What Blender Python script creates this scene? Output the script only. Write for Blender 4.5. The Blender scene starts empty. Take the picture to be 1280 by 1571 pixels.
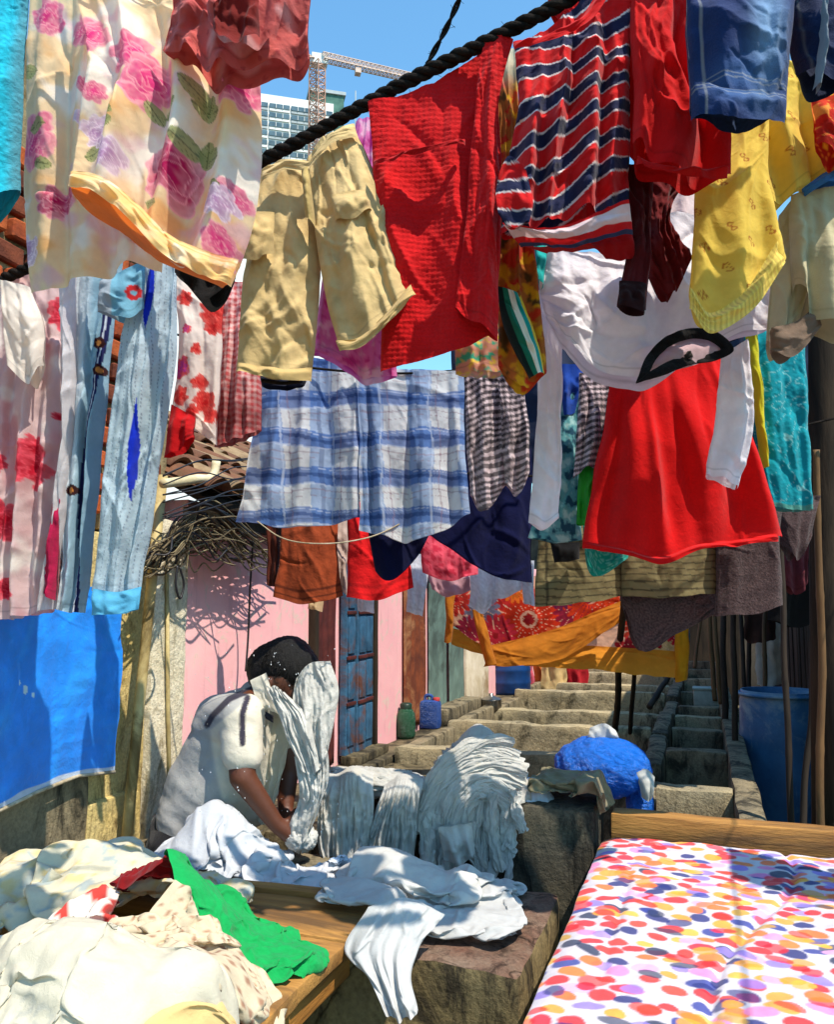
import bpy, bmesh, math, random
import numpy as np
from mathutils import Vector, Matrix, noise as mnoise

# ------------------------------------------------------------------ camera, sky, sun, exposure
scene = bpy.context.scene
F, CX, CY, VX, VY = 1300.0, 640.0, 785.5, 1080.0, 925.0      # photo pixels: focal length, centre, vanishing point of the alley
PITCH = math.atan((VY - CY) / F)
YAW = math.atan((VX - CX) / (F * math.cos(PITCH) + (VY - CY) * math.sin(PITCH)))
CAM = np.array([0.0, 0.0, 1.65])
cam_data = bpy.data.cameras.new("camera")
cam = bpy.data.objects.new("camera", cam_data)
scene.collection.objects.link(cam)
cam.location = CAM
cam.rotation_euler = (math.pi / 2 + PITCH, 0, YAW)
cam_data.sensor_fit = 'HORIZONTAL'
cam_data.sensor_width = 36.0
cam_data.lens = 36.0 * F / 1280.0
cam_data.clip_start = 0.05
cam_data.clip_end = 5000
scene.camera = cam

SUN_TO = Vector((0.52, -0.30, 1.0)).normalized()             # towards the sun
world = bpy.data.worlds.new("World")
scene.world = world
world.use_nodes = True
wn = world.node_tree
sky = wn.nodes.new("ShaderNodeTexSky")
sky.sky_type = 'NISHITA'
sky.sun_disc = False
sky.sun_elevation = math.asin(SUN_TO.z)
sky.sun_rotation = math.atan2(SUN_TO.x, SUN_TO.y)
sky.air_density = 1.5
sky.dust_density = 0.2
sky.ozone_density = 4.0
skm = wn.nodes.new("ShaderNodeMix"); skm.data_type = 'RGBA'; skm.blend_type = 'MULTIPLY'   # the clear azure of the day, over the whole sky
skm.inputs[0].default_value = 1.0; skm.inputs[7].default_value = (0.80, 1.20, 1.28, 1)
wn.links.new(sky.outputs[0], skm.inputs[6]); wn.links.new(skm.outputs[2], wn.nodes["Background"].inputs[0])
wn.nodes["Background"].inputs[1].default_value = 0.128
sl = bpy.data.lights.new("sun", 'SUN')
sl.energy = 4.8
sl.angle = math.radians(0.5)
sl.color = (1.0, 0.91, 0.77)
sun = bpy.data.objects.new("sun", sl)
scene.collection.objects.link(sun)
sun.rotation_euler = SUN_TO.to_track_quat('Z', 'Y').to_euler()
scene.view_settings.view_transform = 'Standard'
scene.view_settings.look = 'None'
scene.view_settings.gamma = 1.0
scene.view_settings.exposure = 0.6
scene.cycles.max_bounces = 6
scene.cycles.diffuse_bounces = 4
scene.cycles.transmission_bounces = 4

# ------------------------------------------------------------------ geometry of the view (pixel + real depth -> place)
FH = np.array([-math.sin(YAW), math.cos(YAW), 0.0])
RT = np.array([math.cos(YAW), math.sin(YAW), 0.0])
FW = FH * math.cos(PITCH) + np.array([0, 0, math.sin(PITCH)])
UP = np.array([0, 0, math.cos(PITCH)]) - FH * math.sin(PITCH)

def at(x, y, d):
    x = np.asarray(x, float); y = np.asarray(y, float); d = np.asarray(d, float)
    r = FW + ((x - CX) / F)[..., None] * RT + ((CY - y) / F)[..., None] * UP
    return CAM + r * d[..., None]

def ray(x, y):
    return FW + RT * ((x - CX) / F) + UP * ((CY - y) / F)
def onz(x, y, z):
    r = ray(x, y); return CAM + r * ((z - CAM[2]) / r[2])
def onx(x, y, X):
    r = ray(x, y); return CAM + r * ((X - CAM[0]) / r[0])
def ony(x, y, Y):
    r = ray(x, y); return CAM + r * ((Y - CAM[1]) / r[1])

# ------------------------------------------------------------------ small helpers
COL = scene.collection
def lin(c):
    c = np.asarray(c, float) / 255.0
    return np.where(c <= 0.04045, c / 12.92, ((c + 0.055) / 1.055) ** 2.4)

def tag(o, label=None, cat=None, group=None, kind=None):
    if label: o["label"] = label
    if cat: o["category"] = cat
    if group: o["group"] = group
    if kind: o["kind"] = kind
    return o

def thing(name, loc, label, cat, group=None):
    o = bpy.data.objects.new(name, None)
    o.empty_display_size = 0.1
    o.location = Vector(loc)
    COL.objects.link(o)
    return tag(o, label, cat, group)

def base_of(parent):
    b = np.zeros(3)
    while parent is not None:
        b += np.array(parent.location); parent = parent.parent
    return b

def link_mesh(name, me, mat=None, parent=None, origin=None, smooth=True):
    """me holds world coordinates; they are moved to the parent's (or origin's) frame."""
    o = bpy.data.objects.new(name, me)
    COL.objects.link(o)
    if parent is not None:
        o.parent = parent
        off = base_of(parent)
    else:
        off = np.zeros(3)
        if origin is not None:
            off = np.array(origin, float); o.location = Vector(off)
    n = len(me.vertices)
    a = np.empty(n * 3); me.vertices.foreach_get("co", a)
    a = (a.reshape(-1, 3) - off).ravel()
    me.vertices.foreach_set("co", a)
    if mat: me.materials.append(mat)
    if smooth: me.polygons.foreach_set("use_smooth", np.ones(len(me.polygons), bool))
    me.update()
    return o

def np_mesh(name, P, Q, col=None, uv=None):
    me = bpy.data.meshes.new(name)
    nv, nf = len(P), len(Q)
    k = Q.shape[1]
    me.vertices.add(nv); me.loops.add(nf * k); me.polygons.add(nf)
    me.vertices.foreach_set("co", np.asarray(P, np.float32).ravel())
    me.loops.foreach_set("vertex_index", np.asarray(Q, np.int32).ravel())
    me.polygons.foreach_set("loop_start", np.arange(0, nf * k, k, dtype=np.int32))
    me.polygons.foreach_set("loop_total", np.full(nf, k, np.int32))
    if col is not None:
        at_ = me.color_attributes.new("Col", 'FLOAT_COLOR', 'POINT')
        c4 = np.ones((nv, 4), np.float32); c4[:, :3] = np.clip(col, 0, 1)
        at_.data.foreach_set("color", c4.ravel())
    if uv is not None:
        l = me.uv_layers.new(name="UVMap")
        l.data.foreach_set("uv", np.asarray(uv, np.float32)[np.asarray(Q).ravel()].ravel())
    me.update(); me.validate()
    return me

def grid_quads(n, m, off=0, flip=False):
    i = np.arange(n * m).reshape(n, m)
    q = np.stack([i[:-1, :-1], i[1:, :-1], i[1:, 1:], i[:-1, 1:]], -1).reshape(-1, 4) + off
    return q[:, ::-1] if flip else q

# numpy gradient noise
_rs = np.random.RandomState(7)
_perm = np.concatenate([_rs.permutation(512)] * 3)
_ang = _rs.rand(512) * 2 * np.pi
def noise2(x, y, seed=0):
    x = np.asarray(x, float) + seed * 17.31; y = np.asarray(y, float) + seed * 9.77
    xi = np.floor(x).astype(int); yi = np.floor(y).astype(int)
    xf = x - xi; yf = y - yi
    def g(ix, iy, dx, dy):
        a = _ang[_perm[_perm[ix & 511] + (iy & 511)]]
        return np.cos(a) * dx + np.sin(a) * dy
    u = xf * xf * xf * (xf * (xf * 6 - 15) + 10); v = yf * yf * yf * (yf * (yf * 6 - 15) + 10)
    a = g(xi, yi, xf, yf) * (1 - u) + g(xi + 1, yi, xf - 1, yf) * u
    b = g(xi, yi + 1, xf, yf - 1) * (1 - u) + g(xi + 1, yi + 1, xf - 1, yf - 1) * u
    return (a * (1 - v) + b * v) * 1.5
def fbm(x, y, o=4, seed=0):
    s = 0; a = 0.5
    for k in range(o):
        s = s + a * noise2(x * 2 ** k, y * 2 ** k, seed + k * 3); a *= 0.5
    return s
def ridged(x, y, o=3, seed=0):
    s = 0; a = 0.6
    for k in range(o):
        s = s + a * (1 - np.abs(noise2(x * 2 ** k, y * 2 ** k, seed + k * 5)) * 1.8); a *= 0.45
    return s
def sstep(a, b, x):
    t = np.clip((x - a) / (b - a + 1e-12), 0, 1); return t * t * (3 - 2 * t)

# ------------------------------------------------------------------ node materials
def new_mat(name):
    m = bpy.data.materials.new(name); m.use_nodes = True
    nt = m.node_tree
    for n in list(nt.nodes):
        if n.type != 'OUTPUT_MATERIAL': nt.nodes.remove(n)
    return m, nt, nt.nodes["Material Output"]
def nd(nt, t, **kw):
    n = nt.nodes.new(t)
    for k, v in kw.items():
        if k in n.inputs: n.inputs[k].default_value = v
        else: setattr(n, k, v)
    return n
def ramp(nt, fac, stops):
    r = nt.nodes.new("ShaderNodeValToRGB")
    e = r.color_ramp.elements
    while len(e) < len(stops): e.new(0.5)
    for el, (p, c) in zip(e, stops):
        el.position = p; el.color = (*c, 1) if len(c) == 3 else c
    nt.links.new(fac, r.inputs[0]); return r.outputs[0]
def mixc(nt, fac, a, b, mode='MIX'):
    n = nt.nodes.new("ShaderNodeMix"); n.data_type = 'RGBA'; n.blend_type = mode
    for i, s in ((0, fac), (6, a), (7, b)):
        if hasattr(s, 'is_output'): nt.links.new(s, n.inputs[i])
        else: n.inputs[i].default_value = s if i == 0 else (*s, 1)
    return n.outputs[2]
def noise_node(nt, vec, scale, detail=5, rough=0.6, dist=0.0):
    n = nd(nt, "ShaderNodeTexNoise"); n.inputs["Scale"].default_value = scale
    n.inputs["Detail"].default_value = detail; n.inputs["Roughness"].default_value = rough
    n.inputs["Distortion"].default_value = dist
    if vec is not None: nt.links.new(vec, n.inputs["Vector"])
    return n.outputs["Fac"]
def stretch(nt, vec, s):
    m = nd(nt, "ShaderNodeMapping"); m.inputs["Scale"].default_value = s
    nt.links.new(vec, m.inputs["Vector"]); return m.outputs[0]
def bump(nt, h, strength, dist, prev=None):
    b = nd(nt, "ShaderNodeBump"); b.inputs["Strength"].default_value = strength; b.inputs["Distance"].default_value = dist
    nt.links.new(h, b.inputs["Height"])
    if prev is not None: nt.links.new(prev, b.inputs["Normal"])
    return b.outputs[0]

_mats = {}
def cloth_mat(trans=0.25, rough=0.9, bmp=0.35, bscale=70, spec=0.15, sheen=0.1, key="cloth", weave=0.0, wr=0.55):
    k = (key, trans, rough, bmp, bscale, spec, weave, wr)
    if k in _mats: return _mats[k]
    m, nt, out = new_mat(key)
    a = nd(nt, "ShaderNodeAttribute", attribute_name="Col")
    tc = nd(nt, "ShaderNodeTexCoord")
    n1 = noise_node(nt, tc.outputs["Object"], 14, 6, 0.65)
    c = mixc(nt, 1.0, a.outputs["Color"], ramp(nt, n1, [(0.3, (0.86, 0.86, 0.87)), (0.7, (1.06, 1.05, 1.03))]), 'MULTIPLY')
    n2 = noise_node(nt, tc.outputs["Object"], bscale, 5, 0.62, 0.8)
    nb = bump(nt, n2, bmp, 0.006)
    if wr:
        r1 = nd(nt, "ShaderNodeTexNoise"); r1.noise_type = 'RIDGED_MULTIFRACTAL'
        for kk, vv in (("Scale", 7.0), ("Detail", 3.5), ("Roughness", 0.55), ("Distortion", 0.9), ("Lacunarity", 2.2)): r1.inputs[kk].default_value = vv
        nt.links.new(tc.outputs["Object"], r1.inputs["Vector"])
        nb = bump(nt, r1.outputs["Fac"], wr, 0.012, nb)
    fine = noise_node(nt, tc.outputs["Object"], 700, 2, 0.5)
    nb = bump(nt, fine, 0.15, 0.001, nb)
    if weave:
        w = nd(nt, "ShaderNodeTexWave"); w.inputs["Scale"].default_value = weave
        nt.links.new(tc.outputs["UV"], w.inputs["Vector"]); nb = bump(nt, w.outputs["Fac"], 0.5, 0.0015, nb)
    p = nd(nt, "ShaderNodeBsdfPrincipled"); p.inputs["Roughness"].default_value = rough
    p.inputs["Specular IOR Level"].default_value = spec
    p.inputs["Sheen Weight"].default_value = sheen
    nt.links.new(c, p.inputs["Base Color"]); nt.links.new(nb, p.inputs["Normal"])
    t = nd(nt, "ShaderNodeBsdfTranslucent"); nt.links.new(c, t.inputs["Color"]); nt.links.new(nb, t.inputs["Normal"])
    mx = nd(nt, "ShaderNodeMixShader"); mx.inputs[0].default_value = trans
    nt.links.new(p.outputs[0], mx.inputs[1]); nt.links.new(t.outputs[0], mx.inputs[2])
    nt.links.new(mx.outputs[0], out.inputs[0])
    _mats[k] = m; return m

def solid_mat(name, c1, c2=None, scale=8, rough=0.8, spec=0.3, bmp=0.3, bscale=40, metal=0.0, str_=None, dirt=None, dist=0.01):
    if name in _mats: return _mats[name]
    m, nt, out = new_mat(name)
    tc = nd(nt, "ShaderNodeTexCoord"); v = tc.outputs["Object"]
    if str_: v = stretch(nt, v, str_)
    c1 = lin(c1); c2 = lin(c2) if c2 is not None else c1 * 0.7
    f = noise_node(nt, v, scale, 6, 0.65, 0.4)
    c = mixc(nt, ramp(nt, f, [(0.35, (0, 0, 0)), (0.65, (1, 1, 1))]), c1, c2)
    if dirt is not None:
        g = noise_node(nt, v, scale * 0.45, 8, 0.7, 0.8)
        c = mixc(nt, ramp(nt, g, [(0.5, (0, 0, 0)), (0.62, (1, 1, 1))]), c, lin(dirt))
    p = nd(nt, "ShaderNodeBsdfPrincipled"); p.inputs["Roughness"].default_value = rough
    p.inputs["Specular IOR Level"].default_value = spec; p.inputs["Metallic"].default_value = metal
    nt.links.new(c, p.inputs["Base Color"])
    h = noise_node(nt, v, bscale, 7, 0.65)
    nt.links.new(bump(nt, h, bmp, dist), p.inputs["Normal"])
    nt.links.new(p.outputs[0], out.inputs[0])
    _mats[name] = m; return m

# ------------------------------------------------------------------ cloth panels
def resamp(pts, n, smooth=True):
    p = np.asarray(pts, float)
    L = np.concatenate([[0], np.cumsum(np.linalg.norm(np.diff(p, axis=0), axis=1))]); L = L / L[-1]
    t = np.linspace(0, 1, n)
    if len(p) < 3 or not smooth:
        return np.stack([np.interp(t, L, p[:, i]) for i in range(p.shape[1])], -1)
    m = np.gradient(p, L, axis=0)
    k = np.clip(np.searchsorted(L, t, 'right') - 1, 0, len(p) - 2)
    h = (L[k + 1] - L[k])[:, None]; s = ((t - L[k])[:, None]) / h
    return ((2 * s**3 - 3 * s**2 + 1) * p[k] + (s**3 - 2 * s**2 + s) * h * m[k]
            + (-2 * s**3 + 3 * s**2) * p[k + 1] + (s**3 - s**2) * h * m[k + 1])

class Ctx: pass

def crease_field(U, V, su, sv, n, amp, rng, wmin=0.008, wmax=0.03, vert=0.7):
    md = max(su, sv); out = np.zeros_like(U)
    for i in range(n):
        cu, cv = rng.rand() * su, rng.rand() * sv
        an = rng.normal(math.pi / 2, 0.55) if rng.rand() < vert else rng.uniform(0, math.pi)
        ln = md * rng.uniform(0.08, 0.30); wd = rng.uniform(wmin, wmax); ca, sa = math.cos(an), math.sin(an)
        s_ = (U - cu) * ca + (V - cv) * sa; t_ = -(U - cu) * sa + (V - cv) * ca + 0.25 * s_ * s_ / ln * rng.choice([-1, 1])
        tp = np.clip(1 - (s_ / ln) ** 2, 0, 1)
        out += rng.uniform(0.3, 1.0) * amp * (1 if rng.rand() < .7 else -1) * tp * np.clip(1 - np.abs(t_) / (wd * (0.4 + 0.6 * tp)), 0, 1) ** 1.3
    return out

def coons(top, bottom, left, right, nu, nv, smooth=True):
    T = resamp(top, nu, smooth); B = resamp(bottom, nu, smooth)
    Lf = resamp(left if left is not None else [top[0], bottom[0]], nv, smooth)
    Rg = resamp(right if right is not None else [top[-1], bottom[-1]], nv, smooth)
    u = np.linspace(0, 1, nu)[:, None, None]; v = np.linspace(0, 1, nv)[None, :, None]
    S = ((1 - v) * T[:, None] + v * B[:, None] + (1 - u) * Lf[None] + u * Rg[None]
         - ((1 - u) * (1 - v) * T[0] + u * (1 - v) * T[-1] + (1 - u) * v * B[0] + u * v * B[-1]))
    return S[..., 0], S[..., 1]

def plain(c, var=0.06):
    c = lin(c)
    def f(k):
        n = 1 + var * fbm(k.U * 9, k.V * 9, 3, k.seed)
        return c * n[..., None]
    return f

def cloth(name, top, bottom, left=None, right=None, d=2.0, col=None, folds=5, famp=0.018, crumple=0.005, cscale=9.0,
          gap=0.03, back=True, seed=1, step=2.6, mat=None, parent=None, origin=None, vprof=0.25, cdir=1.0,
          bulge=0.0, smooth=True, relief=None, sway=0.0, backlift=0.0, creases=12, camp=0.008, edge=1.0, seam=True):
    top = [tuple(p) for p in top]; bottom = [tuple(p) for p in bottom]
    allp = np.array(list(top) + list(bottom) + list(left or []) + list(right or []), float)
    w = np.ptp(allp[:, 0]); h = np.ptp(allp[:, 1])
    nu = int(np.clip(w / step, 10, 260)); nv = int(np.clip(h / step, 10, 300))
    X, Y = coons(top, bottom, left, right, nu, nv, smooth)
    u = np.linspace(0, 1, nu)[:, None] + 0 * X; v = np.linspace(0, 1, nv)[None, :] + 0 * X
    if np.isscalar(d): D = np.full_like(X, d)
    else: D = (1 - u) * (1 - v) * d[0] + u * (1 - v) * d[1] + u * v * d[2] + (1 - u) * v * d[3]
    dm = float(D.mean())
    rng = np.random.RandomState(seed)
    Um = u * w / F * dm; Vm = v * h / F * dm
    prof = vprof + (1 - vprof) * sstep(0, 0.7, v)
    disp = np.zeros_like(X)
    for i in range(folds):                                   # drape folds: ridges that drift and widen downwards
        c = (i + rng.uniform(0.15, 0.85)) / folds + rng.uniform(-.25, .25) * (v - 0.2) * rng.rand() + 0.02 * noise2(v * 3, v * 0 + i, seed)
        s = rng.uniform(0.18, 0.42) / folds * (0.55 + 0.6 * v)
        a = famp * rng.uniform(0.45, 1.0) * (1 if rng.rand() < 0.6 else -1)
        disp += a * prof * np.exp(-((u - c) / s) ** 2)
    disp += famp * 0.5 * prof * np.sin(2 * np.pi * (folds * 0.55 * u + 0.35 * noise2(v * 1.6, u * 0.8, seed + 3)) + rng.rand() * 6)
    wx = 0.35 * noise2(Um * cscale * 0.5, Vm * cscale * 0.5, seed + 11)
    disp += crumple * (ridged(Um * cscale * cdir + wx, Vm * cscale * 0.8 + wx, 3, seed + 20) - 0.75) * 1.3
    disp += crumple * 1.6 * fbm(Um * cscale * 0.45, Vm * cscale * 0.35, 2, seed + 31)
    md = max(w, h) / F * dm
    for i in range(creases):                                 # sharp creases: tent-shaped ridges along short lines
        cu, cv = rng.rand() * w / F * dm, rng.rand() * h / F * dm
        an = rng.normal(math.pi / 2, 0.55) if rng.rand() < 0.7 else rng.uniform(0, math.pi)
        ln = md * rng.uniform(0.10, 0.34); wd = rng.uniform(0.008, 0.030)
        ca, sa = math.cos(an), math.sin(an)
        s_ = (Um - cu) * ca + (Vm - cv) * sa; t_ = -(Um - cu) * sa + (Vm - cv) * ca + 0.25 * s_ * s_ / ln * rng.choice([-1, 1])
        tp = np.clip(1 - (s_ / ln) ** 2, 0, 1)
        disp += rng.uniform(0.3, 1.0) * camp * (1 if rng.rand() < .7 else -1) * tp * np.clip(1 - np.abs(t_) / (wd * (0.4 + 0.6 * tp)), 0, 1) ** 1.3
    X = X + 3.0 * edge * noise2(Um * 5, Vm * 7, seed + 40); Y = Y + edge * v ** 3 * (2.2 * noise2(Um * 14, Vm * 2, seed + 41) - 90 * disp)
    if bulge: disp += bulge * np.sin(np.pi * u) * np.sin(np.pi * np.clip(v, 0, 1))
    k = Ctx(); k.u, k.v, k.X, k.Y, k.U, k.V, k.seed, k.disp = u, v, X, Y, Um, Vm, seed, disp
    if relief is not None: disp = disp + relief(k)
    ell = np.sqrt(np.clip(1 - (2 * u - 1) ** 2, 0, 1)) * (0.25 + 0.75 * sstep(0.0, 0.5, v)) * gap
    sw = sway * noise2(v * 2.2, v * 0 + 4.4, seed + 9) * v
    def place(Xa, Ya, Da, off, swa):
        P = at(Xa + swa, Ya, Da)
        return P - FH * off[..., None]
    front = place(X, Y, D, disp + ell, sw)
    C = col(k) if callable(col) else plain(col)(k)
    C = np.broadcast_to(C, X.shape + (3,))
    if seam and back and nv > 30:
        C = C * (1 - 0.28 * np.exp(-((Vm - Vm.max() + 0.022) / 0.0022) ** 2))[..., None]
    P = [front.reshape(-1, 3)]; Q = [grid_quads(nu, nv)]; CC = [C.reshape(-1, 3)]
    UV = [np.stack([Um, Vm], -1).reshape(-1, 2)]
    if back:
        st = 2
        iu = np.unique(np.r_[np.arange(0, nu, st), nu - 1]); iv = np.unique(np.r_[np.arange(0, nv, st), nv - 1])
        ix = np.ix_(iu, iv)
        b = place(X[ix], Y[ix] - backlift * v[ix], D[ix], 0.6 * disp[ix] - ell[ix] - 0.004 - 0.4 * famp * np.sin(9 * u[ix] + seed) * prof[ix], sw[ix])
        Q.append(grid_quads(len(iu), len(iv), len(P[0]), True)); P.append(b.reshape(-1, 3)); CC.append(C[ix].reshape(-1, 3) * 0.92)
        UV.append(np.stack([Um[ix], Vm[ix]], -1).reshape(-1, 2))
    me = np_mesh(name, np.concatenate(P), np.concatenate(Q), np.concatenate(CC), np.concatenate(UV))
    if parent is None and origin is None: origin = front[nu // 2, 0]
    return link_mesh(name, me, mat or cloth_mat(), parent, origin)

# ------------------------------------------------------------------ print painters (dye colours of the fabric, in cloth coordinates)
def over(C, a, c):
    return C * (1 - a[..., None]) + np.asarray(c) * a[..., None]
def rose(C, X, Y, cx, cy, r, c1, c2, seed=0, soft=0.25, sq=1.0):
    """a bloom of overlapping watercolour petals"""
    rg = np.random.RandomState(int(seed * 13 + cx) % 9973); c1 = np.asarray(c1); c2 = np.asarray(c2)
    wx = X + r * 0.22 * noise2(X / r * 1.7, Y / r * 1.7, seed); wy = Y + r * 0.22 * noise2(X / r * 1.7 + 5, Y / r * 1.7, seed)
    for ring, (n, off, pr) in enumerate(((6, .62, .50), (5, .36, .42), (3, .14, .30))):
        for j in range(n):
            an = 2 * np.pi * (j + rg.rand() * .6) / n + ring; px, py = cx + off * r * math.cos(an), cy + off * r * sq * math.sin(an)
            R = pr * r * rg.uniform(.8, 1.2); dx, dy = wx - px, (wy - py) / sq
            u_ = (dx * math.cos(an) + dy * math.sin(an)) / R; v_ = (-dx * math.sin(an) + dy * math.cos(an)) / (R * rg.uniform(.75, 1.1))
            q = np.sqrt(u_ ** 2 + v_ ** 2)
            a = (1 - sstep(.92, 1.02, q)) * rg.uniform(.86, 1.0)
            m = np.clip(.15 + .7 * sstep(-.7, .9, u_) * rg.uniform(.5, 1.1) + .25 * noise2(X / r * 5, Y / r * 5, seed + j) - .12 * ring, 0, 1)
            m = np.where(q > .84, np.clip(m + .6, 0, 1), np.clip((m - .1) * 1.2, 0, 1))
            pc = (c1 * (1 - m[..., None]) + c2 * m[..., None]) * np.where(q > .80, 1.12, 1.0)[..., None]
            C = C * (1 - a[..., None]) + pc * a[..., None]
    return C
def leaf(C, X, Y, cx, cy, L, ang, c1, c2, wd=0.34):
    ca, sa = math.cos(ang), math.sin(ang)
    s = ((X - cx) * ca + (Y - cy) * sa) / L; t = (-(X - cx) * sa + (Y - cy) * ca) / L
    wv = wd * np.clip(1 - (2 * s - 1) ** 2, 0, 1) ** 0.8 * (s > 0) * (s < 1)
    a = (np.abs(t) < wv).astype(float) * 0.9
    vein = (np.abs(t) < 0.025) | (np.abs(np.sin((s - np.abs(t) * 0.8) * 22)) < 0.14)
    c = np.where(vein[..., None], np.asarray(c2), np.asarray(c1) * (1 + 0.5 * t[..., None]))
    return C * (1 - a[..., None]) + c * a[..., None]
def daisy(C, X, Y, cx, cy, r, n, c1, c0, gapc=None, layers=1):
    dx, dy = X - cx, Y - cy; rr = np.hypot(dx, dy) / r; th = np.arctan2(dy, dx)
    for l in range(layers):
        R = 1 - l * 0.27; ph = l * math.pi / n
        pet = np.abs(np.sin(n * th / 2 + ph)) ** 0.5
        a = ((rr < R * (0.55 + 0.45 * pet)) & (rr > R * 0.55 if l < layers - 1 else rr > 0.12)).astype(float)
        a = a * (pet > 0.3)
        cc = np.asarray(c1) * (1 - 0.25 * (l % 2))
        C = over(C, a, cc)
    return over(C, (rr < 0.14).astype(float), c0)

# ------------------------------------------------------------------ solids
def rough_box(name, x0, x1, y0, y1, z0, z1, mat, parent=None, step=0.08, amp=0.008, bev=0.012, seed=0, origin=None, rot=0.0, smooth=True, top_mat=None):
    bm = bmesh.new()
    bmesh.ops.create_cube(bm, size=1.0)
    for v in bm.verts:
        v.co = Vector((x0 if v.co.x < 0 else x1, y0 if v.co.y < 0 else y1, z0 if v.co.z < 0 else z1))
    if bev: bmesh.ops.bevel(bm, geom=bm.edges[:], offset=bev, segments=2, profile=0.6, affect='EDGES')
    if step:
        for ax, (a, b) in enumerate(((x0, x1), (y0, y1), (z0, z1))):
            n = int(min((b - a) / step, 40))
            for i in range(1, n):
                no = Vector((0, 0, 0)); no[ax] = 1; co = Vector((0, 0, 0)); co[ax] = a + (b - a) * i / n
                bmesh.ops.bisect_plane(bm, geom=bm.verts[:] + bm.edges[:] + bm.faces[:], plane_co=co, plane_no=no)
    for v in bm.verts:
        q = v.co * 3.1 + Vector((seed * 3.7, seed * 1.3, seed))
        v.co += mnoise.noise_vector(q) * amp + mnoise.noise_vector(q * 4.3) * amp * 0.5
    c = Vector(((x0 + x1) / 2, (y0 + y1) / 2, z0))
    if rot:
        bmesh.ops.rotate(bm, verts=bm.verts, cent=c, matrix=Matrix.Rotation(rot, 3, 'Z'))
    if top_mat is not None:
        bm.normal_update()
        for f in bm.faces: f.material_index = 1 if f.normal.z > 0.55 else 0
    me = bpy.data.meshes.new(name); bm.to_mesh(me); bm.free()
    if top_mat is not None: me.materials.append(mat); me.materials.append(top_mat); mat = None
    o = link_mesh(name, me, mat, parent, origin if origin is not None else (c if parent is None else None), smooth)
    if smooth: me.set_sharp_from_angle(angle=math.radians(34))
    return o

def tube_np(pts, rad, n=8, cap=True):
    p = np.asarray(pts, float); m = len(p)
    rad = np.broadcast_to(np.asarray(rad, float), (m,))
    t = np.gradient(p, axis=0); t /= np.linalg.norm(t, axis=1)[:, None] + 1e-9
    a = np.cross(t[0], [0.31, 0.17, 0.93]); a /= np.linalg.norm(a)
    A = np.empty_like(p)
    for i in range(m):
        a = a - t[i] * (a @ t[i]); a /= np.linalg.norm(a) + 1e-9; A[i] = a
    B = np.cross(t, A)
    th = np.linspace(0, 2 * np.pi, n, endpoint=False)
    V = p[:, None] + rad[:, None, None] * (np.cos(th)[None, :, None] * A[:, None] + np.sin(th)[None, :, None] * B[:, None])
    i = np.arange(m * n).reshape(m, n); j = np.roll(i, -1, axis=1)
    Q = np.stack([i[:-1], j[:-1], j[1:], i[1:]], -1).reshape(-1, 4)
    V = V.reshape(-1, 3)
    if cap:
        for row, pt in ((0, p[0]), (m - 1, p[-1])):
            V = np.concatenate([V, [pt]]); ci = len(V) - 1
            r = i[row]; rj = np.roll(r, -1)
            q = np.stack([r, rj, np.full(n, ci), np.full(n, ci)], -1)
            if row == 0: q = q[:, [1, 0, 2, 3]]
            Q = np.concatenate([Q, q])
    return V, Q
def faces_of(Q):
    return [tuple(dict.fromkeys(q)) for q in Q.tolist()]
def tube(name, pts, rad, mat, parent=None, n=8, origin=None):
    V, Q = tube_np(pts, rad, n)
    me = bpy.data.meshes.new(name); me.from_pydata(V.tolist(), [], faces_of(Q))
    return link_mesh(name, me, mat, parent, origin if origin is not None else (None if parent else np.asarray(pts)[0]))
def lathe(name, prof, center, mat, parent=None, n=40, warp=0.0, seed=0):
    c = np.asarray(center, float); prof = np.asarray(prof, float); m = len(prof)
    th = np.linspace(0, 2 * np.pi, n, endpoint=False)
    V = np.stack([prof[:, 0][:, None] * np.cos(th), prof[:, 0][:, None] * np.sin(th), prof[:, 1][:, None] + 0 * th], -1)
    if warp: V[..., :2] *= (1 + warp * noise2(np.cos(th) * 1.5 + V[..., 2] * 3, np.sin(th) * 1.5, seed))[..., None]
    i = np.arange(m * n).reshape(m, n); j = np.roll(i, -1, axis=1)
    Q = np.stack([i[:-1], j[:-1], j[1:], i[1:]], -1).reshape(-1, 4)
    me = np_mesh(name, V.reshape(-1, 3) + c, Q)
    return link_mesh(name, me, mat, parent, None if parent else c)

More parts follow.
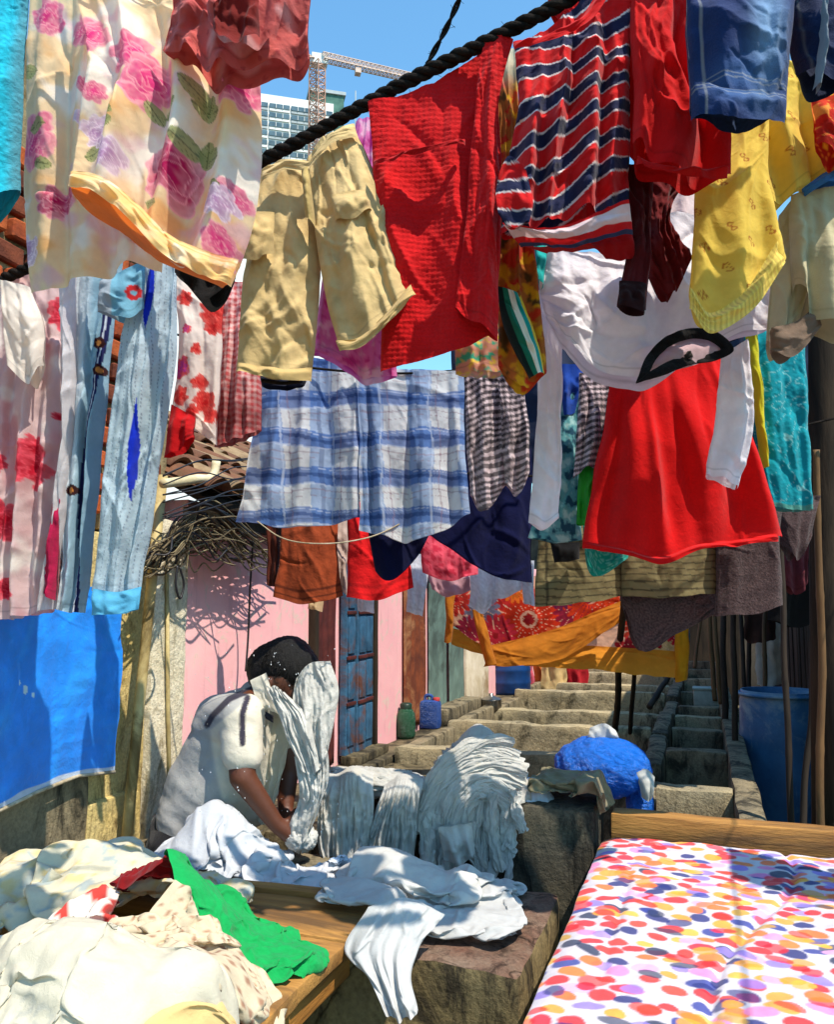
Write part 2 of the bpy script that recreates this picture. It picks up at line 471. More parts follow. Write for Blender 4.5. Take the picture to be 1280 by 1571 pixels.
# ------------------------------------------------------------------ a small cloth solver for heaps (gravity, stretch limits, ground height field)
class Height:
    def __init__(s, x0, x1, y0, y1, res, base):
        s.x0, s.y0, s.r = x0, y0, res
        s.n = int((x1 - x0) / res) + 2; s.m = int((y1 - y0) / res) + 2
        gx, gy = np.meshgrid(x0 + np.arange(s.n) * res, y0 + np.arange(s.m) * res, indexing='ij')
        s.gx, s.gy = gx, gy; s.H = base(gx, gy)
    def __call__(s, x, y):
        a = np.clip((x - s.x0) / s.r, 0, s.n - 1.001); b = np.clip((y - s.y0) / s.r, 0, s.m - 1.001)
        i = a.astype(int); j = b.astype(int); f = a - i; g = b - j; H = s.H
        return (H[i, j] * (1 - f) * (1 - g) + H[i + 1, j] * f * (1 - g) + H[i, j + 1] * (1 - f) * g + H[i + 1, j + 1] * f * g)
    def add(s, P, pad=0.004):
        q = P.reshape(-1, 3)
        i = np.clip(np.rint((q[:, 0] - s.x0) / s.r).astype(int), 0, s.n - 1); j = np.clip(np.rint((q[:, 1] - s.y0) / s.r).astype(int), 0, s.m - 1)
        G = s.H.copy(); np.maximum.at(G, (i, j), q[:, 2] + pad)
        for _ in range(2):
            K = G.copy()
            K[1:-1, 1:-1] = np.maximum(G[1:-1, 1:-1] * 1.0, 0.25 * (G[:-2, 1:-1] + G[2:, 1:-1] + G[1:-1, :-2] + G[1:-1, 2:]))
            G = K
        s.H = G

def drape(H, center, size, n, rot=0.0, squeeze=0.7, drop=0.05, seed=1, steps=90, iters=7, bend=0.25, lump=0.03, lumpf=7.0, fric=0.6, puff=0.03, tuck=0.8):
    sx, sy = size; nx = n; ny = max(6, int(n * sy / sx))
    r = sx / (nx - 1); ry = sy / (ny - 1)
    a, b = np.meshgrid(np.linspace(-.5, .5, nx) * sx, np.linspace(-.5, .5, ny) * sy, indexing='ij')
    rho = np.maximum(np.abs(2 * a / sx), np.abs(2 * b / sy)); rho = rho * (1 + 0.10 * noise2(a * 9, b * 9, seed + 8))
    rm = np.where(rho < tuck, rho, tuck - (rho - tuck) * 0.7) / np.maximum(rho, 1e-6)
    x = a * squeeze * rm; y = b * squeeze * rm
    pf = puff * np.clip(1 - (rho / (tuck * 1.08)) ** 5, 0, 1) * (0.75 + 0.6 * noise2(a * 7, b * 7, seed + 12))
    x = x + 0.035 * noise2(a * 6, b * 6, seed); y = y + 0.035 * noise2(a * 6, b * 6, seed + 5)
    c, s = math.cos(rot), math.sin(rot)
    P = np.stack([center[0] + c * x - s * y, center[1] + s * x + c * y, np.zeros_like(x)], -1)
    P[..., 2] = H(P[..., 0], P[..., 1]) + pf + drop * (rho < tuck) + (rho < tuck) * lump * (1 + fbm(a * lumpf, b * lumpf, 3, seed + 2) * 2.2)
    O = P.copy()
    def con(A, B, rest, k, comp=1.0):
        d = B - A; L = np.linalg.norm(d, axis=-1, keepdims=True) + 1e-9
        e = (L - rest) / L
        e = np.where(e < 0, e * comp, e)
        q = 0.5 * k * e * d
        A += q; B -= q
    rd = math.hypot(r, ry)
    for it in range(steps):
        V = (P - O) * 0.93; O = P.copy()
        sp = np.linalg.norm(V, axis=-1, keepdims=True); V *= np.minimum(1, 0.012 / (sp + 1e-9))
        P = P + V; P[..., 2] -= 0.0011
        for _ in range(iters):
            for o in (0, 1):
                m = (nx - 1 - o) // 2
                if m > 0: con(P[o:o + 2 * m:2], P[o + 1:o + 2 * m:2], r, 0.9)
                m = (ny - 1 - o) // 2
                if m > 0: con(P[:, o:o + 2 * m:2], P[:, o + 1:o + 2 * m:2], ry, 0.9)
            con_a = P[:-1, :-1]; con_b = P[1:, 1:]
            d = con_b - con_a; L = np.linalg.norm(d, axis=-1, keepdims=True) + 1e-9; q = 0.12 * (L - rd) / L * d
            P[:-1, :-1] += q; P[1:, 1:] -= q
            d = P[1:, :-1] - P[:-1, 1:]; L = np.linalg.norm(d, axis=-1, keepdims=True) + 1e-9; q = 0.12 * (L - rd) / L * d
            P[:-1, 1:] += q; P[1:, :-1] -= q
        for ax, rr in ((0, r), (1, ry)):
            A = P[:-3] if ax == 0 else P[:, :-3]; B = P[3:] if ax == 0 else P[:, 3:]
            d = B - A; L = np.linalg.norm(d, axis=-1, keepdims=True) + 1e-9
            q = bend * 0.25 * np.minimum(L - 3 * rr, 0) / L * d
            if ax == 0: P[:-3] += q; P[3:] -= q
            else: P[:, :-3] += q; P[:, 3:] -= q
        h = H(P[..., 0], P[..., 1]) + 0.004 + pf
        hit = P[..., 2] < h
        P[..., 2] = np.where(hit, h, P[..., 2])
        fr = (hit * fric)[..., None] * np.array([1, 1, 0])
        P = P * (1 - fr) + O * fr
    # light smoothing
    for _ in range(1):
        K = P.copy(); K[1:-1, 1:-1] = 0.5 * P[1:-1, 1:-1] + 0.125 * (P[:-2, 1:-1] + P[2:, 1:-1] + P[1:-1, :-2] + P[1:-1, 2:]); P = K
    return P, a, b
def upsample(A, k):
    """smooth (Catmull-Rom) refinement of a grid"""
    for ax in (0, 1):
        A = np.moveaxis(A, ax, 0); n = len(A)
        t = np.linspace(0, n - 1, (n - 1) * k + 1); i = np.clip(t.astype(int), 0, n - 2); f = (t - i).reshape((-1,) + (1,) * (A.ndim - 1))
        p0, p1, p2, p3 = A[np.clip(i - 1, 0, n - 1)], A[i], A[i + 1], A[np.clip(i + 2, 0, n - 1)]
        A = 0.5 * (2 * p1 + (p2 - p0) * f + (2 * p0 - 5 * p1 + 4 * p2 - p3) * f**2 + (3 * p1 - p0 - 3 * p2 + p3) * f**3)
        A = np.moveaxis(A, 0, ax)
    return A
def heap_cloth(name, H, center, size, n=44, col=(230, 230, 230), seed=1, up=2, mat=None, label=None, cat="cloth", group=None, parent=None, fine=0.0025, ncrease=34, camp=0.012, **kw):
    P, a, b = drape(H, center, size, n, seed=seed, **kw)
    H.add(P)
    P = upsample(P, up); a = upsample(a, up); b = upsample(b, up)
    P[..., 2] += fine * ridged(a * 22, b * 22, 3, seed) + crease_field(a + size[0] / 2, b + size[1] / 2, size[0], size[1], ncrease, camp, np.random.RandomState(seed), vert=0.2)
    k = Ctx(); k.U, k.V, k.seed = a + size[0] / 2, b + size[1] / 2, seed
    k.u, k.v = k.U / size[0], k.V / size[1]; k.X, k.Y = k.U * 1000, k.V * 1000
    C = col(k) if callable(col) else plain(col)(k)
    C = np.broadcast_to(C, a.shape + (3,))
    me = np_mesh(name, P.reshape(-1, 3), grid_quads(*a.shape), C.reshape(-1, 3), np.stack([k.U, k.V], -1).reshape(-1, 2))
    o = link_mesh(name, me, mat or cloth_mat(), parent, None if parent else (center[0], center[1], float(P[..., 2].min())))
    if label: tag(o, label, cat, group)
    return o
# ================================================================== SETTING
def concrete_mat(name, base, dark, tint, scale=3.0, moss=0.5, cracks=0.0):
    m, nt, out = new_mat(name)
    tc = nd(nt, "ShaderNodeTexCoord"); v = tc.outputs["Object"]
    f = noise_node(nt, v, scale, 8, 0.7, 0.5)
    c = mixc(nt, ramp(nt, f, [(0.36, (0, 0, 0)), (0.64, (1, 1, 1))]), lin(base), lin(tint))
    g = noise_node(nt, stretch(nt, v, (1.6, 1.6, 0.55)), scale * 1.3, 10, 0.72, 1.2)
    c = mixc(nt, ramp(nt, g, [(moss - 0.02, (0, 0, 0)), (moss + 0.12, (0.9, 0.9, 0.9))]), c, lin(dark))
    s = noise_node(nt, v, 90, 4, 0.6)
    c = mixc(nt, 1.0, c, ramp(nt, s, [(0.3, (0.7, 0.7, 0.7)), (0.65, (1.12, 1.12, 1.12))]), 'MULTIPLY')
    p = nd(nt, "ShaderNodeBsdfPrincipled"); p.inputs["Roughness"].default_value = 0.9; p.inputs["Specular IOR Level"].default_value = 0.25
    nt.links.new(c, p.inputs["Base Color"])
    b = bump(nt, noise_node(nt, v, 18, 9, 0.7), 0.7, 0.02)
    b = bump(nt, s, 0.4, 0.004, b)
    if cracks:
        wv = nd(nt, "ShaderNodeVectorMath"); wv.operation = 'ADD'; nt.links.new(v, wv.inputs[0])
        wn_ = nd(nt, "ShaderNodeTexNoise"); wn_.inputs["Scale"].default_value = 9; wn_.inputs["Detail"].default_value = 5; nt.links.new(v, wn_.inputs["Vector"])
        sc_ = nd(nt, "ShaderNodeVectorMath"); sc_.operation = 'SCALE'; sc_.inputs["Scale"].default_value = 0.12; nt.links.new(wn_.outputs["Color"], sc_.inputs[0]); nt.links.new(sc_.outputs[0], wv.inputs[1])
        vo = nd(nt, "ShaderNodeTexVoronoi"); vo.feature = 'DISTANCE_TO_EDGE'; vo.inputs["Scale"].default_value = cracks; nt.links.new(wv.outputs[0], vo.inputs["Vector"])
        cf = ramp(nt, vo.outputs["Distance"], [(0.0, (0, 0, 0)), (0.012, (1, 1, 1))])
        b = bump(nt, cf, 0.7, 0.008, b)
        c = mixc(nt, 1.0, c, ramp(nt, vo.outputs["Distance"], [(0.0, (0.4, 0.37, 0.32)), (0.008, (1, 1, 1))]), 'MULTIPLY'); nt.links.new(c, p.inputs["Base Color"])
    nt.links.new(b, p.inputs["Normal"]); nt.links.new(p.outputs[0], out.inputs[0])
    return m
M_CONC = concrete_mat("trough concrete", (112, 103, 84), (34, 32, 25), (142, 128, 100), 3.0, 0.48)
M_CONC_W = concrete_mat("worn pale concrete", (140, 130, 106), (50, 46, 34), (170, 154, 120), 3.5, 0.51)
M_BLOCK = concrete_mat("cracked washing stone", (120, 106, 74), (40, 34, 26), (140, 122, 82), 4.0, 0.47, 1.7)
M_BLOCKTOP = concrete_mat("reddish worn stone top", (104, 72, 58), (50, 36, 28), (124, 104, 88), 6.0, 0.5, 2.6)
M_STONE = concrete_mat("washing stone darkened for shade", (72, 68, 58), (24, 23, 19), (92, 86, 70), 4.0, 0.48)  # albedo lowered to hold the shade on the stone's front
M_FLOOR = concrete_mat("wet dirty floor", (92, 84, 66), (34, 30, 22), (116, 104, 78), 2.0, 0.47)
M_YELLOW = concrete_mat("stained yellow plaster", (196, 170, 104), (84, 64, 34), (206, 186, 130), 5.0, 0.54)

ground = link_mesh("ground", np_mesh("ground", np.array([[-400, -400, 0], [400, -400, 0], [400, 400, 0], [-400, 400, 0]], float), np.array([[0, 1, 2, 3]])), M_FLOOR, None, (0, 0, 0), False)
tag(ground, kind="structure")

# walkway slab along the pink wall
walk = rough_box("walkway", -2.0, -1.80, 2.85, 30, 0.003, 0.74, M_FLOOR, step=0.15, amp=0.012, seed=4); tag(walk, kind="structure")
walk2 = rough_box("walkway", -1.797, -1.45, 3.3, 4.86, 0.003, 0.70, M_FLOOR, step=0.1, amp=0.015, seed=5); tag(walk2, kind="structure")

# ---------------------------------------------------------------- troughs (each wash pen a thing of concrete walls)
ys = [4.86, 5.95, 7.1, 8.2, 9.3, 10.4, 11.6, 12.9]
for i, (a, b) in enumerate(zip(ys[:-1], ys[1:])):
    t = thing("wash_trough", (-1.1, a, 0.0), ["shallow concrete wash pen just behind the bright blue plastic bag", "concrete wash pen beside the green jar and steel pot",
              "concrete wash pen past the steel pot", "concrete wash pen below the orange flowered sheet", "far concrete wash pen below the sheet's yellow corner",
              "farther concrete wash pen in shade under the sheet", "farthest concrete wash pen along the pink wall"][i], "wash trough", "row of concrete wash pens")
    hz = [0.80, 0.815, 0.77, 0.82, 0.79, 0.83, 0.8][i]
    rough_box("front_wall", -1.78, -0.36, a, a + 0.13, 0, hz, M_CONC_W, t, 0.06, 0.018, 0.03, i)
    rough_box("side_wall", -0.36 - 0.001, -0.25, a + 0.0, b - 0.01, 0, hz - 0.012, M_CONC, t, 0.08, 0.015, 0.03, i + 20)
    rough_box("side_wall", -1.79, -1.70, a + 0.135, b - 0.01, 0, hz - 0.02, M_CONC, t, 0.12, 0.01, 0.02, i + 40)
    rough_box("trough_floor", -1.695, -0.365, a + 0.135, b - 0.012, 0.02, 0.38, M_FLOOR, t, 0.2, 0.01, 0.01, i + 60)
# the narrow channel with cross walls
chan = thing("drain_channel", (-0.08, 3.5, 0), "narrow stepped concrete channel running back beside the blue drum", "channel")
for i, (y, z) in enumerate([(3.42, 0.70), (4.2, 0.80), (5.25, 0.80), (6.3, 0.78), (6.95, 0.78), (7.8, 0.76), (8.9, 0.78), (10.2, 0.8), (11.3, 0.82), (12.6, 0.84)]):
    rough_box("cross_wall", -0.245, 0.098, y, y + 0.13, 0, z, M_CONC_W if i % 3 == 1 else M_CONC, chan, 0.08, 0.01, 0.018, i + 80)
rough_box("rail_wall", 0.10, 0.21, 3.25, 13.2, 0, 0.81, M_CONC, chan, 0.12, 0.01, 0.02, 99)
rough_box("side_wall", -0.345, -0.248, 3.42, 4.85, 0, 0.70, M_CONC, chan, 0.1, 0.01, 0.02, 98)
rough_box("channel_floor", -0.244, 0.097, 3.56, 13, 0.01, 0.33, M_FLOOR, chan, 0.3, 0.01, 0.01, 97)
slab = rough_box("drum_slab", 0.22, 1.6, 3.6, 13, 0.002, 0.14, M_CONC, None, 0.3, 0.01, 0.02, 96); tag(slab, kind="structure")

# washing stone wall with grey cloths, and the block before it
st = thing("washing_stone", (-0.85, 3.05, 0), "concrete washing stone, darkened for shade, under the wet grey cloths", "washing stone")
rough_box("stone_body", -1.36, -0.37, 2.98, 3.28, 0, 0.96, M_STONE, st, 0.06, 0.014, 0.03, 11)
bl = thing("concrete_block", (-0.8, 2.3, 0), "cracked concrete block with reddish top beneath spread white shirt", "concrete block")
rough_box("block_body", -1.18, -0.43, 2.02, 2.60, 0, 0.80, M_BLOCK, bl, 0.04, 0.013, 0.03, 12, top_mat=M_BLOCKTOP)
ledge = rough_box("wash_ledge", -1.95, -1.22, 2.25, 2.74, 0.002, 0.80, M_CONC, None, 0.08, 0.012, 0.02, 14)
tag(ledge, "low concrete ledge carrying the heap of wet white washing", "ledge")

# ---------------------------------------------------------------- pink house
def plaster_mat():
    m, nt, out = new_mat("pink plaster")
    tc = nd(nt, "ShaderNodeTexCoord"); v = tc.outputs["Object"]
    f = noise_node(nt, v, 1.8, 7, 0.65, 0.6)
    c = mixc(nt, ramp(nt, f, [(0.35, (0, 0, 0)), (0.7, (1, 1, 1))]), lin((240, 182, 182)), lin((230, 166, 172)))
    g = noise_node(nt, v, 7, 10, 0.75, 1.5)
    c = mixc(nt, ramp(nt, g, [(0.56, (0, 0, 0)), (0.60, (0.85, 0.85, 0.85))]), c, lin((214, 188, 176)))
    s = noise_node(nt, stretch(nt, v, (3, 3, 0.5)), 5, 8, 0.7)
    c = mixc(nt, ramp(nt, s, [(0.56, (0, 0, 0)), (0.74, (0.4, 0.4, 0.4))]), c, lin((132, 88, 92)))
    p = nd(nt, "ShaderNodeBsdfPrincipled"); p.inputs["Roughness"].default_value = 0.85; p.inputs["Specular IOR Level"].default_value = 0.2
    nt.links.new(c, p.inputs["Base Color"]); nt.links.new(bump(nt, g, 0.25, 0.01), p.inputs["Normal"])
    nt.links.new(p.outputs[0], out.inputs[0]); return m
M_PINK = plaster_mat()
M_WHITEPL = concrete_mat("flaking white plaster", (214, 202, 172), (128, 112, 70), (226, 218, 196), 5.0, 0.55)
house = thing("pink_house", (-2.0, 3.5, 0), "low pink plastered washermen's house with tiled roof beside the wash pens", "house")
rough_box("wall", -2.35, -2.0, 2.98, 14.0, 0, 2.075, M_PINK, house, 0.14, 0.006, 0.008, 21)
rough_box("corner_pillar", -2.33, -1.985, 2.76, 2.98, 0, 1.98, M_WHITEPL, house, 0.05, 0.009, 0.012, 22)
rough_box("plaster_panel", -2.36, -2.01, 1.2, 2.757, 0, 1.9, M_YELLOW, house, 0.08, 0.009, 0.01, 23)
rough_box("plinth", -2.3, -1.985, 2.44, 2.72, 0, 0.98, M_YELLOW, house, 0.05, 0.014, 0.02, 24)
rough_box("plinth", -2.3, -1.99, 1.3, 2.437, 0, 1.12, M_CONC, house, 0.08, 0.014, 0.02, 25)
M_PIPE = solid_mat("cream painted pipe", (196, 180, 128), (150, 130, 84), 6, 0.6, 0.3, 0.2, 30, dirt=(108, 92, 56))
tube("drain_pipe", [onx(194, 1290, -1.93), onx(212, 1100, -1.93), onx(232, 900, -1.93), onx(250, 730, -1.93)], 0.019, M_PIPE, house, 12)
tube("thin_pipe", [onx(262, 1290, -1.975), onx(258, 1100, -1.975), onx(256, 880, -1.975)], 0.008, M_PIPE, house, 8)
# doors and shutters on the wall: corrugated sheets, each sheet a part
def corrugated(name, y0, y1, z0, z1, x, mat, parent, ridges, amp=0.012, panels=0):
    n = ridges * 8; m = 24
    t = np.linspace(0, 1, n)[:, None]; s = np.linspace(0, 1, m)[None, :]
    xx = x + amp * (0.5 + 0.5 * np.sign(np.sin(t * ridges * 2 * np.pi)) * np.abs(np.sin(t * ridges * 2 * np.pi)) ** 0.5) + 0.004 * noise2(t * 4, s * 5, int(y0 * 10))
    P = np.stack([xx + 0 * s, y0 + (y1 - y0) * t + 0 * s, z0 + (z1 - z0) * s + 0 * t], -1)
    me = np_mesh(name, P.reshape(-1, 3), grid_quads(n, m))
    o = link_mesh(name, me, mat, parent)
    sd = o.modifiers.new("thick", 'SOLIDIFY'); sd.thickness = 0.006
    return o
M_DBLUE = solid_mat("worn blue door paint", (62, 108, 140), (36, 72, 100), 9, 0.6, 0.4, 0.4, 40, dirt=(96, 60, 48))
M_RUST = solid_mat("rusted corrugated iron", (130, 66, 36), (84, 40, 28), 7, 0.85, 0.3, 0.5, 50, dirt=(150, 104, 70))
M_MAROON = solid_mat("maroon door paint", (92, 38, 34), (58, 24, 22), 9, 0.6, 0.4, 0.4, 40)
M_GGREEN = solid_mat("grey green painted sheet", (112, 136, 126), (84, 104, 98), 5, 0.6, 0.4, 0.3, 40, dirt=(70, 84, 78))
M_WHITEW = solid_mat("whitewash", (226, 214, 192), (196, 180, 150), 4, 0.8, 0.2, 0.3, 30, dirt=(160, 134, 100))
M_DARKWOOD = solid_mat("dark weathered timber", (58, 46, 34), (30, 24, 18), 12, 0.85, 0.2, 0.5, 60, str_=(1, 1, 0.15))
def y_of(px, py=1000): return float(onx(px, py, -2.0)[1])
corrugated("door", y_of(478), y_of(512), 0.76, 1.9, -1.995, M_MAROON, house, 4)
rough_box("door_frame", -2.0, -1.955, y_of(472), y_of(478) - .003, 0.75, 1.92, M_DARKWOOD, house, 0.2, 0.004, 0.004, 26)
# blue folding door stands ajar: three leaves with panels
bd = bpy.data.objects.new("door", None); COL.objects.link(bd); bd.parent = house
ya, yb = y_of(518), y_of(560)
for j in range(3):
    a = ya + (yb - ya) * j / 3; b = ya + (yb - ya) * (j + 1) / 3 - 0.006
    rough_box("door_leaf", -1.985 + 0.012 * (j % 2), -1.945 + 0.012 * (j % 2), a, b, 0.79, 1.9, M_DBLUE, bd, 0.1, 0.003, 0.006, 30 + j)
    for q in range(4):
        rough_box("door_panel", -1.946 + 0.012 * (j % 2), -1.936 + 0.012 * (j % 2), a + 0.018, b - 0.018, 0.84 + q * 0.26, 1.05 + q * 0.26, M_DBLUE, bd, 0, 0.001, 0.004, 40 + j)
    for q in range(3):
        rough_box("door_rail", -1.945 + 0.012 * (j % 2), -1.933 + 0.012 * (j % 2), a + 0.004, b - 0.004, 1.065 + q * 0.26, 1.085 + q * 0.26, M_MAROON, bd, 0, 0.001, 0.003, 45 + j)
rough_box("door_frame", -2.0, -1.93, yb + 0.003, yb + 0.05, 0.76, 1.92, M_DARKWOOD, house, 0.2, 0.004, 0.004, 27)
rough_box("threshold", -1.97, -1.86, ya - 0.02, yb + 0.06, 0.742, 0.79, M_FLOOR, house, 0.05, 0.008, 0.01, 28)
corrugated("shutter", y_of(616), y_of(650), 0.78, 1.9, -1.99, M_RUST, house, 5, 0.016)
corrugated("shutter", y_of(655), y_of(682), 0.80, 1.9, -1.985, M_GGREEN, house, 3, 0.006)
corrugated("shutter", y_of(684), y_of(706), 0.80, 1.9, -1.97, M_GGREEN, house, 2, 0.006)
rough_box("white_panel", -1.99, -1.95, y_of(708), y_of(742), 0.76, 1.9, M_WHITEW, house, 0.2, 0.005, 0.006, 29)
rough_box("step", -1.99, -1.82, y_of(652), y_of(708), 0.742, 0.86, M_CONC, house, 0.1, 0.01, 0.02, 31)
# roof: rows of overlapping clay tiles, each tile a part, on a timber eave
M_TILE = solid_mat("weathered clay tile", (122, 84, 62), (86, 58, 44), 6, 0.9, 0.15, 0.6, 40, dirt=(96, 84, 60))
M_TILE2 = solid_mat("pale clay tile", (156, 132, 100), (112, 88, 66), 6, 0.9, 0.15, 0.6, 40, dirt=(96, 84, 60))
rough_box("eave_beam", -1.97, -1.90, 2.9, 9.0, 1.97, 2.033, M_DARKWOOD, house, 0.25, 0.006, 0.006, 32)
roof = bpy.data.objects.new("roof", None); COL.objects.link(roof); roof.parent = house
def tile_mesh(nm):
    n = 9; L = 0.30; W = 0.16
    th = np.linspace(-1, 1, n)
    P = []
    for s, r in ((0, 1.0), (1, 0.9)):
        for h in (0, 0.014):
            for t in th:
                P.append((-L * s, W * 0.5 * r * t, 0.045 * (1 - t * t) + h + 0.02 * (1 - s)))
    P = np.array(P); Q = []
    idx = lambda s, h, k: (s * 2 + h) * n + k
    for k in range(n - 1):
        Q += [[idx(0, 1, k), idx(0, 1, k + 1), idx(1, 1, k + 1), idx(1, 1, k)], [idx(0, 0, k), idx(0, 1, k), idx(0, 1, k + 1), idx(0, 0, k + 1)],
              [idx(0, 0, k), idx(0, 0, k + 1), idx(1, 0, k + 1), idx(1, 0, k)]]
    return np_mesh(nm, P, np.array(Q))
tm1 = tile_mesh("tile"); tm1.materials.append(M_TILE); tm2 = tile_mesh("tile"); tm2.materials.append(M_TILE2)
rr = random.Random(3)
for row in range(7):
    for k in range(34):
        y = 2.95 + k * 0.158 + (row % 2) * 0.03
        if y > 8.2: continue
        o = bpy.data.objects.new("tile", tm1 if rr.random() < 0.65 else tm2); COL.objects.link(o); o.parent = roof
        o.location = Vector((-1.84 - 0.2 * row + rr.uniform(-.02, .02), y + rr.uniform(-.01, .01), 2.07 + 0.105 * row + rr.uniform(-.008, .012))) - Vector(house.location)
        o.rotation_euler = (rr.uniform(-.06, .06), 0.45 + rr.uniform(-.05, .05), rr.uniform(-.06, .06))
_rd = []
for dz in (0, 0.03):
    for (x, z) in ((-1.86, 2.035), (-3.5, 2.035 + 1.64 * 0.525)):
        for y in (2.9, 9.0): _rd.append((x, y, z + dz - 0.0))
me = bpy.data.meshes.new("roof_deck"); me.from_pydata(_rd, [], [(0, 1, 3, 2), (4, 6, 7, 5), (0, 4, 5, 1), (2, 3, 7, 6), (0, 2, 6, 4), (1, 5, 7, 3)])
link_mesh("roof_deck", me, M_DARKWOOD, house, None, False)
# ---------------------------------------------------------------- brick gable left of the pink house, single bricks as parts
brickwall = thing("brick_wall", (-2.1, 1.9, 1.9), "rough orange brick wall above the blue tarpaulin", "wall")
M_MORTAR = solid_mat("sandy mortar", (150, 134, 100), (104, 88, 62), 10, 0.95, 0.1, 0.6, 60)
M_BRICK = solid_mat("burnt orange brick", (184, 92, 44), (132, 58, 32), 7, 0.9, 0.2, 0.6, 50, dirt=(92, 48, 32))
M_BRICK2 = solid_mat("dark brick", (128, 66, 42), (86, 44, 32), 7, 0.9, 0.2, 0.6, 50)
rough_box("mortar_bed", -2.4, -2.052, 1.2, 2.90, 1.91, 3.5, M_MORTAR, brickwall, 0.1, 0.008, 0.01, 34)
bmeshes = []
for q in range(5):
    bm = bmesh.new(); bmesh.ops.create_cube(bm, size=1)
    for v in bm.verts: v.co = Vector((v.co.x * 0.06, v.co.y * 0.15, v.co.z * 0.062))
    bmesh.ops.bevel(bm, geom=bm.edges[:], offset=0.006, segments=1, profile=0.5, affect='EDGES')
    for v in bm.verts: v.co += mnoise.noise_vector(v.co * 18 + Vector((q * 5, 0, 0))) * 0.006
    me = bpy.data.meshes.new("brick"); bm.to_mesh(me); bm.free(); me.materials.append(M_BRICK if q < 3 else M_BRICK2); bmeshes.append(me)
for r in range(14):
    for c in range(9):
        y = 1.42 + c * 0.168 + (r % 2) * 0.084
        if y > 2.84: continue
        o = bpy.data.objects.new("brick", bmeshes[rr.randrange(5)]); COL.objects.link(o); o.parent = brickwall
        o.location = Vector((-2.055 + rr.uniform(-.008, .01), y, 2.0 + r * 0.083)) - Vector(brickwall.location)
        o.rotation_euler = (rr.uniform(-.04, .04), 0, rr.uniform(-.05, .05))

# ---------------------------------------------------------------- timber shack on the right, planks as parts, height raised to shade the pens
shack = thing("timber_shack", (0.85, 6.0, 0), "dark plank shack with bamboo props behind the tall blue drum", "shack")
y = 4.1; q = 0
while y < 13.5:
    w = rr.uniform(0.14, 0.24)
    rough_box("plank", 0.80 + rr.uniform(-.012, .012), 0.83, y, y + w - 0.008, 0.14, 3.2 + rr.uniform(-.08, .05), M_DARKWOOD, shack, 0.5, 0.006, 0.004, q)
    y += w; q += 1
rough_box("plank_end", 0.84, 1.8, 4.05, 4.09, 0.14, 3.15, M_DARKWOOD, shack, 0.3, 0.006, 0.004, 77)
M_SHEET = solid_mat("old roofing sheet", (96, 82, 66), (62, 50, 40), 4, 0.7, 0.3, 0.4, 20)
rough_box("roof_sheet", 0.55, 2.2, 3.95, 13.6, 3.22, 3.25, M_SHEET, shack, 0.3, 0.02, 0.004, 78)
M_BAMBOO = solid_mat("old bamboo", (116, 86, 52), (70, 50, 32), 9, 0.7, 0.3, 0.3, 30, str_=(1, 1, 0.2), dirt=(48, 36, 26))
M_DBAMBOO = solid_mat("blackened bamboo", (58, 46, 36), (26, 22, 18), 9, 0.75, 0.3, 0.3, 30, str_=(1, 1, 0.2))
def pole(label, a, b, r, mat, group="bamboo props around the wash pens", knots=True):
    a = np.asarray(a, float); b = np.asarray(b, float)
    L = np.linalg.norm(b - a); n = max(12, int(L / 0.025)); t = np.linspace(0, 1, n)
    p = a + (b - a) * t[:, None]
    sd = int(abs(a[0] * 100) + abs(b[1]) * 37) % 50
    p[:, 0] += 0.012 * noise2(t * 3, t * 0 + 1.5, sd); p[:, 1] += 0.012 * noise2(t * 3, t * 0 + 2.5, sd)
    rad = r * (1 - 0.18 * t)
    if knots: rad = rad * (1 + 0.13 * np.exp(-((((t * L / 0.27) % 1) - 0.5) / 0.06) ** 2))
    o = tube("bamboo_pole", p, rad, mat, None, 10, a)
    return tag(o, label, "pole", group)
# the thick post at the right edge
post = tube("timber_post", [at(1268, 1320, 3.05), at(1264, 900, 3.05), at(1262, 480, 3.05), at(1262, 200, 3.05)], 0.048, M_DARKWOOD, None, 12)
post.data.transform(Matrix.Identity(4))
tag(post, "thick dark timber post standing beside the blue drum", "post")
pole("pale bamboo pole tied to the thick dark post", at(1262, 1330, 2.95), at(1254, 690, 2.95), 0.014, M_BAMBOO)
pole("dark pole leaning across the front of the blue drum", at(1216, 1330, 3.2), at(1196, 830, 3.4), 0.013, M_DBAMBOO)
pole("dark pole slanting right from the drum's foot", at(1228, 1330, 3.15), at(1252, 960, 3.3), 0.013, M_DBAMBOO)
pole("dark pole standing against the orange sheet's corner", onz(944, 1120, 0.8), at(960, 900, 4.15), 0.021, M_DBAMBOO)
pole("thin dark pole beside the orange sheet's corner", onz(966, 1125, 0.78), at(982, 900, 4.3), 0.015, M_DBAMBOO)
pole("slanting short prop inside the pens under the sheet", at(998, 1085, 6.0), at(1030, 1030, 6.3), 0.022, M_DBAMBOO)
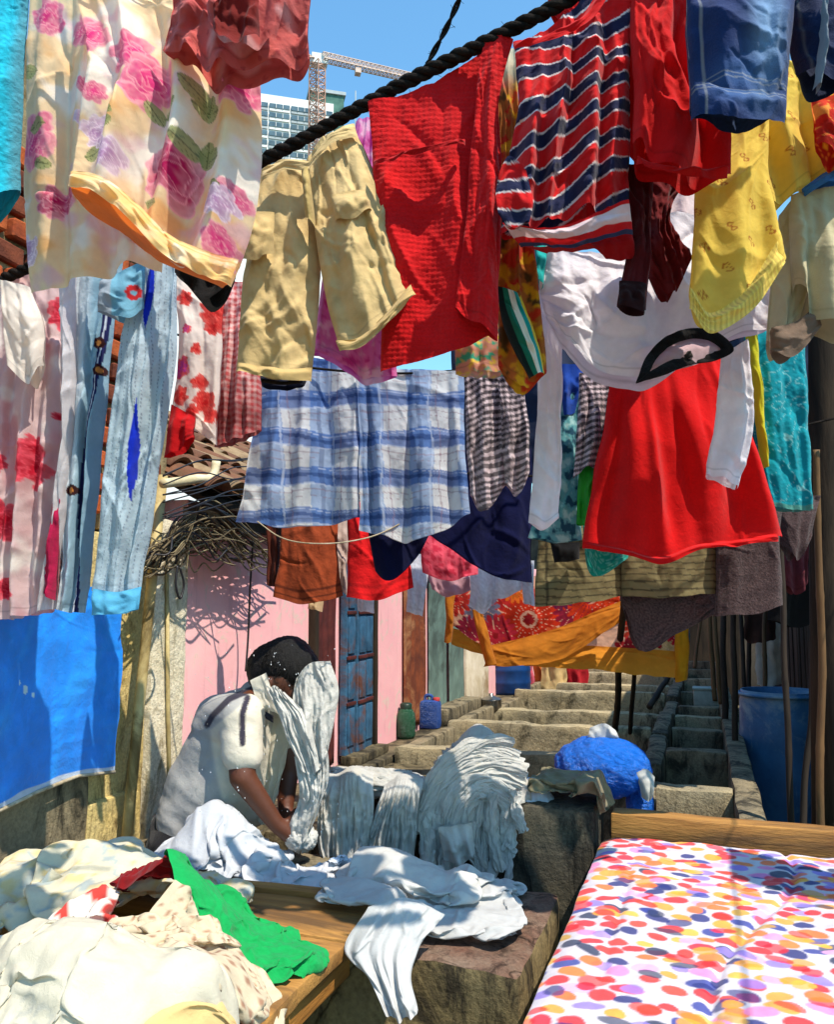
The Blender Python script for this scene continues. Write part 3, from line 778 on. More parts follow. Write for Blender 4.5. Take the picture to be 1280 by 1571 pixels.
for i, (x0, y0, x1, y1, d, r, m) in enumerate([(1129, 1150, 1124, 900, 5.2, .02, 1), (1112, 1085, 1108, 900, 6.2, .024, 1), (1143, 1060, 1134, 900, 6.6, .018, 1),
        (1098, 1050, 1082, 900, 7.5, .022, 0), (1106, 1055, 1092, 905, 7.0, .02, 0), (1172, 1060, 1176, 900, 6.8, .018, 0), (1150, 1060, 1150, 880, 7.6, .022, 1), (1066, 1000, 1085, 910, 9, .018, 0)]):
    pole(["slim dark pole rising from the rail wall by the drum", "stout dark pole on the rail wall farther back", "brown bamboo pole behind the drum's left rim", "pale leaning pole among the props at the channel's end",
          "second pale pole among the props at the channel's end", "brown bamboo pole above the middle of the drum", "blackened pole behind the brown bamboo", "tilted pale pole at the channel's far end"][i],
         at(x0, y0 + 25, d), at(x1, y1 - 40, d * 1.02), r, M_DBAMBOO if m else M_BAMBOO)
# end of the alley: a low dark house far off
far = thing("far_house", (-0.2, 15, 0), "dark low house closing the far end of the alley", "house")
M_FAR = solid_mat("sooty plaster", (92, 82, 70), (52, 46, 40), 2, 0.9, 0.2, 0.3, 20)
rough_box("wall", -4.5, 4.0, 15.0, 15.4, 0, 3.4, M_FAR, far, 0.5, 0.01, 0.02, 61)
rough_box("door", -0.30, 0.55, 14.96, 14.998, 0, 2.0, M_DARKWOOD, far, 0.3, 0.004, 0.004, 62)
rough_box("window", -1.6, -0.7, 14.96, 14.998, 1.1, 1.9, M_DARKWOOD, far, 0.3, 0.004, 0.004, 63)
rough_box("roof", -4.7, 4.2, 14.6, 15.6, 3.41, 3.5, M_SHEET, far, 0.3, 0.02, 0.01, 64)

# ---------------------------------------------------------------- far tower block and crane
M_WHITEB = solid_mat("white render", (232, 232, 228), (214, 214, 212), 0.2, 0.7, 0.3, 0.1, 1)
M_GLASS = solid_mat("dusky glass", (96, 118, 128), (70, 90, 100), 0.3, 0.15, 0.6, 0.0, 1)
M_GREENB = solid_mat("green safety netting", (92, 128, 116), (62, 94, 88), 0.3, 0.9, 0.1, 0.3, 2)
M_GREY = solid_mat("grey spandrel", (176, 184, 186), (150, 160, 164), 0.3, 0.7, 0.3, 0.1, 1)
D = 260.0
tl = at(512, 160, D); tb = thing("office_tower", (tl[0], tl[1], 0), "white slab tower with rows of windows beyond the rope", "tower")
ang = 0.25
ex = np.array([math.cos(YAW + ang), math.sin(YAW + ang), 0]); ey = np.array([-ex[1], ex[0], 0])
def obox(name, org, a0, a1, b0, b1, z0, z1, mat, parent):
    c = [org + ex * a + ey * b + np.array([0, 0, z - org[2]]) for z in (z0, z1) for (a, b) in ((a0, b0), (a1, b0), (a1, b1), (a0, b1))]
    me = bpy.data.meshes.new(name)
    me.from_pydata([tuple(p) for p in c], [], [(0, 3, 2, 1), (4, 5, 6, 7), (0, 1, 5, 4), (1, 2, 6, 5), (2, 3, 7, 6), (3, 0, 4, 7)])
    return link_mesh(name, me, mat, parent, None, False)
ztop = float(tl[2]); W = 46.0
obox("wall", tl, -W, 0, 0, 18, 0, ztop, M_WHITEB, tb)
fl = 2.95
for f in range(14):
    z = ztop - 2.9 - f * fl
    for k in range(7):
        a0 = -W + 0.6 + k * 6.5
        obox("window", tl, a0, a0 + 6.0, -0.5, -0.02, z - 1.35, z, M_GLASS, tb)
        obox("spandrel", tl, a0, a0 + 6.0, -0.35, -0.02, z - 1.35 - .9, z - 1.35, M_GREY if (k + f // 3) % 2 else M_WHITEB, tb)
        for q in range(2): obox("mullion", tl, a0 + 1.9 + q * 2.0, a0 + 2.05 + q * 2.0, -0.7, -0.5, z - 1.35, z, M_WHITEB, tb)
gb = at(528, 148, 300.0); gtb = thing("netted_tower", (gb[0], gb[1], 0), "taller tower wrapped in green netting behind the white tower", "tower")
obox("wall", gb, -12, 0, 0, 14, 0, float(gb[2]), M_GREENB, gtb)
obox("parapet", gb, -12.6, 0.6, -0.6, 14.6, float(gb[2]), float(gb[2]) + 1.2, M_GREY, gtb)
obox("antenna_mast", at(545, 160, 300.0), 0, .35, 0, .35, 0, float(at(545, 138, 300.0)[2]), M_GREY, gtb)
# crane
crane = thing("tower_crane", at(487, 300, 240.0), "pale lattice tower crane with rusty mast above the white tower", "crane")
M_CRANE = solid_mat("faded crane paint", (216, 196, 184), (186, 156, 140), 0.8, 0.6, 0.3, 0.1, 1)
M_CRANEW = solid_mat("crane cab white", (226, 226, 224), (200, 200, 196), 0.8, 0.6, 0.3, 0.1, 1)
def lattice(name, p0, p1, w, bays, mat, parent, r=0.16):
    p0 = np.asarray(p0, float); p1 = np.asarray(p1, float); dr = (p1 - p0) / np.linalg.norm(p1 - p0)
    s = np.cross(dr, [0.2, 0.9, 0.1]); s /= np.linalg.norm(s); t = np.cross(dr, s)
    VV, FF, off = [], [], 0
    def bar(a, b, r):
        nonlocal off
        V, Q = tube_np([a, b], r, 4, False); VV.append(V); FF.append(Q + off); off += len(V)
    cs = [s * w / 2 + t * w / 2, -s * w / 2 + t * w / 2, -s * w / 2 - t * w / 2, s * w / 2 - t * w / 2]
    for c in cs: bar(p0 + c, p1 + c, r * 1.5)
    for i in range(bays):
        a = p0 + (p1 - p0) * i / bays; b = p0 + (p1 - p0) * (i + 1) / bays
        for j in range(4):
            c0, c1 = cs[j], cs[(j + 1) % 4]
            bar(a + c0, b + c1, r); bar(a + c1, b + c0, r * 0.8); bar(a + c0, a + c1, r)
    me = np_mesh(name, np.concatenate(VV), np.concatenate(FF)); return link_mesh(name, me, mat, parent)
Dc = 240.0
lattice("mast", at(485, 330, Dc), at(487, 96, Dc), 3.2, 22, solid_mat("crane mast primer", (206, 166, 148), (180, 134, 114), 0.8, 0.7), crane, 0.13)
lattice("jib", at(495, 88, Dc), at(640, 122, Dc + 20), 1.9, 22, M_CRANE, crane, 0.12)
lattice("counter_jib", at(478, 92, Dc), at(415, 90, Dc - 10), 1.9, 10, M_CRANE, crane, 0.13)
obox("slewing_cab", at(478, 97, Dc), 0, 4.5, -1, 2, float(at(478, 98, Dc)[2]), float(at(478, 82, Dc)[2]), M_CRANEW, crane)
obox("trolley", at(545, 114, Dc), 0, 1.6, -1, 1, float(at(545, 114, Dc)[2]), float(at(545, 106, Dc)[2]), M_CRANE, crane)
# ================================================================== ROPES
M_ROPE = solid_mat("black coir rope", (44, 38, 34), (22, 19, 17), 30, 0.95, 0.1, 0.8, 200)
M_ROPEP = solid_mat("pale cord", (190, 178, 156), (140, 126, 100), 20, 0.9, 0.1, 0.4, 100)
M_WIRE = solid_mat("black cable", (34, 34, 40), (24, 24, 28), 20, 0.5, 0.4, 0.1, 60)
def rope(label, pts, r, strands=3, mat=M_ROPE, pitch=0.09, name="clothes_rope"):
    P = resamp(np.asarray(pts, float), max(30, int(np.linalg.norm(np.diff(np.asarray(pts), axis=0), axis=1).sum() / 0.009)))
    t = np.gradient(P, axis=0); t /= np.linalg.norm(t, axis=1)[:, None]
    a = np.cross(t, [0, 0, 1.0]); a /= np.linalg.norm(a, axis=1)[:, None]; b = np.cross(t, a)
    s = np.concatenate([[0], np.cumsum(np.linalg.norm(np.diff(P, axis=0), axis=1))])
    o = thing(name, P[0], label, "rope")
    for k in range(strands):
        ph = 2 * np.pi * (s / pitch + k / strands)
        q = P + r * 0.62 * (np.cos(ph)[:, None] * a + np.sin(ph)[:, None] * b)
        tube("strand", q, r * 0.62 * (1 + 0.12 * noise2(s * 30, s * 0 + k, 3)), mat, o, 7)
    # loose fibres
    rg = np.random.RandomState(5); VV, QQ, off = [], [], 0
    for i in range(int(s[-1] * 90)):
        j = rg.randint(2, len(P) - 2); d = a[j] * rg.randn() + b[j] * rg.randn() + t[j] * rg.randn()
        d /= np.linalg.norm(d); V, Q = tube_np([P[j] + d * r, P[j] + d * (r + rg.uniform(.003, .012)) + t[j] * rg.uniform(-.008, .008)], 0.0005, 3, False)
        VV.append(V); QQ.append(Q + off); off += len(V)
    f = link_mesh("fibre", np_mesh("fibre", np.concatenate(VV), np.concatenate(QQ)), mat, o); f["kind"] = "stuff"
    return o
rope("thick black braided rope carrying the khaki shorts and red towel",
     [at(-160, 500, 2.5), at(0, 430, 2.36), at(200, 342, 2.16), at(400, 248, 1.98), at(640, 118, 1.86), at(800, 38, 1.78), at(1000, -70, 1.7), at(1400, -300, 1.6)], 0.0135)
rope("slim dark rope rising steeply above the red towel", [at(655, 100, 1.85), at(682, 50, 1.83), at(712, -15, 1.8), at(760, -120, 1.75)], 0.0055, 2)
def line(label, pts, r=0.004, mat=M_ROPE): return tag(tube("washing_line", resamp(np.asarray(pts), 40), r, mat, None, 6), label, "rope")
line("thin line holding the scarlet skirt and turquoise kurta", [at(830, 500, 2.45), at(960, 545, 2.42), at(1330, 430, 2.5)])
line("thin line holding the plaid cloth", [at(230, 500, 2.9), at(420, 556, 2.76), at(720, 566, 2.74), at(900, 520, 2.8)])
line("thin line holding the navy cloth and olive trousers", [at(340, 640, 3.0), at(560, 705, 2.85), at(860, 730, 2.85), at(1290, 640, 2.9)])
line("pale string sagging below the plaid cloth", [at(395, 800, 2.72), at(430, 824, 2.7), at(500, 834, 2.68), at(560, 826, 2.68), at(640, 790, 2.8)], 0.0022, M_ROPEP)
line("thin line holding the far brown and red towels", [at(380, 770, 3.45), at(640, 790, 3.4), at(760, 800, 3.4), at(900, 780, 3.4)])
line("line holding the flowered orange sheet", [at(640, 880, 4.5), at(690, 900, 4.5), at(950, 905, 4.52), at(1100, 880, 4.6)])
line("near line holding the peach flowered dress", [at(-100, -40, 1.5), at(250, -30, 1.5), at(600, -70, 1.5)])
line("near line holding the blue jeans", [at(900, -60, 1.55), at(1400, -80, 1.55)])

# ================================================================== GARMENTS
W_ = (242, 240, 236)
COT = cloth_mat(0.30, 0.9, 0.35, 60, key="cotton")
THIN = cloth_mat(0.45, 0.9, 0.25, 50, key="thin cotton")
HEAVY = cloth_mat(0.10, 0.9, 0.5, 90, key="heavy cotton")
SILKY = cloth_mat(0.22, 0.5, 0.3, 40, 0.35, key="satin")

# --- cyan towel, left edge
def c_cyan(k):
    n = fbm(k.X / 6, k.Y / 6, 3, 3)
    C = lin((30, 178, 205)) * (1 + 0.5 * n)[..., None]
    C = over(C, sstep(0.86, 0.98, k.u) * 0.6, lin((96, 130, 140)))
    return C
tag(cloth("towel", [(-120, -20), (42, -20)], [(-120, 330), (-40, 335), (4, 318), (34, 290)], None, [(42, -20), (38, 120), (30, 250), (30, 292)], d=1.48, col=c_cyan, folds=3, famp=.012,
     seed=2, mat=HEAVY, relief=lambda k: 0.003 * fbm(k.X / 5, k.Y / 5, 2, 9)), "turquoise terry towel beside the peach flowered dress", "towel")

# --- peach flowered dress: back panel + front panel + hem
PINK, DPINK, LPINK = lin((226, 60, 132)), lin((196, 20, 92)), lin((244, 166, 178))
GRN, DGRN = lin((164, 172, 112)), lin((96, 112, 62))
def c_peach(seedoff):
    def f(k):
        n = fbm(k.X / 95, k.Y / 95, 4, 31 + seedoff)
        C = lin((252, 222, 178)) + 0 * k.X[..., None]
        C = over(C, sstep(0.02, 0.28, n), lin((255, 246, 232)))
        C = over(C, sstep(0.08, 0.38, -n) * 0.8, lin((250, 186, 112)))
        m = fbm(k.X / 70 + 9, k.Y / 70, 3, 77 + seedoff)
        C = over(C, sstep(0.16, 0.4, m) * 0.7, lin((240, 190, 200)))
        ro = [(210, 100, 34), (238, 140, 36), (140, 60, 30), (60, 225, 34), (95, 318, 30), (272, 280, 44), (362, 318, 26), (370, 150, 30), (330, 20, 36), (75, 30, 24), (150, 150, 18), (345, 385, 22)]
        for i, (x, y, r) in enumerate(ro):
            C = rose(C, k.X, k.Y, x, y, r * 1.0, DPINK if i in (4, 5, 8) else PINK, LPINK, i, 0.45, 1.2 if i % 2 else 0.85)
        for (x, y, L, a) in [(285, 140, 44, .5), (300, 170, 40, .2), (318, 180, 30, -1.2), (270, 228, 46, .35), (306, 238, 46, .6), (318, 262, 42, -1.5), (335, 300, 30, 1.2), (232, 170, 34, .9), (45, 198, 34, .1), (170, 225, 26, -.2),
                             (60, 260, 30, .2), (230, 320, 24, .5), (30, 110, 34, .2), (180, 200, 20, .6), (255, 185, 28, -.4), (130, 242, 38, -.2)]:
            C = leaf(C, k.X, k.Y, x, y, L, a, GRN, DGRN)
        for (x, y) in [(150, 205), (345, 330), (40, 385), (180, 265)]:
            C = rose(C, k.X, k.Y, x, y, 24, lin((196, 150, 190)), lin((240, 220, 232)), x, .6)
        return C
    return f
dress = thing("floral_dress", at(215, -30, 1.52), "peach dress printed with pink roses and green leaves, hem flaring open", "dress")
cloth("back_panel", [(46, -30), (250, -30)], [(46, 450), (110, 443), (180, 430), (243, 412)], [(46, -30), (40, 120), (30, 260), (36, 380), (46, 450)], [(250, -30), (250, 200), (243, 412)], d=1.58, col=c_peach(0),
      folds=5, famp=.022, vprof=.6, seed=5, mat=THIN, parent=dress, step=2.0, back=False)
cloth("front_panel", [(110, -30), (400, -30)], [(106, 288), (150, 300), (205, 345), (250, 392), (310, 425), (352, 436)], [(110, -30), (138, 90), (118, 220), (106, 288)],
      [(400, -30), (398, 130), (398, 270), (384, 350), (352, 436)], d=(1.52, 1.52, 1.46, 1.44), col=c_peach(0), folds=6, famp=.030, edge=.3, vprof=.6, seed=8, mat=THIN, parent=dress, step=1.9, back=False, crumple=.006)
def c_hem(k):
    n = fbm(k.X / 30, k.Y / 30, 3, 4)
    C = c_peach(0)(k)
    C = over(C, .62 + 0 * n, lin((250, 206, 118)))
    C = over(C, sstep(.1, .4, n) * .8, lin((255, 242, 214)))
    return over(C, (np.abs(k.v - 0.2) < 0.04).astype(float) * .4, lin((196, 140, 60)))
cloth("hem_band", [(108, 262), (155, 272), (212, 315), (256, 358), (312, 385), (366, 398)], [(106, 290), (150, 302), (205, 347), (250, 394), (310, 427), (354, 440)], d=(1.385, 1.38, 1.38, 1.385), edge=.2, creases=5, camp=.003, col=c_hem,
      folds=8, famp=.012, crumple=.005, seed=9, mat=THIN, parent=dress, back=False, step=2.0)
cloth("hem_inner_glow", [(106, 285), (150, 297), (205, 342), (250, 388), (310, 420), (352, 432)], [(112, 300), (150, 340), (200, 372), (255, 412), (300, 432), (340, 442)], d=(1.395, 1.395, 1.56, 1.56), col=plain((232, 120, 40), .3),  # orange paints the glow of sun through the cloth inside the hem
      folds=3, famp=.006, crumple=.003, seed=10, mat=COT, parent=dress, back=False)
# --- dusty rose blouse, bunched, seen into its sleeve
def c_rose(k):
    C = lin((196, 92, 88)) * (1 + .25 * fbm(k.X / 40, k.Y / 40, 3, 2))[..., None]
    dots = np.hypot((k.X % 26) - 13, ((k.Y + 13 * ((k.X // 26) % 2)) % 26) - 13)
    C = over(C, (dots < 3.4).astype(float) * .55, lin((150, 40, 50)))
    return over(C, sstep(.15, .4, fbm(k.X / 60, k.Y / 60, 3, 8)) * .5, lin((232, 186, 184)))
bl_ = thing("rose_blouse", at(360, -30, 1.42), "dusty rose printed blouse bunched beside the peach dress", "blouse")
cloth("body", [(262, -40), (480, -40)], [(248, 70), (290, 82), (335, 128), (400, 110), (430, 96), (470, 88)], [(262, -40), (262, 20), (248, 70)], [(480, -40), (470, 30), (474, 88)], d=1.42, col=c_rose, folds=6, famp=.022, crumple=.01, cscale=14, seed=12, parent=bl_, step=2.0)
cloth("sleeve", [(322, -20), (345, -34), (440, -40)], [(322, 42), (350, 82), (380, 92), (425, 60)], [(322, -20), (318, 20), (322, 42)], [(440, -40), (436, 10), (425, 60)], d=1.375, col=c_rose, folds=4, famp=.012, seed=13, parent=bl_, back=False, step=2.2)
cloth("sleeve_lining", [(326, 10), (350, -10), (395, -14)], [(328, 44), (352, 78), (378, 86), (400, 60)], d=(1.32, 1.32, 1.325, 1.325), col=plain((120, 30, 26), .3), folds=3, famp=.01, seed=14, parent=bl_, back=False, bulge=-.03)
# --- black cloth below
tag(cloth("vest", [(262, 380), (372, 400)], [(268, 418), (300, 452), (318, 470), (336, 462), (362, 428)], d=1.72, col=(20, 18, 20), folds=3, seed=15, mat=HEAVY), "black vest tip showing under the peach dress hem", "vest")

# --- khaki shorts
def c_khaki(k):
    n = fbm(k.X / 30, k.Y / 30, 4, 5)
    C = lin((204, 178, 126)) * (1 + .2 * n)[..., None]
    r = ridged(k.X / 70, k.Y / 60, 3, 7)
    C = over(C, sstep(.85, 1.05, r) * .35, lin((222, 202, 156)))
    return over(C, sstep(.15, .5, -n) * .3, lin((168, 140, 84)))
KH = cloth_mat(0.12, 0.9, 0.3, 80, key="khaki twill", wr=0.45)
sh = thing("khaki_shorts", at(480, 215, 1.92), "khaki cotton shorts pegged over the black rope", "shorts")
cloth("leg", [(402, 262), (438, 248), (472, 256)], [(364, 570), (400, 578), (440, 584), (478, 580)], [(402, 262), (388, 330), (372, 440), (364, 570)], [(472, 256), (488, 360), (490, 470), (478, 580)], d=(1.93, 1.92, 1.9, 1.9), col=c_khaki,
      folds=4, famp=.012, crumple=.005, cscale=11, creases=40, camp=.009, seed=21, mat=KH, parent=sh, gap=.045, backlift=10)
cloth("leg", [(470, 250), (500, 212), (542, 192)], [(520, 536), (545, 538), (590, 505), (637, 450)], [(470, 250), (480, 330), (500, 450), (520, 536)], [(542, 192), (575, 270), (610, 370), (637, 450)], d=(1.92, 1.9, 1.84, 1.86), col=c_khaki,
      folds=4, famp=.014, crumple=.005, cscale=11, creases=40, camp=.009, seed=22, mat=KH, parent=sh, gap=.055, backlift=26)
cloth("waistband", [(400, 262), (436, 246), (474, 250), (505, 208), (542, 190)], [(402, 284), (440, 266), (478, 270), (512, 230), (550, 212)], d=1.885, col=plain((206, 180, 128), .15), folds=3, famp=.004, crumple=.004, seed=23, mat=KH, parent=sh, back=False, smooth=False)
def pocket(parent, pts, d, col, mat, seed, name="pocket"):
    return cloth(name, pts[0], pts[1], d=d, col=col, folds=2, famp=.003, crumple=.005, seed=seed, mat=mat, parent=parent, back=False)
pocket(sh, [[(376, 330), (420, 326)], [(372, 398), (394, 408), (420, 392)]], 1.868, plain((194, 168, 116), .2), KH, 24)
pocket(sh, [[(506, 300), (560, 290)], [(514, 340), (540, 345), (570, 322)]], 1.835, plain((198, 172, 120), .2), KH, 25, "pocket_flap")
cloth("fly", [(462, 262), (474, 258)], [(470, 340), (484, 352)], d=1.865, col=plain((186, 162, 104), .15), folds=1, famp=.002, seed=26, mat=KH, parent=sh, back=False)
def cuff(pts0, pts1, d, sd): cloth("cuff", pts0, pts1, d=d, col=plain((190, 162, 108), .2), folds=3, famp=.003, crumple=.003, seed=sd, mat=KH, parent=sh, back=False)
cuff([(366, 556), (402, 563), (440, 568), (478, 564)], [(364, 573), (400, 581), (440, 587), (478, 583)], 1.845, 27)
cuff([(516, 522), (544, 522), (586, 490), (630, 436)], [(521, 539), (546, 541), (592, 508), (638, 453)], (1.80, 1.79, 1.79, 1.80), 28)
line("dark waist tie across the shorts", [at(402, 584, 1.9), at(430, 588, 1.9), at(460, 586, 1.9)], .004)

# --- red waffle towel
def c_red(k):
    C = lin((200, 14, 20)) * (1 + .2 * fbm(k.X / 40, k.Y / 40, 3, 6) + .15 * noise2(k.X / 3, k.Y / 3, 4))[..., None]
    return C
def waffle(k):
    return 0.0011 * (np.abs(np.sin(k.X / 8 * np.pi + k.Y / 60)) + np.abs(np.sin(k.Y / 8 * np.pi)))
rt = thing("red_towel", at(670, 110, 1.86), "scarlet waffle towel hung in a fold over the black rope", "towel")
cloth("back_fold", [(566, 158), (640, 140), (715, 98), (760, 66)], [(584, 574), (640, 560), (700, 545), (764, 512)], [(566, 158), (572, 260), (586, 420), (584, 574)], [(760, 66), (770, 260), (764, 512)], d=(1.87, 1.84, 1.82, 1.87), col=c_red,
      folds=3, famp=.016, seed=31, mat=HEAVY, parent=rt, step=2.2, relief=waffle, back=False)
cloth("front_fold", [(742, 66), (770, 54), (788, 62)], [(700, 470), (735, 500), (764, 522)], [(742, 66), (726, 200), (716, 330), (700, 470)], [(788, 62), (770, 130), (765, 300), (764, 522)], d=(1.80, 1.79, 1.77, 1.77), col=c_red,
      folds=2, famp=.012, seed=32, mat=HEAVY, parent=rt, step=2.0, relief=waffle, back=True, gap=.012)
cloth("border_band", [(572, 244), (640, 236), (715, 214)], [(572, 256), (640, 248), (715, 226)], d=(1.828, 1.80, 1.80, 1.828), col=plain((168, 10, 16), .1), folds=2, famp=.004, seed=33, mat=HEAVY, parent=rt, back=False)
# --- magenta / pink scarf behind shorts
def c_mag(k):
    n = fbm(k.X / 20, k.Y / 26, 4, 8)
    C = lin((232, 130, 196)) * (1 + .2 * n)[..., None]
    C = over(C, sstep(0.05, .3, n), lin((206, 60, 150)))
    return over(C, sstep(0.1, .3, -n) * .8, lin((250, 214, 230)))
tag(cloth("scarf", [(545, 186), (580, 178)], [(478, 545), (540, 570), (572, 590), (610, 575)], [(545, 186), (500, 400), (478, 545)], [(580, 178), (596, 380), (610, 575)], d=2.05, col=c_mag, folds=5, famp=.02, seed=35, mat=THIN), "magenta and pink scarf hanging behind the khaki shorts", "scarf")
tag(cloth("scarf", [(700, 510), (830, 480)], [(700, 572), (770, 574), (820, 560)], d=2.15, col=lambda k: over(over(lin((226, 160, 140)) + 0 * k.X[..., None], sstep(0, .2, fbm(k.X / 14, k.Y / 14, 3, 4)), lin((70, 180, 150))), sstep(.1, .3, fbm(k.X / 12, k.Y / 12, 3, 14)), lin((236, 206, 80))), folds=4, seed=36, mat=THIN), "patchy green and yellow scarf end below the red towel", "scarf")
# --- multicolour scarf with striped edge
def c_multi(k):
    n = fbm(k.X / 34, k.Y / 40, 4, 41); m = fbm(k.X / 22, k.Y / 22, 3, 43)
    C = lin((190, 116, 52)) * (1 + .3 * m)[..., None]
    C = over(C, sstep(0.03, .16, n), lin((206, 60, 34)))
    C = over(C, sstep(.02, .2, m), lin((228, 176, 40)))
    C = over(C, sstep(.18, .3, -n), lin((96, 74, 40)))
    return over(C, sstep(150, 90, k.Y), lin((236, 226, 200)))
ms = thing("printed_scarf", at(785, 75, 1.95), "rust and yellow printed scarf with green striped edge beside the red towel", "scarf")
cloth("body", [(762, 80), (792, 74)], [(765, 560), (800, 602), (838, 575)], [(762, 80), (762, 300), (765, 560)], [(792, 74), (800, 200), (822, 400), (838, 575)], d=1.95, col=c_multi, folds=4, famp=.016, seed=41, mat=THIN, parent=ms, step=2.0)
def c_edge(k):
    s = k.u
    C = np.where((s < .22)[..., None], lin((18, 40, 40)), np.where((s < .45)[..., None], lin((30, 120, 96)), np.where((s < .66)[..., None], lin((240, 240, 220)), np.where((s < .85)[..., None], lin((30, 168, 160)), lin((240, 216, 60))))))
    return C
cloth("striped_edge", [(764, 440), (800, 452)], [(812, 582), (836, 576)], [(764, 440), (772, 500), (800, 560), (812, 582)], [(800, 452), (818, 500), (830, 545), (836, 576)], d=1.905, col=c_edge, folds=1, famp=.004, seed=42, mat=COT, parent=ms, back=False, step=1.6)
line_teal = cloth("blouse", [(818, 370), (842, 376)], [(822, 430), (836, 440)], d=2.12, col=(24, 170, 168), folds=1, seed=44); tag(line_teal, "sliver of teal blouse behind the white T-shirt", "blouse")

# --- striped T-shirt
def c_stripes(k):
    t = (k.Y + 0.30 * (k.X - 880) + 40 * noise2(k.X / 150, k.Y / 220, 51) - 160 * k.disp) / 53.0
    f = t - np.floor(t)
    C = np.where((f < .52)[..., None], lin((214, 26, 30)), np.where((f < .575)[..., None], lin((232, 222, 220)), np.where((f < .94)[..., None], lin((34, 38, 72)), lin((226, 214, 214)))))
    return C * (1 + .12 * fbm(k.X / 10, k.Y / 10, 2, 5))[..., None]
ts = thing("striped_tshirt", at(900, -20, 1.74), "red, navy and white striped T-shirt bunched over the rope", "t-shirt")
cloth("body", [(790, 66), (850, 40), (920, -20), (972, -30)], [(770, 345), (800, 358), (860, 345), (966, 312)], [(790, 66), (796, 160), (778, 260), (770, 345)], [(972, -30), (968, 150), (966, 312)], d=1.74, col=c_stripes, folds=7, famp=.036, crumple=.010, cscale=10, creases=24, camp=.012, seed=51, parent=ts, step=1.9, gap=.05)
cloth("hem_fold", [(772, 340), (830, 352), (966, 306)], [(800, 378), (832, 386), (970, 362)], d=(1.70, 1.68, 1.72, 1.74), col=lambda k: np.where((np.abs(k.v - .38) < .26)[..., None], lin((222, 196, 200)), np.where((k.v > .86)[..., None], lin((50, 52, 84)), lin((196, 24, 30)))) + 0 * k.X[..., None],
      folds=4, famp=.008, seed=52, parent=ts, back=False, step=2.0)
cloth("red_lining", [(800, 376), (832, 382), (968, 356)], [(838, 392), (900, 396), (952, 402), (975, 398)], d=(1.76, 1.76, 1.80, 1.80), col=plain((160, 14, 20), .2), folds=4, famp=.01, seed=53, parent=ts, back=False)
cloth("sleeve", [(768, 262), (782, 238), (808, 262)], [(764, 330), (790, 348), (812, 344)], [(768, 262), (762, 300), (764, 330)], [(808, 262), (818, 310), (812, 344)], d=1.66, col=c_stripes, folds=2, famp=.01, seed=54, parent=ts, gap=.004, creases=4)
cloth("neck_rib", [(788, 62), (830, 58), (880, 40), (925, -20)], [(790, 80), (838, 78), (892, 56), (944, -14)], d=1.66, col=plain((206, 22, 26), .1), folds=4, famp=.006, seed=55, parent=ts, back=False)
# --- red shirt
rs = thing("red_tshirt", at(1030, -40, 1.76), "plain red T-shirt hanging between striped shirt and jeans", "t-shirt")
RED = plain((205, 12, 14), .1)
cloth("body", [(840, -20), (870, -40), (1060, -40)], [(842, 20), (975, 230), (1000, 262), (1090, 150)], d=(1.86, 1.80, 1.82, 1.86), col=RED, folds=4, famp=.02, seed=61, parent=rs)
cloth("sleeve", [(966, -40), (1064, -40)], [(968, 230), (992, 268), (1060, 282), (1118, 276)], [(966, -40), (968, 120), (968, 230)], [(1064, -40), (1074, 120), (1120, 190), (1118, 276)], d=(1.74, 1.72, 1.70, 1.72), col=RED, folds=4, famp=.034, crumple=.007, creases=18, camp=.011, seed=62, parent=rs, gap=.05, backlift=14)
cloth("cuff", [(978, 238), (1000, 252), (1060, 264), (1117, 258)], [(976, 252), (998, 268), (1060, 284), (1117, 277)], d=1.652, col=plain((186, 10, 12), .1), folds=2, famp=.003, seed=63, parent=rs, back=False)
# --- maroon gathered sleeve dropping from striped shirt
mr = thing("maroon_blouse", at(975, 290, 1.82), "dark maroon blouse with ruffled edge dangling below the striped shirt", "blouse")
MAR = plain((86, 16, 20), .3)
cloth("sleeve", [(960, 250), (1005, 262)], [(950, 468), (968, 472), (992, 476)], [(960, 250), (966, 340), (950, 468)], [(1005, 262), (1000, 370), (992, 476)], d=1.80, col=MAR, folds=4, famp=.012, seed=65, parent=mr, gap=.02)
cloth("cuff", [(950, 430), (991, 436)], [(948, 472), (990, 482)], d=1.765, col=plain((40, 12, 14), .3), folds=2, famp=.004, seed=66, parent=mr, back=True, gap=.02)
cloth("ruffle", [(985, 270), (1060, 262)], [(994, 425), (1030, 458), (1040, 440), (1062, 395)], [(985, 270), (990, 350), (994, 425)], [(1060, 262), (1030, 330), (1062, 395)], d=2.0, col=plain((104, 22, 26), .35), folds=6, famp=.014, crumple=.012, cscale=20, seed=67, parent=mr)
# --- jeans
def c_jean(k):
    C = lin((20, 42, 90)) + 0 * k.X[..., None]
    fade = np.exp(-((k.X - 1165) / 26) ** 2 - ((k.Y - 60) / 90) ** 2)
    C = over(C, fade * .7, lin((130, 166, 204)))
    C = over(C, np.exp(-((k.X - 1120) / 40) ** 2 - ((k.Y - 140) / 30) ** 2) * .3, lin((70, 120, 180)))
    tw = 0.5 + .5 * np.sin((k.X + k.Y * .8) * 1.4)
    C = C * (0.86 + .2 * tw)[..., None] * (1 + .16 * fbm(k.X / 18, k.Y / 30, 3, 3))[..., None]
    st = (np.abs(k.u - .09) < .01)
    st = st | (np.abs(k.Y - 132 - .12 * (k.X - 1064)) < 1.1) | (np.abs(k.Y - 139 - .12 * (k.X - 1064)) < 1.1)
    return over(C, st * .45, lin((150, 150, 150)))
DEN = cloth_mat(0.03, 0.85, 0.35, 200, key="denim", wr=0.0)
jn = thing("blue_jeans", at(1150, -60, 1.56), "faded blue denim jeans hanging legs down by the yellow shirt", "jeans")
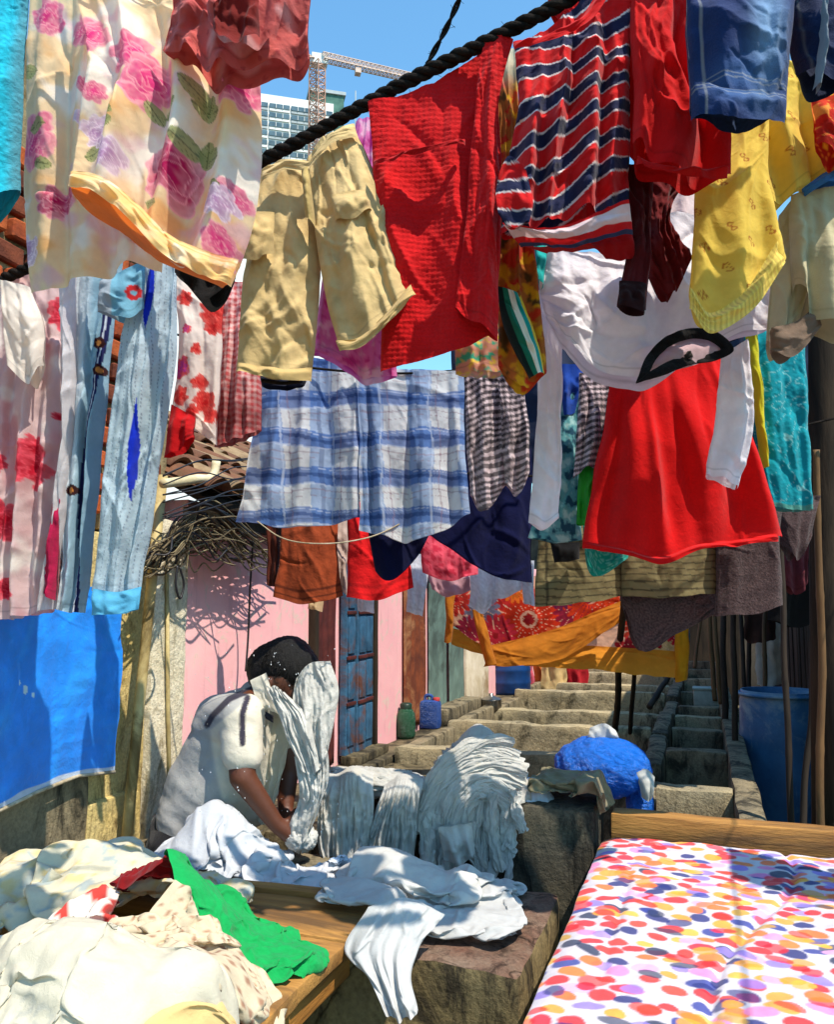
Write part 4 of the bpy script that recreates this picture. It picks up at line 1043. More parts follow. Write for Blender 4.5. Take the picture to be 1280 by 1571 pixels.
cloth("leg", [(1056, -60), (1222, -60)], [(1066, 176), (1110, 188), (1160, 194), (1204, 188)], [(1056, -60), (1058, 60), (1066, 176)], [(1222, -60), (1214, 70), (1204, 188)], d=1.56, col=c_jean, folds=3, famp=.012, crumple=.005, cscale=12, creases=26, camp=.009, seed=71, mat=DEN, parent=jn, gap=.06, backlift=22, step=1.9)
cloth("cuff", [(1064, 126), (1100, 136), (1160, 142), (1208, 140)], [(1067, 178), (1110, 190), (1160, 196), (1205, 190)], d=1.485, col=c_jean, folds=2, famp=.003, crumple=.004, seed=72, mat=DEN, parent=jn, back=False, step=2)
cloth("leg", [(1212, -60), (1330, -60)], [(1222, 120), (1250, 146), (1290, 140), (1340, 100)], [(1212, -60), (1206, 40), (1222, 120)], None, d=1.60, col=lambda k: c_jean(k) * .55, folds=3, famp=.014, crumple=.005, cscale=12, creases=20, camp=.009, seed=73, mat=DEN, parent=jn, gap=.05, backlift=16)  # second leg: shade put into the denim colour
cloth("seam", [(1262, -10), (1268, -10)], [(1246, 140), (1252, 144)], d=1.535, col=plain((120, 130, 140), .2), folds=1, famp=.001, seed=74, mat=DEN, parent=jn, back=False)
# --- yellow shirt
def c_yel(k):
    C = lin((238, 206, 92)) * (1 + .12 * fbm(k.X / 40, k.Y / 40, 3, 6))[..., None]
    g = 34
    ix = np.floor(k.X / g); iy = np.floor(k.Y / g)
    jx = ((ix * 12.9898 + iy * 78.233) * 43.7585) % 1; jy = ((ix * 39.34 + iy * 11.13) * 23.421) % 1
    x = (k.X - ix * g) / g - .3 - .4 * jx; y = (k.Y - iy * g) / g - .3 - .4 * jy
    a = np.abs(np.hypot(x - .07 * np.sign(y), np.abs(y) - .10) - .10) < .034
    a &= (np.abs(y) < .2) & ~((x * np.sign(y) < -.02) & (np.abs(y) < .09))
    a &= ((ix + iy) % 2 == 0)
    return over(C, a.astype(float) * .85, lin((176, 96, 40)))
YEL = cloth_mat(0.42, 0.85, 0.3, 50, key="yellow cotton")
ys_ = thing("yellow_shirt", at(1180, 110, 1.86), "yellow shirt with small brown squiggles hanging below the jeans", "shirt")
cloth("sleeve", [(1120, 185), (1180, 160)], [(1054, 470), (1085, 514), (1130, 494), (1202, 400)], [(1120, 185), (1070, 280), (1062, 380), (1054, 470)], [(1180, 160), (1180, 280), (1202, 400)], d=(1.88, 1.86, 1.80, 1.82), col=c_yel, folds=3, famp=.018, seed=81, mat=YEL, parent=ys_, gap=.04, step=2.0, backlift=20)
cloth("cuff", [(1060, 440), (1088, 480), (1126, 462), (1192, 372)], [(1058, 474), (1087, 517), (1132, 497), (1204, 403)], d=(1.765, 1.755, 1.755, 1.765), col=lambda k: lin((242, 214, 110)) * (1 + .25 * np.sin(k.u * 160))[..., None], folds=6, famp=.004, seed=82, mat=YEL, parent=ys_, back=False, step=2)
cloth("body", [(1120, 120), (1216, 92), (1330, 70)], [(1150, 320), (1188, 322), (1230, 290), (1330, 250)], [(1120, 120), (1130, 220), (1150, 320)], None, d=1.92, col=c_yel, folds=5, famp=.028, seed=83, mat=YEL, parent=ys_, step=2.2)
def c_org(k):
    C = lin((240, 150, 60)) + 0 * k.X[..., None]
    return daisy(daisy(C, k.X, k.Y, 1278, 215, 40, 12, lin((206, 40, 26)), lin((240, 200, 60)), layers=2), k.X, k.Y, 1270, 150, 26, 10, lin((214, 60, 30)), lin((240, 200, 60)))
tag(cloth("blouse", [(1246, 140), (1330, 120)], [(1250, 225), (1280, 250), (1330, 240)], d=1.84, col=c_org, folds=3, famp=.012, seed=84), "orange blouse with red flowers beside the yellow shirt", "blouse")
# --- beige trousers
bt = thing("beige_trousers", at(1240, 280, 1.96), "pale stone trousers hung beside the white T-shirt's sleeve", "trousers")
BEI = plain((206, 198, 168), .15)
cloth("leg", [(1196, 330), (1235, 290), (1262, 290)], [(1180, 520), (1195, 546), (1218, 520)], [(1196, 330), (1186, 420), (1180, 520)], [(1262, 290), (1250, 400), (1218, 520)], d=1.97, col=BEI, folds=3, famp=.016, seed=86, parent=bt, mat=KH)
cloth("leg", [(1216, 300), (1340, 280)], [(1218, 440), (1240, 500), (1285, 520), (1340, 510)], [(1216, 300), (1212, 380), (1218, 440)], None, d=1.92, col=plain((190, 180, 146), .2), folds=4, famp=.02, seed=87, parent=bt, mat=KH, gap=.05)
cloth("hem_turnup", [(1180, 505), (1212, 498), (1252, 470)], [(1186, 538), (1204, 550), (1262, 500)], d=1.9, col=plain((120, 100, 86), .2), folds=2, famp=.005, seed=88, parent=bt, mat=KH)
cloth("waistband", [(1230, 290), (1280, 258), (1340, 245)], [(1236, 300), (1280, 284), (1340, 275)], d=1.9, col=plain((60, 120, 190), .2), folds=2, famp=.005, seed=89, parent=bt)

# --- white T-shirt hung upside down, black neck band
wt = thing("white_tshirt", at(1000, 380, 2.12), "white long-sleeved T-shirt hung upside down, black neck band", "t-shirt")
WT = plain((236, 232, 240), .05)
cloth("body", [(836, 378), (920, 390), (1040, 330), (1160, 380)], [(838, 470), (880, 552), (980, 592), (1100, 530), (1200, 500)], [(836, 378), (828, 430), (838, 470)], [(1160, 380), (1196, 440), (1200, 500)], d=2.12, col=WT, folds=8, famp=.03, crumple=.007, creases=26, camp=.012, seed=91, parent=wt, mat=COT, gap=.05)
cloth("sleeve", [(826, 420), (862, 520)], [(812, 800), (835, 812), (858, 796)], [(826, 420), (826, 600), (812, 800)], [(862, 520), (862, 650), (858, 796)], d=(2.2, 2.2, 2.3, 2.3), col=WT, folds=3, famp=.014, seed=92, parent=wt, mat=COT, gap=.02)
cloth("sleeve", [(1106, 545), (1146, 520)], [(1086, 724), (1108, 738), (1130, 752)], [(1106, 545), (1098, 640), (1086, 724)], [(1146, 520), (1156, 640), (1130, 752)], d=(2.1, 2.1, 2.16, 2.16), col=WT, folds=3, famp=.016, seed=93, parent=wt, mat=COT, gap=.03)
_out = np.array([(976, 588), (992, 548), (1024, 516), (1062, 504), (1100, 510), (1126, 538), (1100, 553), (1060, 560), (1020, 575)], float)
_in = np.array([(996, 572), (1008, 550), (1030, 530), (1062, 520), (1090, 524), (1106, 537), (1086, 541), (1054, 545), (1024, 556)], float)
_o = resamp(np.vstack([_out, _out[:1]]), 90); _i = resamp(np.vstack([_in, _in[:1]]), 90)
_c = np.linspace(0, 1, 9)[None, :, None]; _g = _o[:, None] * (1 - _c) + _i[:, None] * _c
_low = sstep(540, 575, _g[..., 1])
_dd = 1.985 - 0.003 * np.sin(np.pi * _c[..., 0]) - 0.03 * _low + 0.004 * noise2(_g[..., 0] / 9, _g[..., 1] / 9, 3)
V = at(_g[..., 0], _g[..., 1], _dd).reshape(-1, 3); Q = grid_quads(90, 9)
neck = link_mesh("neck_band", np_mesh("neck_band", V, Q, np.tile(lin((16, 15, 18)), (len(V), 1))), HEAVY, wt)
neck.modifiers.new("thick", 'SOLIDIFY').thickness = 0.002
cloth("neck_lining", [(990, 562), (1050, 520), (1116, 528)], [(990, 575), (1045, 572), (1114, 545)], d=2.01, col=plain((188, 160, 168), .15), creases=3, folds=2, famp=.006, seed=94, parent=wt, back=False)
cloth("care_label", [(1040, 545), (1056, 538)], [(1044, 560), (1062, 552)], d=1.995, col=plain((50, 46, 44), .1), folds=1, famp=.001, seed=95, parent=wt, back=False)

tag(cloth("blouse", [(985, 262), (1078, 262)], [(988, 412), (1030, 420), (1076, 400)], d=2.25, col=plain((228, 206, 206), .1), folds=4, famp=.014, seed=96), "pale pink blouse behind the maroon ruffled blouse", "blouse")
tag(cloth("bed_sheet", [(690, 440), (1270, 400)], [(700, 735), (960, 745), (1265, 730)], d=3.3, col=plain((46, 54, 78), .25), folds=9, famp=.03, seed=97, step=5), "dull indigo bed sheet hanging behind the nearer washing", "sheet")
# --- red A-line dress
def c_rdress(k):
    return lin((214, 16, 18)) * (1 + .12 * fbm(k.X / 30, k.Y / 60, 4, 2) + .10 * noise2(k.X / 2.4, k.Y / 2.4, 3))[..., None]
rd = thing("red_dress", at(1030, 540, 2.4), "plain scarlet A-line skirt below the white T-shirt", "skirt")
cloth("body", [(944, 545), (1040, 530), (1110, 540)], [(895, 838), (950, 848), (1010, 862), (1070, 842), (1130, 836), (1195, 826)], [(944, 545), (922, 690), (895, 838)], [(1110, 540), (1150, 660), (1195, 826)], d=2.4, col=c_rdress, folds=5, famp=.045, crumple=.002, creases=6, seed=101, parent=rd, mat=COT, gap=.07, backlift=12, vprof=.1)
cloth("hem", [(897, 830), (950, 840), (1010, 854), (1070, 834), (1130, 828), (1192, 818)], [(895, 841), (950, 851), (1010, 865), (1070, 845), (1130, 839), (1196, 829)], d=2.305, col=plain((196, 10, 12), .1), folds=5, famp=.003, crumple=.001, seed=101, parent=rd, back=False)
# --- turquoise kurta
def c_turq(k):
    C = lin((14, 152, 168)) * (1 + .2 * fbm(k.X / 16, k.Y / 16, 3, 3))[..., None]
    a = np.abs(np.sin(k.X / 7 + 2.5 * noise2(k.X / 22, k.Y / 22, 4) + k.Y / 26) + .6 * np.sin(k.Y / 8 + 3 * noise2(k.X / 18, k.Y / 30, 6))) < .11
    C = over(C, a * .6, lin((150, 214, 214)))
    return over(C, (k.v > .975).astype(float) * .6, lin((100, 150, 120)))
tq = thing("turquoise_kurta", at(1195, 470, 2.5), "turquoise embroidered kurta hanging by the dark post", "kurta")
cloth("body", [(1140, 470), (1236, 470)], [(1160, 778), (1200, 784), (1246, 782)], [(1140, 470), (1150, 640), (1182, 778)], [(1236, 470), (1240, 640), (1246, 782)], d=2.5, col=c_turq, folds=4, famp=.014, seed=105, parent=tq, step=2.0, relief=lambda k: .002 * fbm(k.X / 6, k.Y / 6, 2, 3))
cloth("side_panel", [(1140, 470), (1160, 470)], [(1168, 720), (1176, 716)], d=2.47, col=plain((206, 196, 40), .2), folds=1, famp=.004, seed=106, parent=tq, back=False)

# --- plaid cloth in two panels
def c_plaid(k):
    wx = 5 * noise2(k.X / 40, k.Y / 60, 3); wy = 9 * noise2(k.X / 90, k.Y / 50, 4)
    x = k.X + wx - .03 * k.Y; y = k.Y + wy
    C = lin((224, 228, 232)) + 0 * k.X[..., None]
    def band(t, p, a, b): f = (t / p) % 1; return ((f > a) & (f < b)).astype(float)
    C = over(C, band(x, 76, .0, .46) * .55, lin((70, 138, 206)))
    C = over(C, band(y, 60, .0, .45) * .72, lin((36, 100, 184)))
    C = over(C, band(y, 60, .16, .26) * .6, lin((20, 56, 120)))
    C = over(C, band(x, 76, .16, .24) * .4, lin((30, 54, 108)))
    C = over(C, (band(y, 60, .56, .59) + band(x, 76, .58, .605) + band(y, 60, .72, .735)) * .5, lin((150, 120, 136)))
    C = over(C, np.clip(band(y, 60, .42, .46) + band(x, 76, .40, .44) + band(y, 60, .05, .075), 0, 1) * .5, lin((220, 232, 250)))
    return C
PL = cloth_mat(0.38, 0.9, 0.25, 60, key="plaid cotton")
pl = thing("plaid_cloth", at(545, 550, 2.75), "blue and white plaid lungi cloth hung in two panels", "lungi")
cloth("left_panel", [(398, 556), (450, 548), (560, 560)], [(362, 800), (420, 808), (480, 806), (552, 795)], [(398, 556), (384, 690), (362, 800)], [(560, 560), (556, 680), (552, 795)], d=2.76, col=c_plaid, folds=5, famp=.022, creases=6, camp=.005, seed=111, parent=pl, mat=PL, step=2.0, gap=.012)
cloth("right_panel", [(545, 560), (620, 566), (712, 570)], [(550, 812), (600, 824), (640, 828), (722, 788)], [(545, 560), (552, 690), (550, 812)], [(712, 570), (714, 690), (722, 788)], d=2.73, col=lambda k: c_plaid(k), folds=5, famp=.030, creases=8, camp=.006, seed=112, parent=pl, mat=PL, step=2.0, gap=.015)
# --- small checked shirts
def c_check(k):
    x = ((k.X + 3 * noise2(k.X / 30, k.Y / 30, 2)) / 10) % 1; y = ((k.Y + .3 * k.X + 8 * noise2(k.X / 50, k.Y / 50, 5)) / 10) % 1
    a = (x < .5).astype(float); b = (y < .55).astype(float)
    C = lin((214, 196, 204)) + 0 * k.X[..., None]
    return over(C, np.clip(.45 * a * (k.Y < 690) + .8 * b, 0, .95), lin((26, 24, 34)))
ck_ = thing("checked_shirt", at(760, 560, 2.5), "black and white checked shirt, one sleeve dangling beside the plaid cloth", "shirt")
cloth("sleeve", [(712, 572), (770, 572)], [(722, 760), (738, 784), (780, 740)], [(712, 572), (716, 680), (722, 760)], [(770, 572), (782, 660), (780, 740)], d=2.5, col=c_check, folds=4, famp=.018, crumple=.008, seed=115, parent=ck_, step=1.9)
cloth("sleeve", [(765, 575), (806, 590)], [(776, 742), (796, 756), (815, 722)], [(765, 575), (770, 660), (776, 742)], [(806, 590), (812, 660), (815, 722)], d=2.47, col=c_check, folds=3, famp=.02, crumple=.01, seed=116, parent=ck_, step=1.9)
tag(cloth("shirt", [(890, 572), (944, 585)], [(878, 735), (896, 720), (925, 720)], [(890, 572), (886, 660), (878, 735)], [(944, 585), (936, 660), (925, 720)], d=2.5, col=c_check, folds=4, famp=.018, seed=117, step=1.9), "black and white checked shirt sleeve beside the scarlet skirt", "shirt")
tag(cloth("shirt", [(858, 560), (896, 560)], [(862, 640), (886, 632)], d=2.6, col=(30, 70, 160), folds=2, seed=118), "royal blue shirt scrap behind the white sleeve", "shirt")
def c_tealf(k):
    n = fbm(k.X / 16, k.Y / 20, 4, 9)
    C = lin((96, 160, 166)) * (1 + .3 * n)[..., None]
    C = over(C, sstep(.05, .2, n), lin((30, 74, 96)))
    return over(C, sstep(.08, .25, -n) * .7, lin((176, 214, 212)))
tag(cloth("kurta", [(850, 590), (892, 590)], [(812, 825), (850, 832), (892, 828)], [(850, 590), (838, 720), (812, 825)], [(892, 590), (892, 720), (894, 828)], d=2.6, col=c_tealf, folds=3, famp=.012, seed=119, step=2.0), "teal and navy floral kurta behind the white sleeve", "kurta")
tag(cloth("sash", [(890, 690), (918, 690)], [(886, 802), (908, 806)], d=2.52, col=(20, 150, 30), folds=2, seed=120, mat=SILKY), "bright green sash strip beside the scarlet skirt", "sash")
# --- navy skirts
NAV = plain((12, 18, 66), .15)
nv = thing("navy_skirt", at(760, 690, 3.05), "navy blue skirt spread wide below the checked shirt", "skirt")
cloth("body", [(715, 690), (815, 690)], [(655, 818), (720, 862), (770, 886), (816, 894)], [(715, 690), (690, 760), (655, 818)], None, d=3.0, col=NAV, folds=4, famp=.016, crumple=.003, seed=121, parent=nv, mat=COT)
cloth("waistband", [(715, 688), (815, 688)], [(713, 704), (815, 704)], d=2.965, col=NAV, folds=1, famp=.002, crumple=.001, seed=122, parent=nv, back=False)
tag(cloth("skirt", [(566, 740), (660, 760)], [(578, 876), (592, 890), (640, 852), (660, 815)], [(566, 740), (566, 820), (578, 876)], None, d=2.95, col=plain((10, 16, 58), .15), folds=3, famp=.014, crumple=.003, seed=123), "dark navy skirt point hanging under the plaid cloth", "skirt")
# --- olive striped trousers, brown tweed cloth, teal lace
def c_olive(k):
    y = ((k.Y + 4 * noise2(k.X / 60, k.Y / 40, 3)) / 10.5) % 1
    C = lin((124, 112, 78)) * (1 + .15 * fbm(k.X / 12, k.Y / 12, 3, 2))[..., None]
    C = over(C, (y < .2) * .7, lin((40, 36, 28)))
    return over(C, (np.abs(k.X - 838) < 2) * .7, lin((34, 32, 26)))
ol = thing("olive_trousers", at(960, 740, 2.8), "olive trousers with fine dark stripes below the scarlet skirt", "trousers")
cloth("leg", [(826, 740), (960, 740)], [(822, 932), (880, 926), (960, 914)], d=2.82, col=c_olive, folds=3, famp=.010, crumple=.006, seed=125, parent=ol, mat=KH, step=2.0)
cloth("leg", [(950, 740), (1105, 740)], [(955, 915), (1030, 916), (1106, 908)], d=2.80, col=c_olive, folds=3, famp=.010, crumple=.006, seed=126, parent=ol, mat=KH, step=2.0)
cloth("black_patch", [(846, 832), (892, 832)], [(850, 864), (890, 858)], d=2.77, col=(14, 13, 15), folds=1, famp=.002, seed=127, parent=ol, back=False)
def c_tweed(k):
    n = noise2(k.X / 2.6, k.Y / 2.6, 3)
    C = lin((74, 58, 58)) * (1 + .8 * n)[..., None]
    return C
TW = cloth_mat(0.04, 0.95, 0.8, 150, key="tweed wool")
tw = thing("tweed_skirt", at(1080, 740, 2.75), "dark brown tweed skirt with a pointed corner below the olive trousers", "skirt")
cloth("left_corner", [(950, 900), (1105, 880)], [(958, 935), (985, 998), (1040, 970), (1100, 940)], [(950, 900), (952, 915), (958, 935)], None, d=2.88, col=c_tweed, folds=2, famp=.008, seed=128, parent=tw, mat=TW, step=1.9)
cloth("right_half", [(1098, 740), (1205, 740)], [(1098, 946), (1150, 942), (1202, 928)], [(1098, 740), (1100, 850), (1098, 946)], [(1205, 740), (1196, 830), (1202, 928)], d=2.76, col=c_tweed, folds=2, famp=.008, seed=129, parent=tw, mat=TW, step=1.9)
tag(cloth("shawl", [(1190, 760), (1262, 760)], [(1195, 830), (1215, 860), (1246, 822)], d=2.85, col=c_tweed, folds=3, famp=.014, seed=130, mat=TW), "dark grey shawl end below the turquoise kurta", "shawl")
def c_lace(k):
    a = np.abs(noise2(k.X / 4, k.Y / 4, 4)) < .12
    return over(lin((24, 150, 136)) + 0 * k.X[..., None], a * .6, lin((120, 200, 190)))
tag(cloth("dupatta", [(894, 800), (966, 820)], [(898, 848), (912, 882), (966, 856)], d=2.62, col=c_lace, folds=3, famp=.01, seed=131), "teal lace dupatta corner peeking under the scarlet skirt", "dupatta")
# --- brown and red towels farther off
def c_cord(k):
    C = lin((150, 66, 34)) * (1 + .3 * fbm(k.X / 5, k.Y / 30, 3, 3))[..., None]
    return over(C, ((np.abs(k.v - .88) < .012) | (np.abs(k.v - .95) < .008)) * .7, lin((70, 26, 16)))
tag(cloth("towel", [(432, 760), (520, 760)], [(421, 916), (470, 926), (526, 914)], [(432, 760), (430, 850), (421, 916)], [(520, 760), (518, 850), (526, 914)], d=3.4, col=c_cord, folds=3, famp=.014, seed=133, mat=HEAVY, step=2.0), "rust brown corduroy towel under the plaid cloth", "towel")
tag(cloth("curtain", [(408, 770), (432, 770)], [(410, 896), (426, 902)], d=3.45, col=plain((84, 36, 24), .3), folds=2, seed=134, mat=HEAVY), "narrow dark brown studded curtain beside the corduroy towel", "curtain")
tag(cloth("towel", [(530, 770), (620, 770)], [(531, 916), (580, 920), (637, 900)], [(530, 770), (534, 850), (531, 916)], [(620, 770), (626, 850), (637, 900)], d=3.35, col=lambda k: over(lin((222, 24, 28)) * (1 + .2 * fbm(k.X / 12, k.Y / 12, 3, 3))[..., None], (np.abs(k.v - .86) < .02) * .5, lin((150, 8, 14))), folds=3, famp=.012, seed=135, mat=HEAVY), "bright red towel beneath the dark navy skirt point", "towel")
tag(cloth("vest", [(516, 780), (534, 780)], [(516, 900), (532, 912)], d=3.5, col=(200, 178, 168), folds=2, seed=136), "pale grey vest strip between brown and red towels", "vest")
def c_pinkp(k):
    n = fbm(k.X / 9, k.Y / 9, 3, 5)
    return over(lin((232, 90, 112)) + 0 * k.X[..., None], sstep(.02, .12, n) * .8, lin((186, 26, 58)))
tag(cloth("saree", [(645, 820), (735, 830)], [(648, 880), (680, 890), (732, 880)], d=3.3, col=c_pinkp, folds=4, famp=.012, seed=137), "pink patterned saree end below the navy skirt", "saree")
def c_wlace(k):
    n = noise2(k.X / 4, k.Y / 4, 4)
    return lin((226, 228, 236)) * (1 + .22 * n)[..., None]
wl = [([(626, 850), (660, 850)], [(624, 938), (650, 946)], "white lace vest hanging left of the orange flowered sheet"),
      ([(722, 860), (762, 860)], [(720, 930), (744, 942), (756, 930)], "white lace blouse hanging before the orange flowered sheet"),
      ([(756, 860), (806, 860)], [(752, 920), (778, 916), (800, 904)], "white lace petticoat hanging beside the lace blouse"),
      ([(548, 870), (576, 870)], [(547, 936), (574, 940)], "white lace sock hanging under the red towel"),
      ([(472, 880), (496, 880)], [(472, 934), (494, 938)], "cream sock hanging under the corduroy towel"),
      ([(802, 860), (820, 860)], [(804, 926), (820, 930)], "narrow white sash beside the olive trousers")]
for i, (t_, b_, lb) in enumerate(wl):
    tag(cloth(lb.split(" hanging")[0].split()[-1] if i < 5 else "sash", t_, b_, d=3.7, col=c_wlace if i != 4 else plain((216, 190, 150)), folds=3, famp=.010, seed=140 + i, mat=THIN), lb, ["vest", "blouse", "petticoat", "sock", "sock", "sash"][i])
tag(cloth("undershirt", [(655, 870), (724, 870)], [(662, 905), (690, 915), (724, 905)], d=3.75, col=(196, 150, 160), folds=3, seed=148), "mauve undershirt between two white lace garments", "undershirt")

# --- orange flowered sheet with ochre border
def c_sheet(k):
    C = lin((240, 190, 160)) + 0 * k.X[..., None]
    fl = [(810, 950, 52, 24, (214, 50, 20), 4), (760, 905, 34, 18, (196, 40, 40), 3), (738, 935, 30, 16, (120, 116, 140), 3), (700, 920, 26, 14, (200, 50, 40), 3), (790, 900, 26, 16, (226, 110, 30), 3), (880, 935, 34, 18, (160, 30, 60), 3), (905, 915, 46, 22, (222, 60, 24), 4),
          (860, 915, 22, 14, (110, 30, 70), 2), (760, 975, 34, 18, (196, 40, 60), 3), (935, 900, 30, 16, (226, 70, 30), 3), (720, 965, 22, 14, (150, 30, 60), 2), (850, 985, 26, 14, (210, 90, 50), 3), (980, 960, 30, 16, (206, 60, 40), 3), (1010, 990, 30, 16, (220, 180, 120), 3), (960, 1000, 24, 14, (196, 40, 50), 2), (1040, 970, 22, 14, (196, 30, 50), 2)]
    for (x, y, r, n, c, l) in fl:
        C = daisy(C, k.X, k.Y, x, y, r, n, lin(c), lin((150, 20, 30)), layers=l)
    return C
OCH = plain((200, 122, 36), .12)
so = thing("flowered_sheet", at(820, 900, 4.5), "bed sheet with big orange flowers and broad ochre border on a far line", "sheet")
cloth("print", [(686, 898), (760, 888), (950, 880)], [(694, 960), (770, 1000), (840, 978), (952, 925)], d=4.5, col=c_sheet, folds=4, famp=.012, crumple=.003, seed=151, parent=so, mat=THIN, step=1.7)
cloth("border", [(752, 990), (840, 968), (952, 922)], [(742, 1022), (850, 1014), (955, 950)], d=(4.46, 4.46, 4.44, 4.44), col=OCH, folds=3, famp=.012, seed=152, parent=so, mat=THIN, back=False)
cloth("border", [(723, 935), (742, 938)], [(744, 1020), (764, 1018)], d=4.43, col=OCH, folds=1, famp=.004, seed=153, parent=so, mat=THIN, back=False)
cloth("border", [(684, 905), (698, 910)], [(683, 985), (694, 985)], d=4.46, col=OCH, folds=1, famp=.006, seed=154, parent=so, mat=THIN)
cloth("rear_print", [(840, 950), (1050, 900)], [(840, 1000), (950, 1006), (1050, 1008)], d=4.62, col=c_sheet, folds=5, famp=.012, seed=155, parent=so, mat=THIN, back=False, step=1.7)
cloth("rear_border", [(690, 962), (780, 985), (900, 990), (1054, 1000)], [(694, 988), (780, 1016), (900, 1026), (1054, 1042)], d=4.58, col=plain((226, 150, 50), .12), folds=6, famp=.008, seed=156, parent=so, mat=THIN, back=False)
cloth("rear_border", [(1034, 930), (1056, 930)], [(1038, 1046), (1058, 1040)], d=4.56, col=plain((240, 176, 40), .12), folds=2, famp=.008, seed=157, parent=so, mat=THIN)

# --- left: kurtas and trousers on the rope
def c_pk(k):
    n = fbm(k.X / 60, k.Y / 120, 3, 3)
    C = lin((234, 206, 206)) + 0 * k.X[..., None]
    C = over(C, sstep(.0, .3, n) * .8, lin((226, 160, 166)))
    C = over(C, sstep(.1, .4, fbm(k.X / 40 + 5, k.Y / 60, 3, 8)), lin((250, 242, 236)))
    for i, (x, y, r) in enumerate([(58, 720, 26), (12, 800, 24), (8, 715, 10), (60, 690, 14), (95, 480, 20), (90, 640, 5), (20, 905, 14)]):
        C = rose(C, k.X, k.Y, x, y, r, lin((200, 20, 50)), lin((240, 90, 110)), i, .35, 1.3)
    return C
kp = thing("pink_kurta", at(40, 410, 2.36), "pale pink kurta with red flowers hanging above the blue tarpaulin", "kurta")
cloth("body", [(-60, 450), (0, 428), (40, 415), (112, 400)], [(-60, 950), (20, 948), (80, 936)], [(-60, 450), (-60, 950)], [(112, 400), (112, 560), (98, 740), (80, 936)], d=2.36, col=c_pk, folds=7, famp=.03, crumple=.008, seed=161, parent=kp, mat=THIN, step=2.0, gap=.04)
cloth("sleeve", [(0, 430), (45, 440)], [(10, 560), (48, 590), (66, 560)], [(0, 430), (4, 500), (10, 560)], [(45, 440), (66, 500), (66, 560)], d=2.27, col=plain((250, 240, 228), .06), folds=3, famp=.016, seed=162, parent=kp, mat=THIN)
cloth("front_placket", [(88, 420), (118, 400)], [(58, 938), (84, 934)], [(88, 420), (96, 640), (58, 938)], [(118, 400), (116, 640), (84, 934)], d=2.28, col=plain((222, 218, 222), .1), folds=2, famp=.01, seed=163, parent=kp, mat=THIN, back=False)
tag(cloth("petticoat", [(84, 760), (98, 750)], [(64, 905), (86, 922)], d=2.26, col=(176, 24, 72), folds=2, seed=164), "crimson petticoat strip between pink and blue kurtas", "petticoat")
def c_bk(k):
    C = lin((150, 186, 206)) * (1 + .15 * fbm(k.X / 30, k.Y / 60, 3, 3))[..., None]
    C = over(C, sstep(.5, .3, k.u) * .7, lin((224, 226, 230)))
    e = k.u - (.72 + .14 * np.sin(k.v * 6.5 + .6))
    C = over(C, (np.abs(e) < .09).astype(float), lin((30, 34, 92)))
    C = over(C, (np.abs(e) < .018).astype(float), lin((214, 222, 236)))
    for (x, y) in [(156, 530), (157, 572), (118, 755)]:
        rr_ = np.hypot(k.X - x, k.Y - y); C = over(C, (rr_ < 9).astype(float), lin((60, 20, 24))); C = over(C, (rr_ < 4.5).astype(float), lin((206, 130, 60)))
    return C
kb = thing("blue_kurta", at(140, 400, 2.3), "light blue kurta with navy wavy border and round motifs", "kurta")
cloth("body", [(112, 420), (190, 390)], [(88, 935), (130, 940)], [(112, 420), (110, 600), (88, 935)], [(190, 390), (168, 560), (150, 760), (130, 940)], d=2.30, col=c_bk, folds=4, famp=.022, seed=166, parent=kb, mat=COT, step=1.9)
def c_collar(k):
    C = lin((120, 176, 200)) + 0 * k.X[..., None]
    r_ = np.hypot((k.X - 208), (k.Y - 452)); C = over(C, (np.abs(r_ - 8) < 4).astype(float), lin((200, 40, 44)))
    return over(C, (k.u < .3) * .8, lin((170, 172, 180)))
cloth("collar", [(152, 432), (222, 400)], [(150, 478), (180, 486), (206, 492), (220, 470)], d=2.16, col=c_collar, folds=2, famp=.012, seed=167, parent=kb, mat=COT)
def c_pale(k):
    C = lin((188, 208, 220)) * (1 + .1 * fbm(k.X / 40, k.Y / 60, 3, 3))[..., None]
    t = (k.u * 9 + .8 * np.sin(k.v * 7 + 1)) % 1
    dash = (((k.v * 90) % 1) < .55)
    C = over(C, ((np.abs(t - .5) < .06) & dash) * .65, lin((70, 84, 116)))
    for (x, y0, y1, w) in [(236, 395, 510, 9), (217, 612, 775, 8)]:
        yy = (k.Y - y0) / (y1 - y0); hw = w * 0.85 * np.clip(4 * yy * (1 - yy), 0, 1) ** 1.3
        C = over(C, ((np.abs(k.X - x + 10 * yy) < hw) & (yy > 0) & (yy < 1)).astype(float), lin((20, 50, 200)))
    return C
pt = thing("stitched_trousers", at(225, 380, 2.2), "pale blue trousers with dashed stitching and sky blue cuff", "trousers")
cloth("leg", [(218, 382), (272, 374)], [(143, 908), (180, 912), (216, 906)], [(218, 382), (180, 560), (160, 760), (143, 908)], [(272, 374), (268, 560), (242, 740), (216, 906)], d=(2.18, 2.2, 2.22, 2.2), col=c_pale, folds=4, famp=.02, crumple=.006, seed=171, parent=pt, mat=COT, step=1.9, gap=.03)
cloth("cuff", [(142, 903), (180, 908), (218, 900)], [(139, 944), (175, 942), (214, 934)], d=(2.165, 2.16, 2.15, 2.16), col=plain((92, 176, 214), .1), folds=2, famp=.006, seed=172, parent=pt, mat=COT, gap=.02)
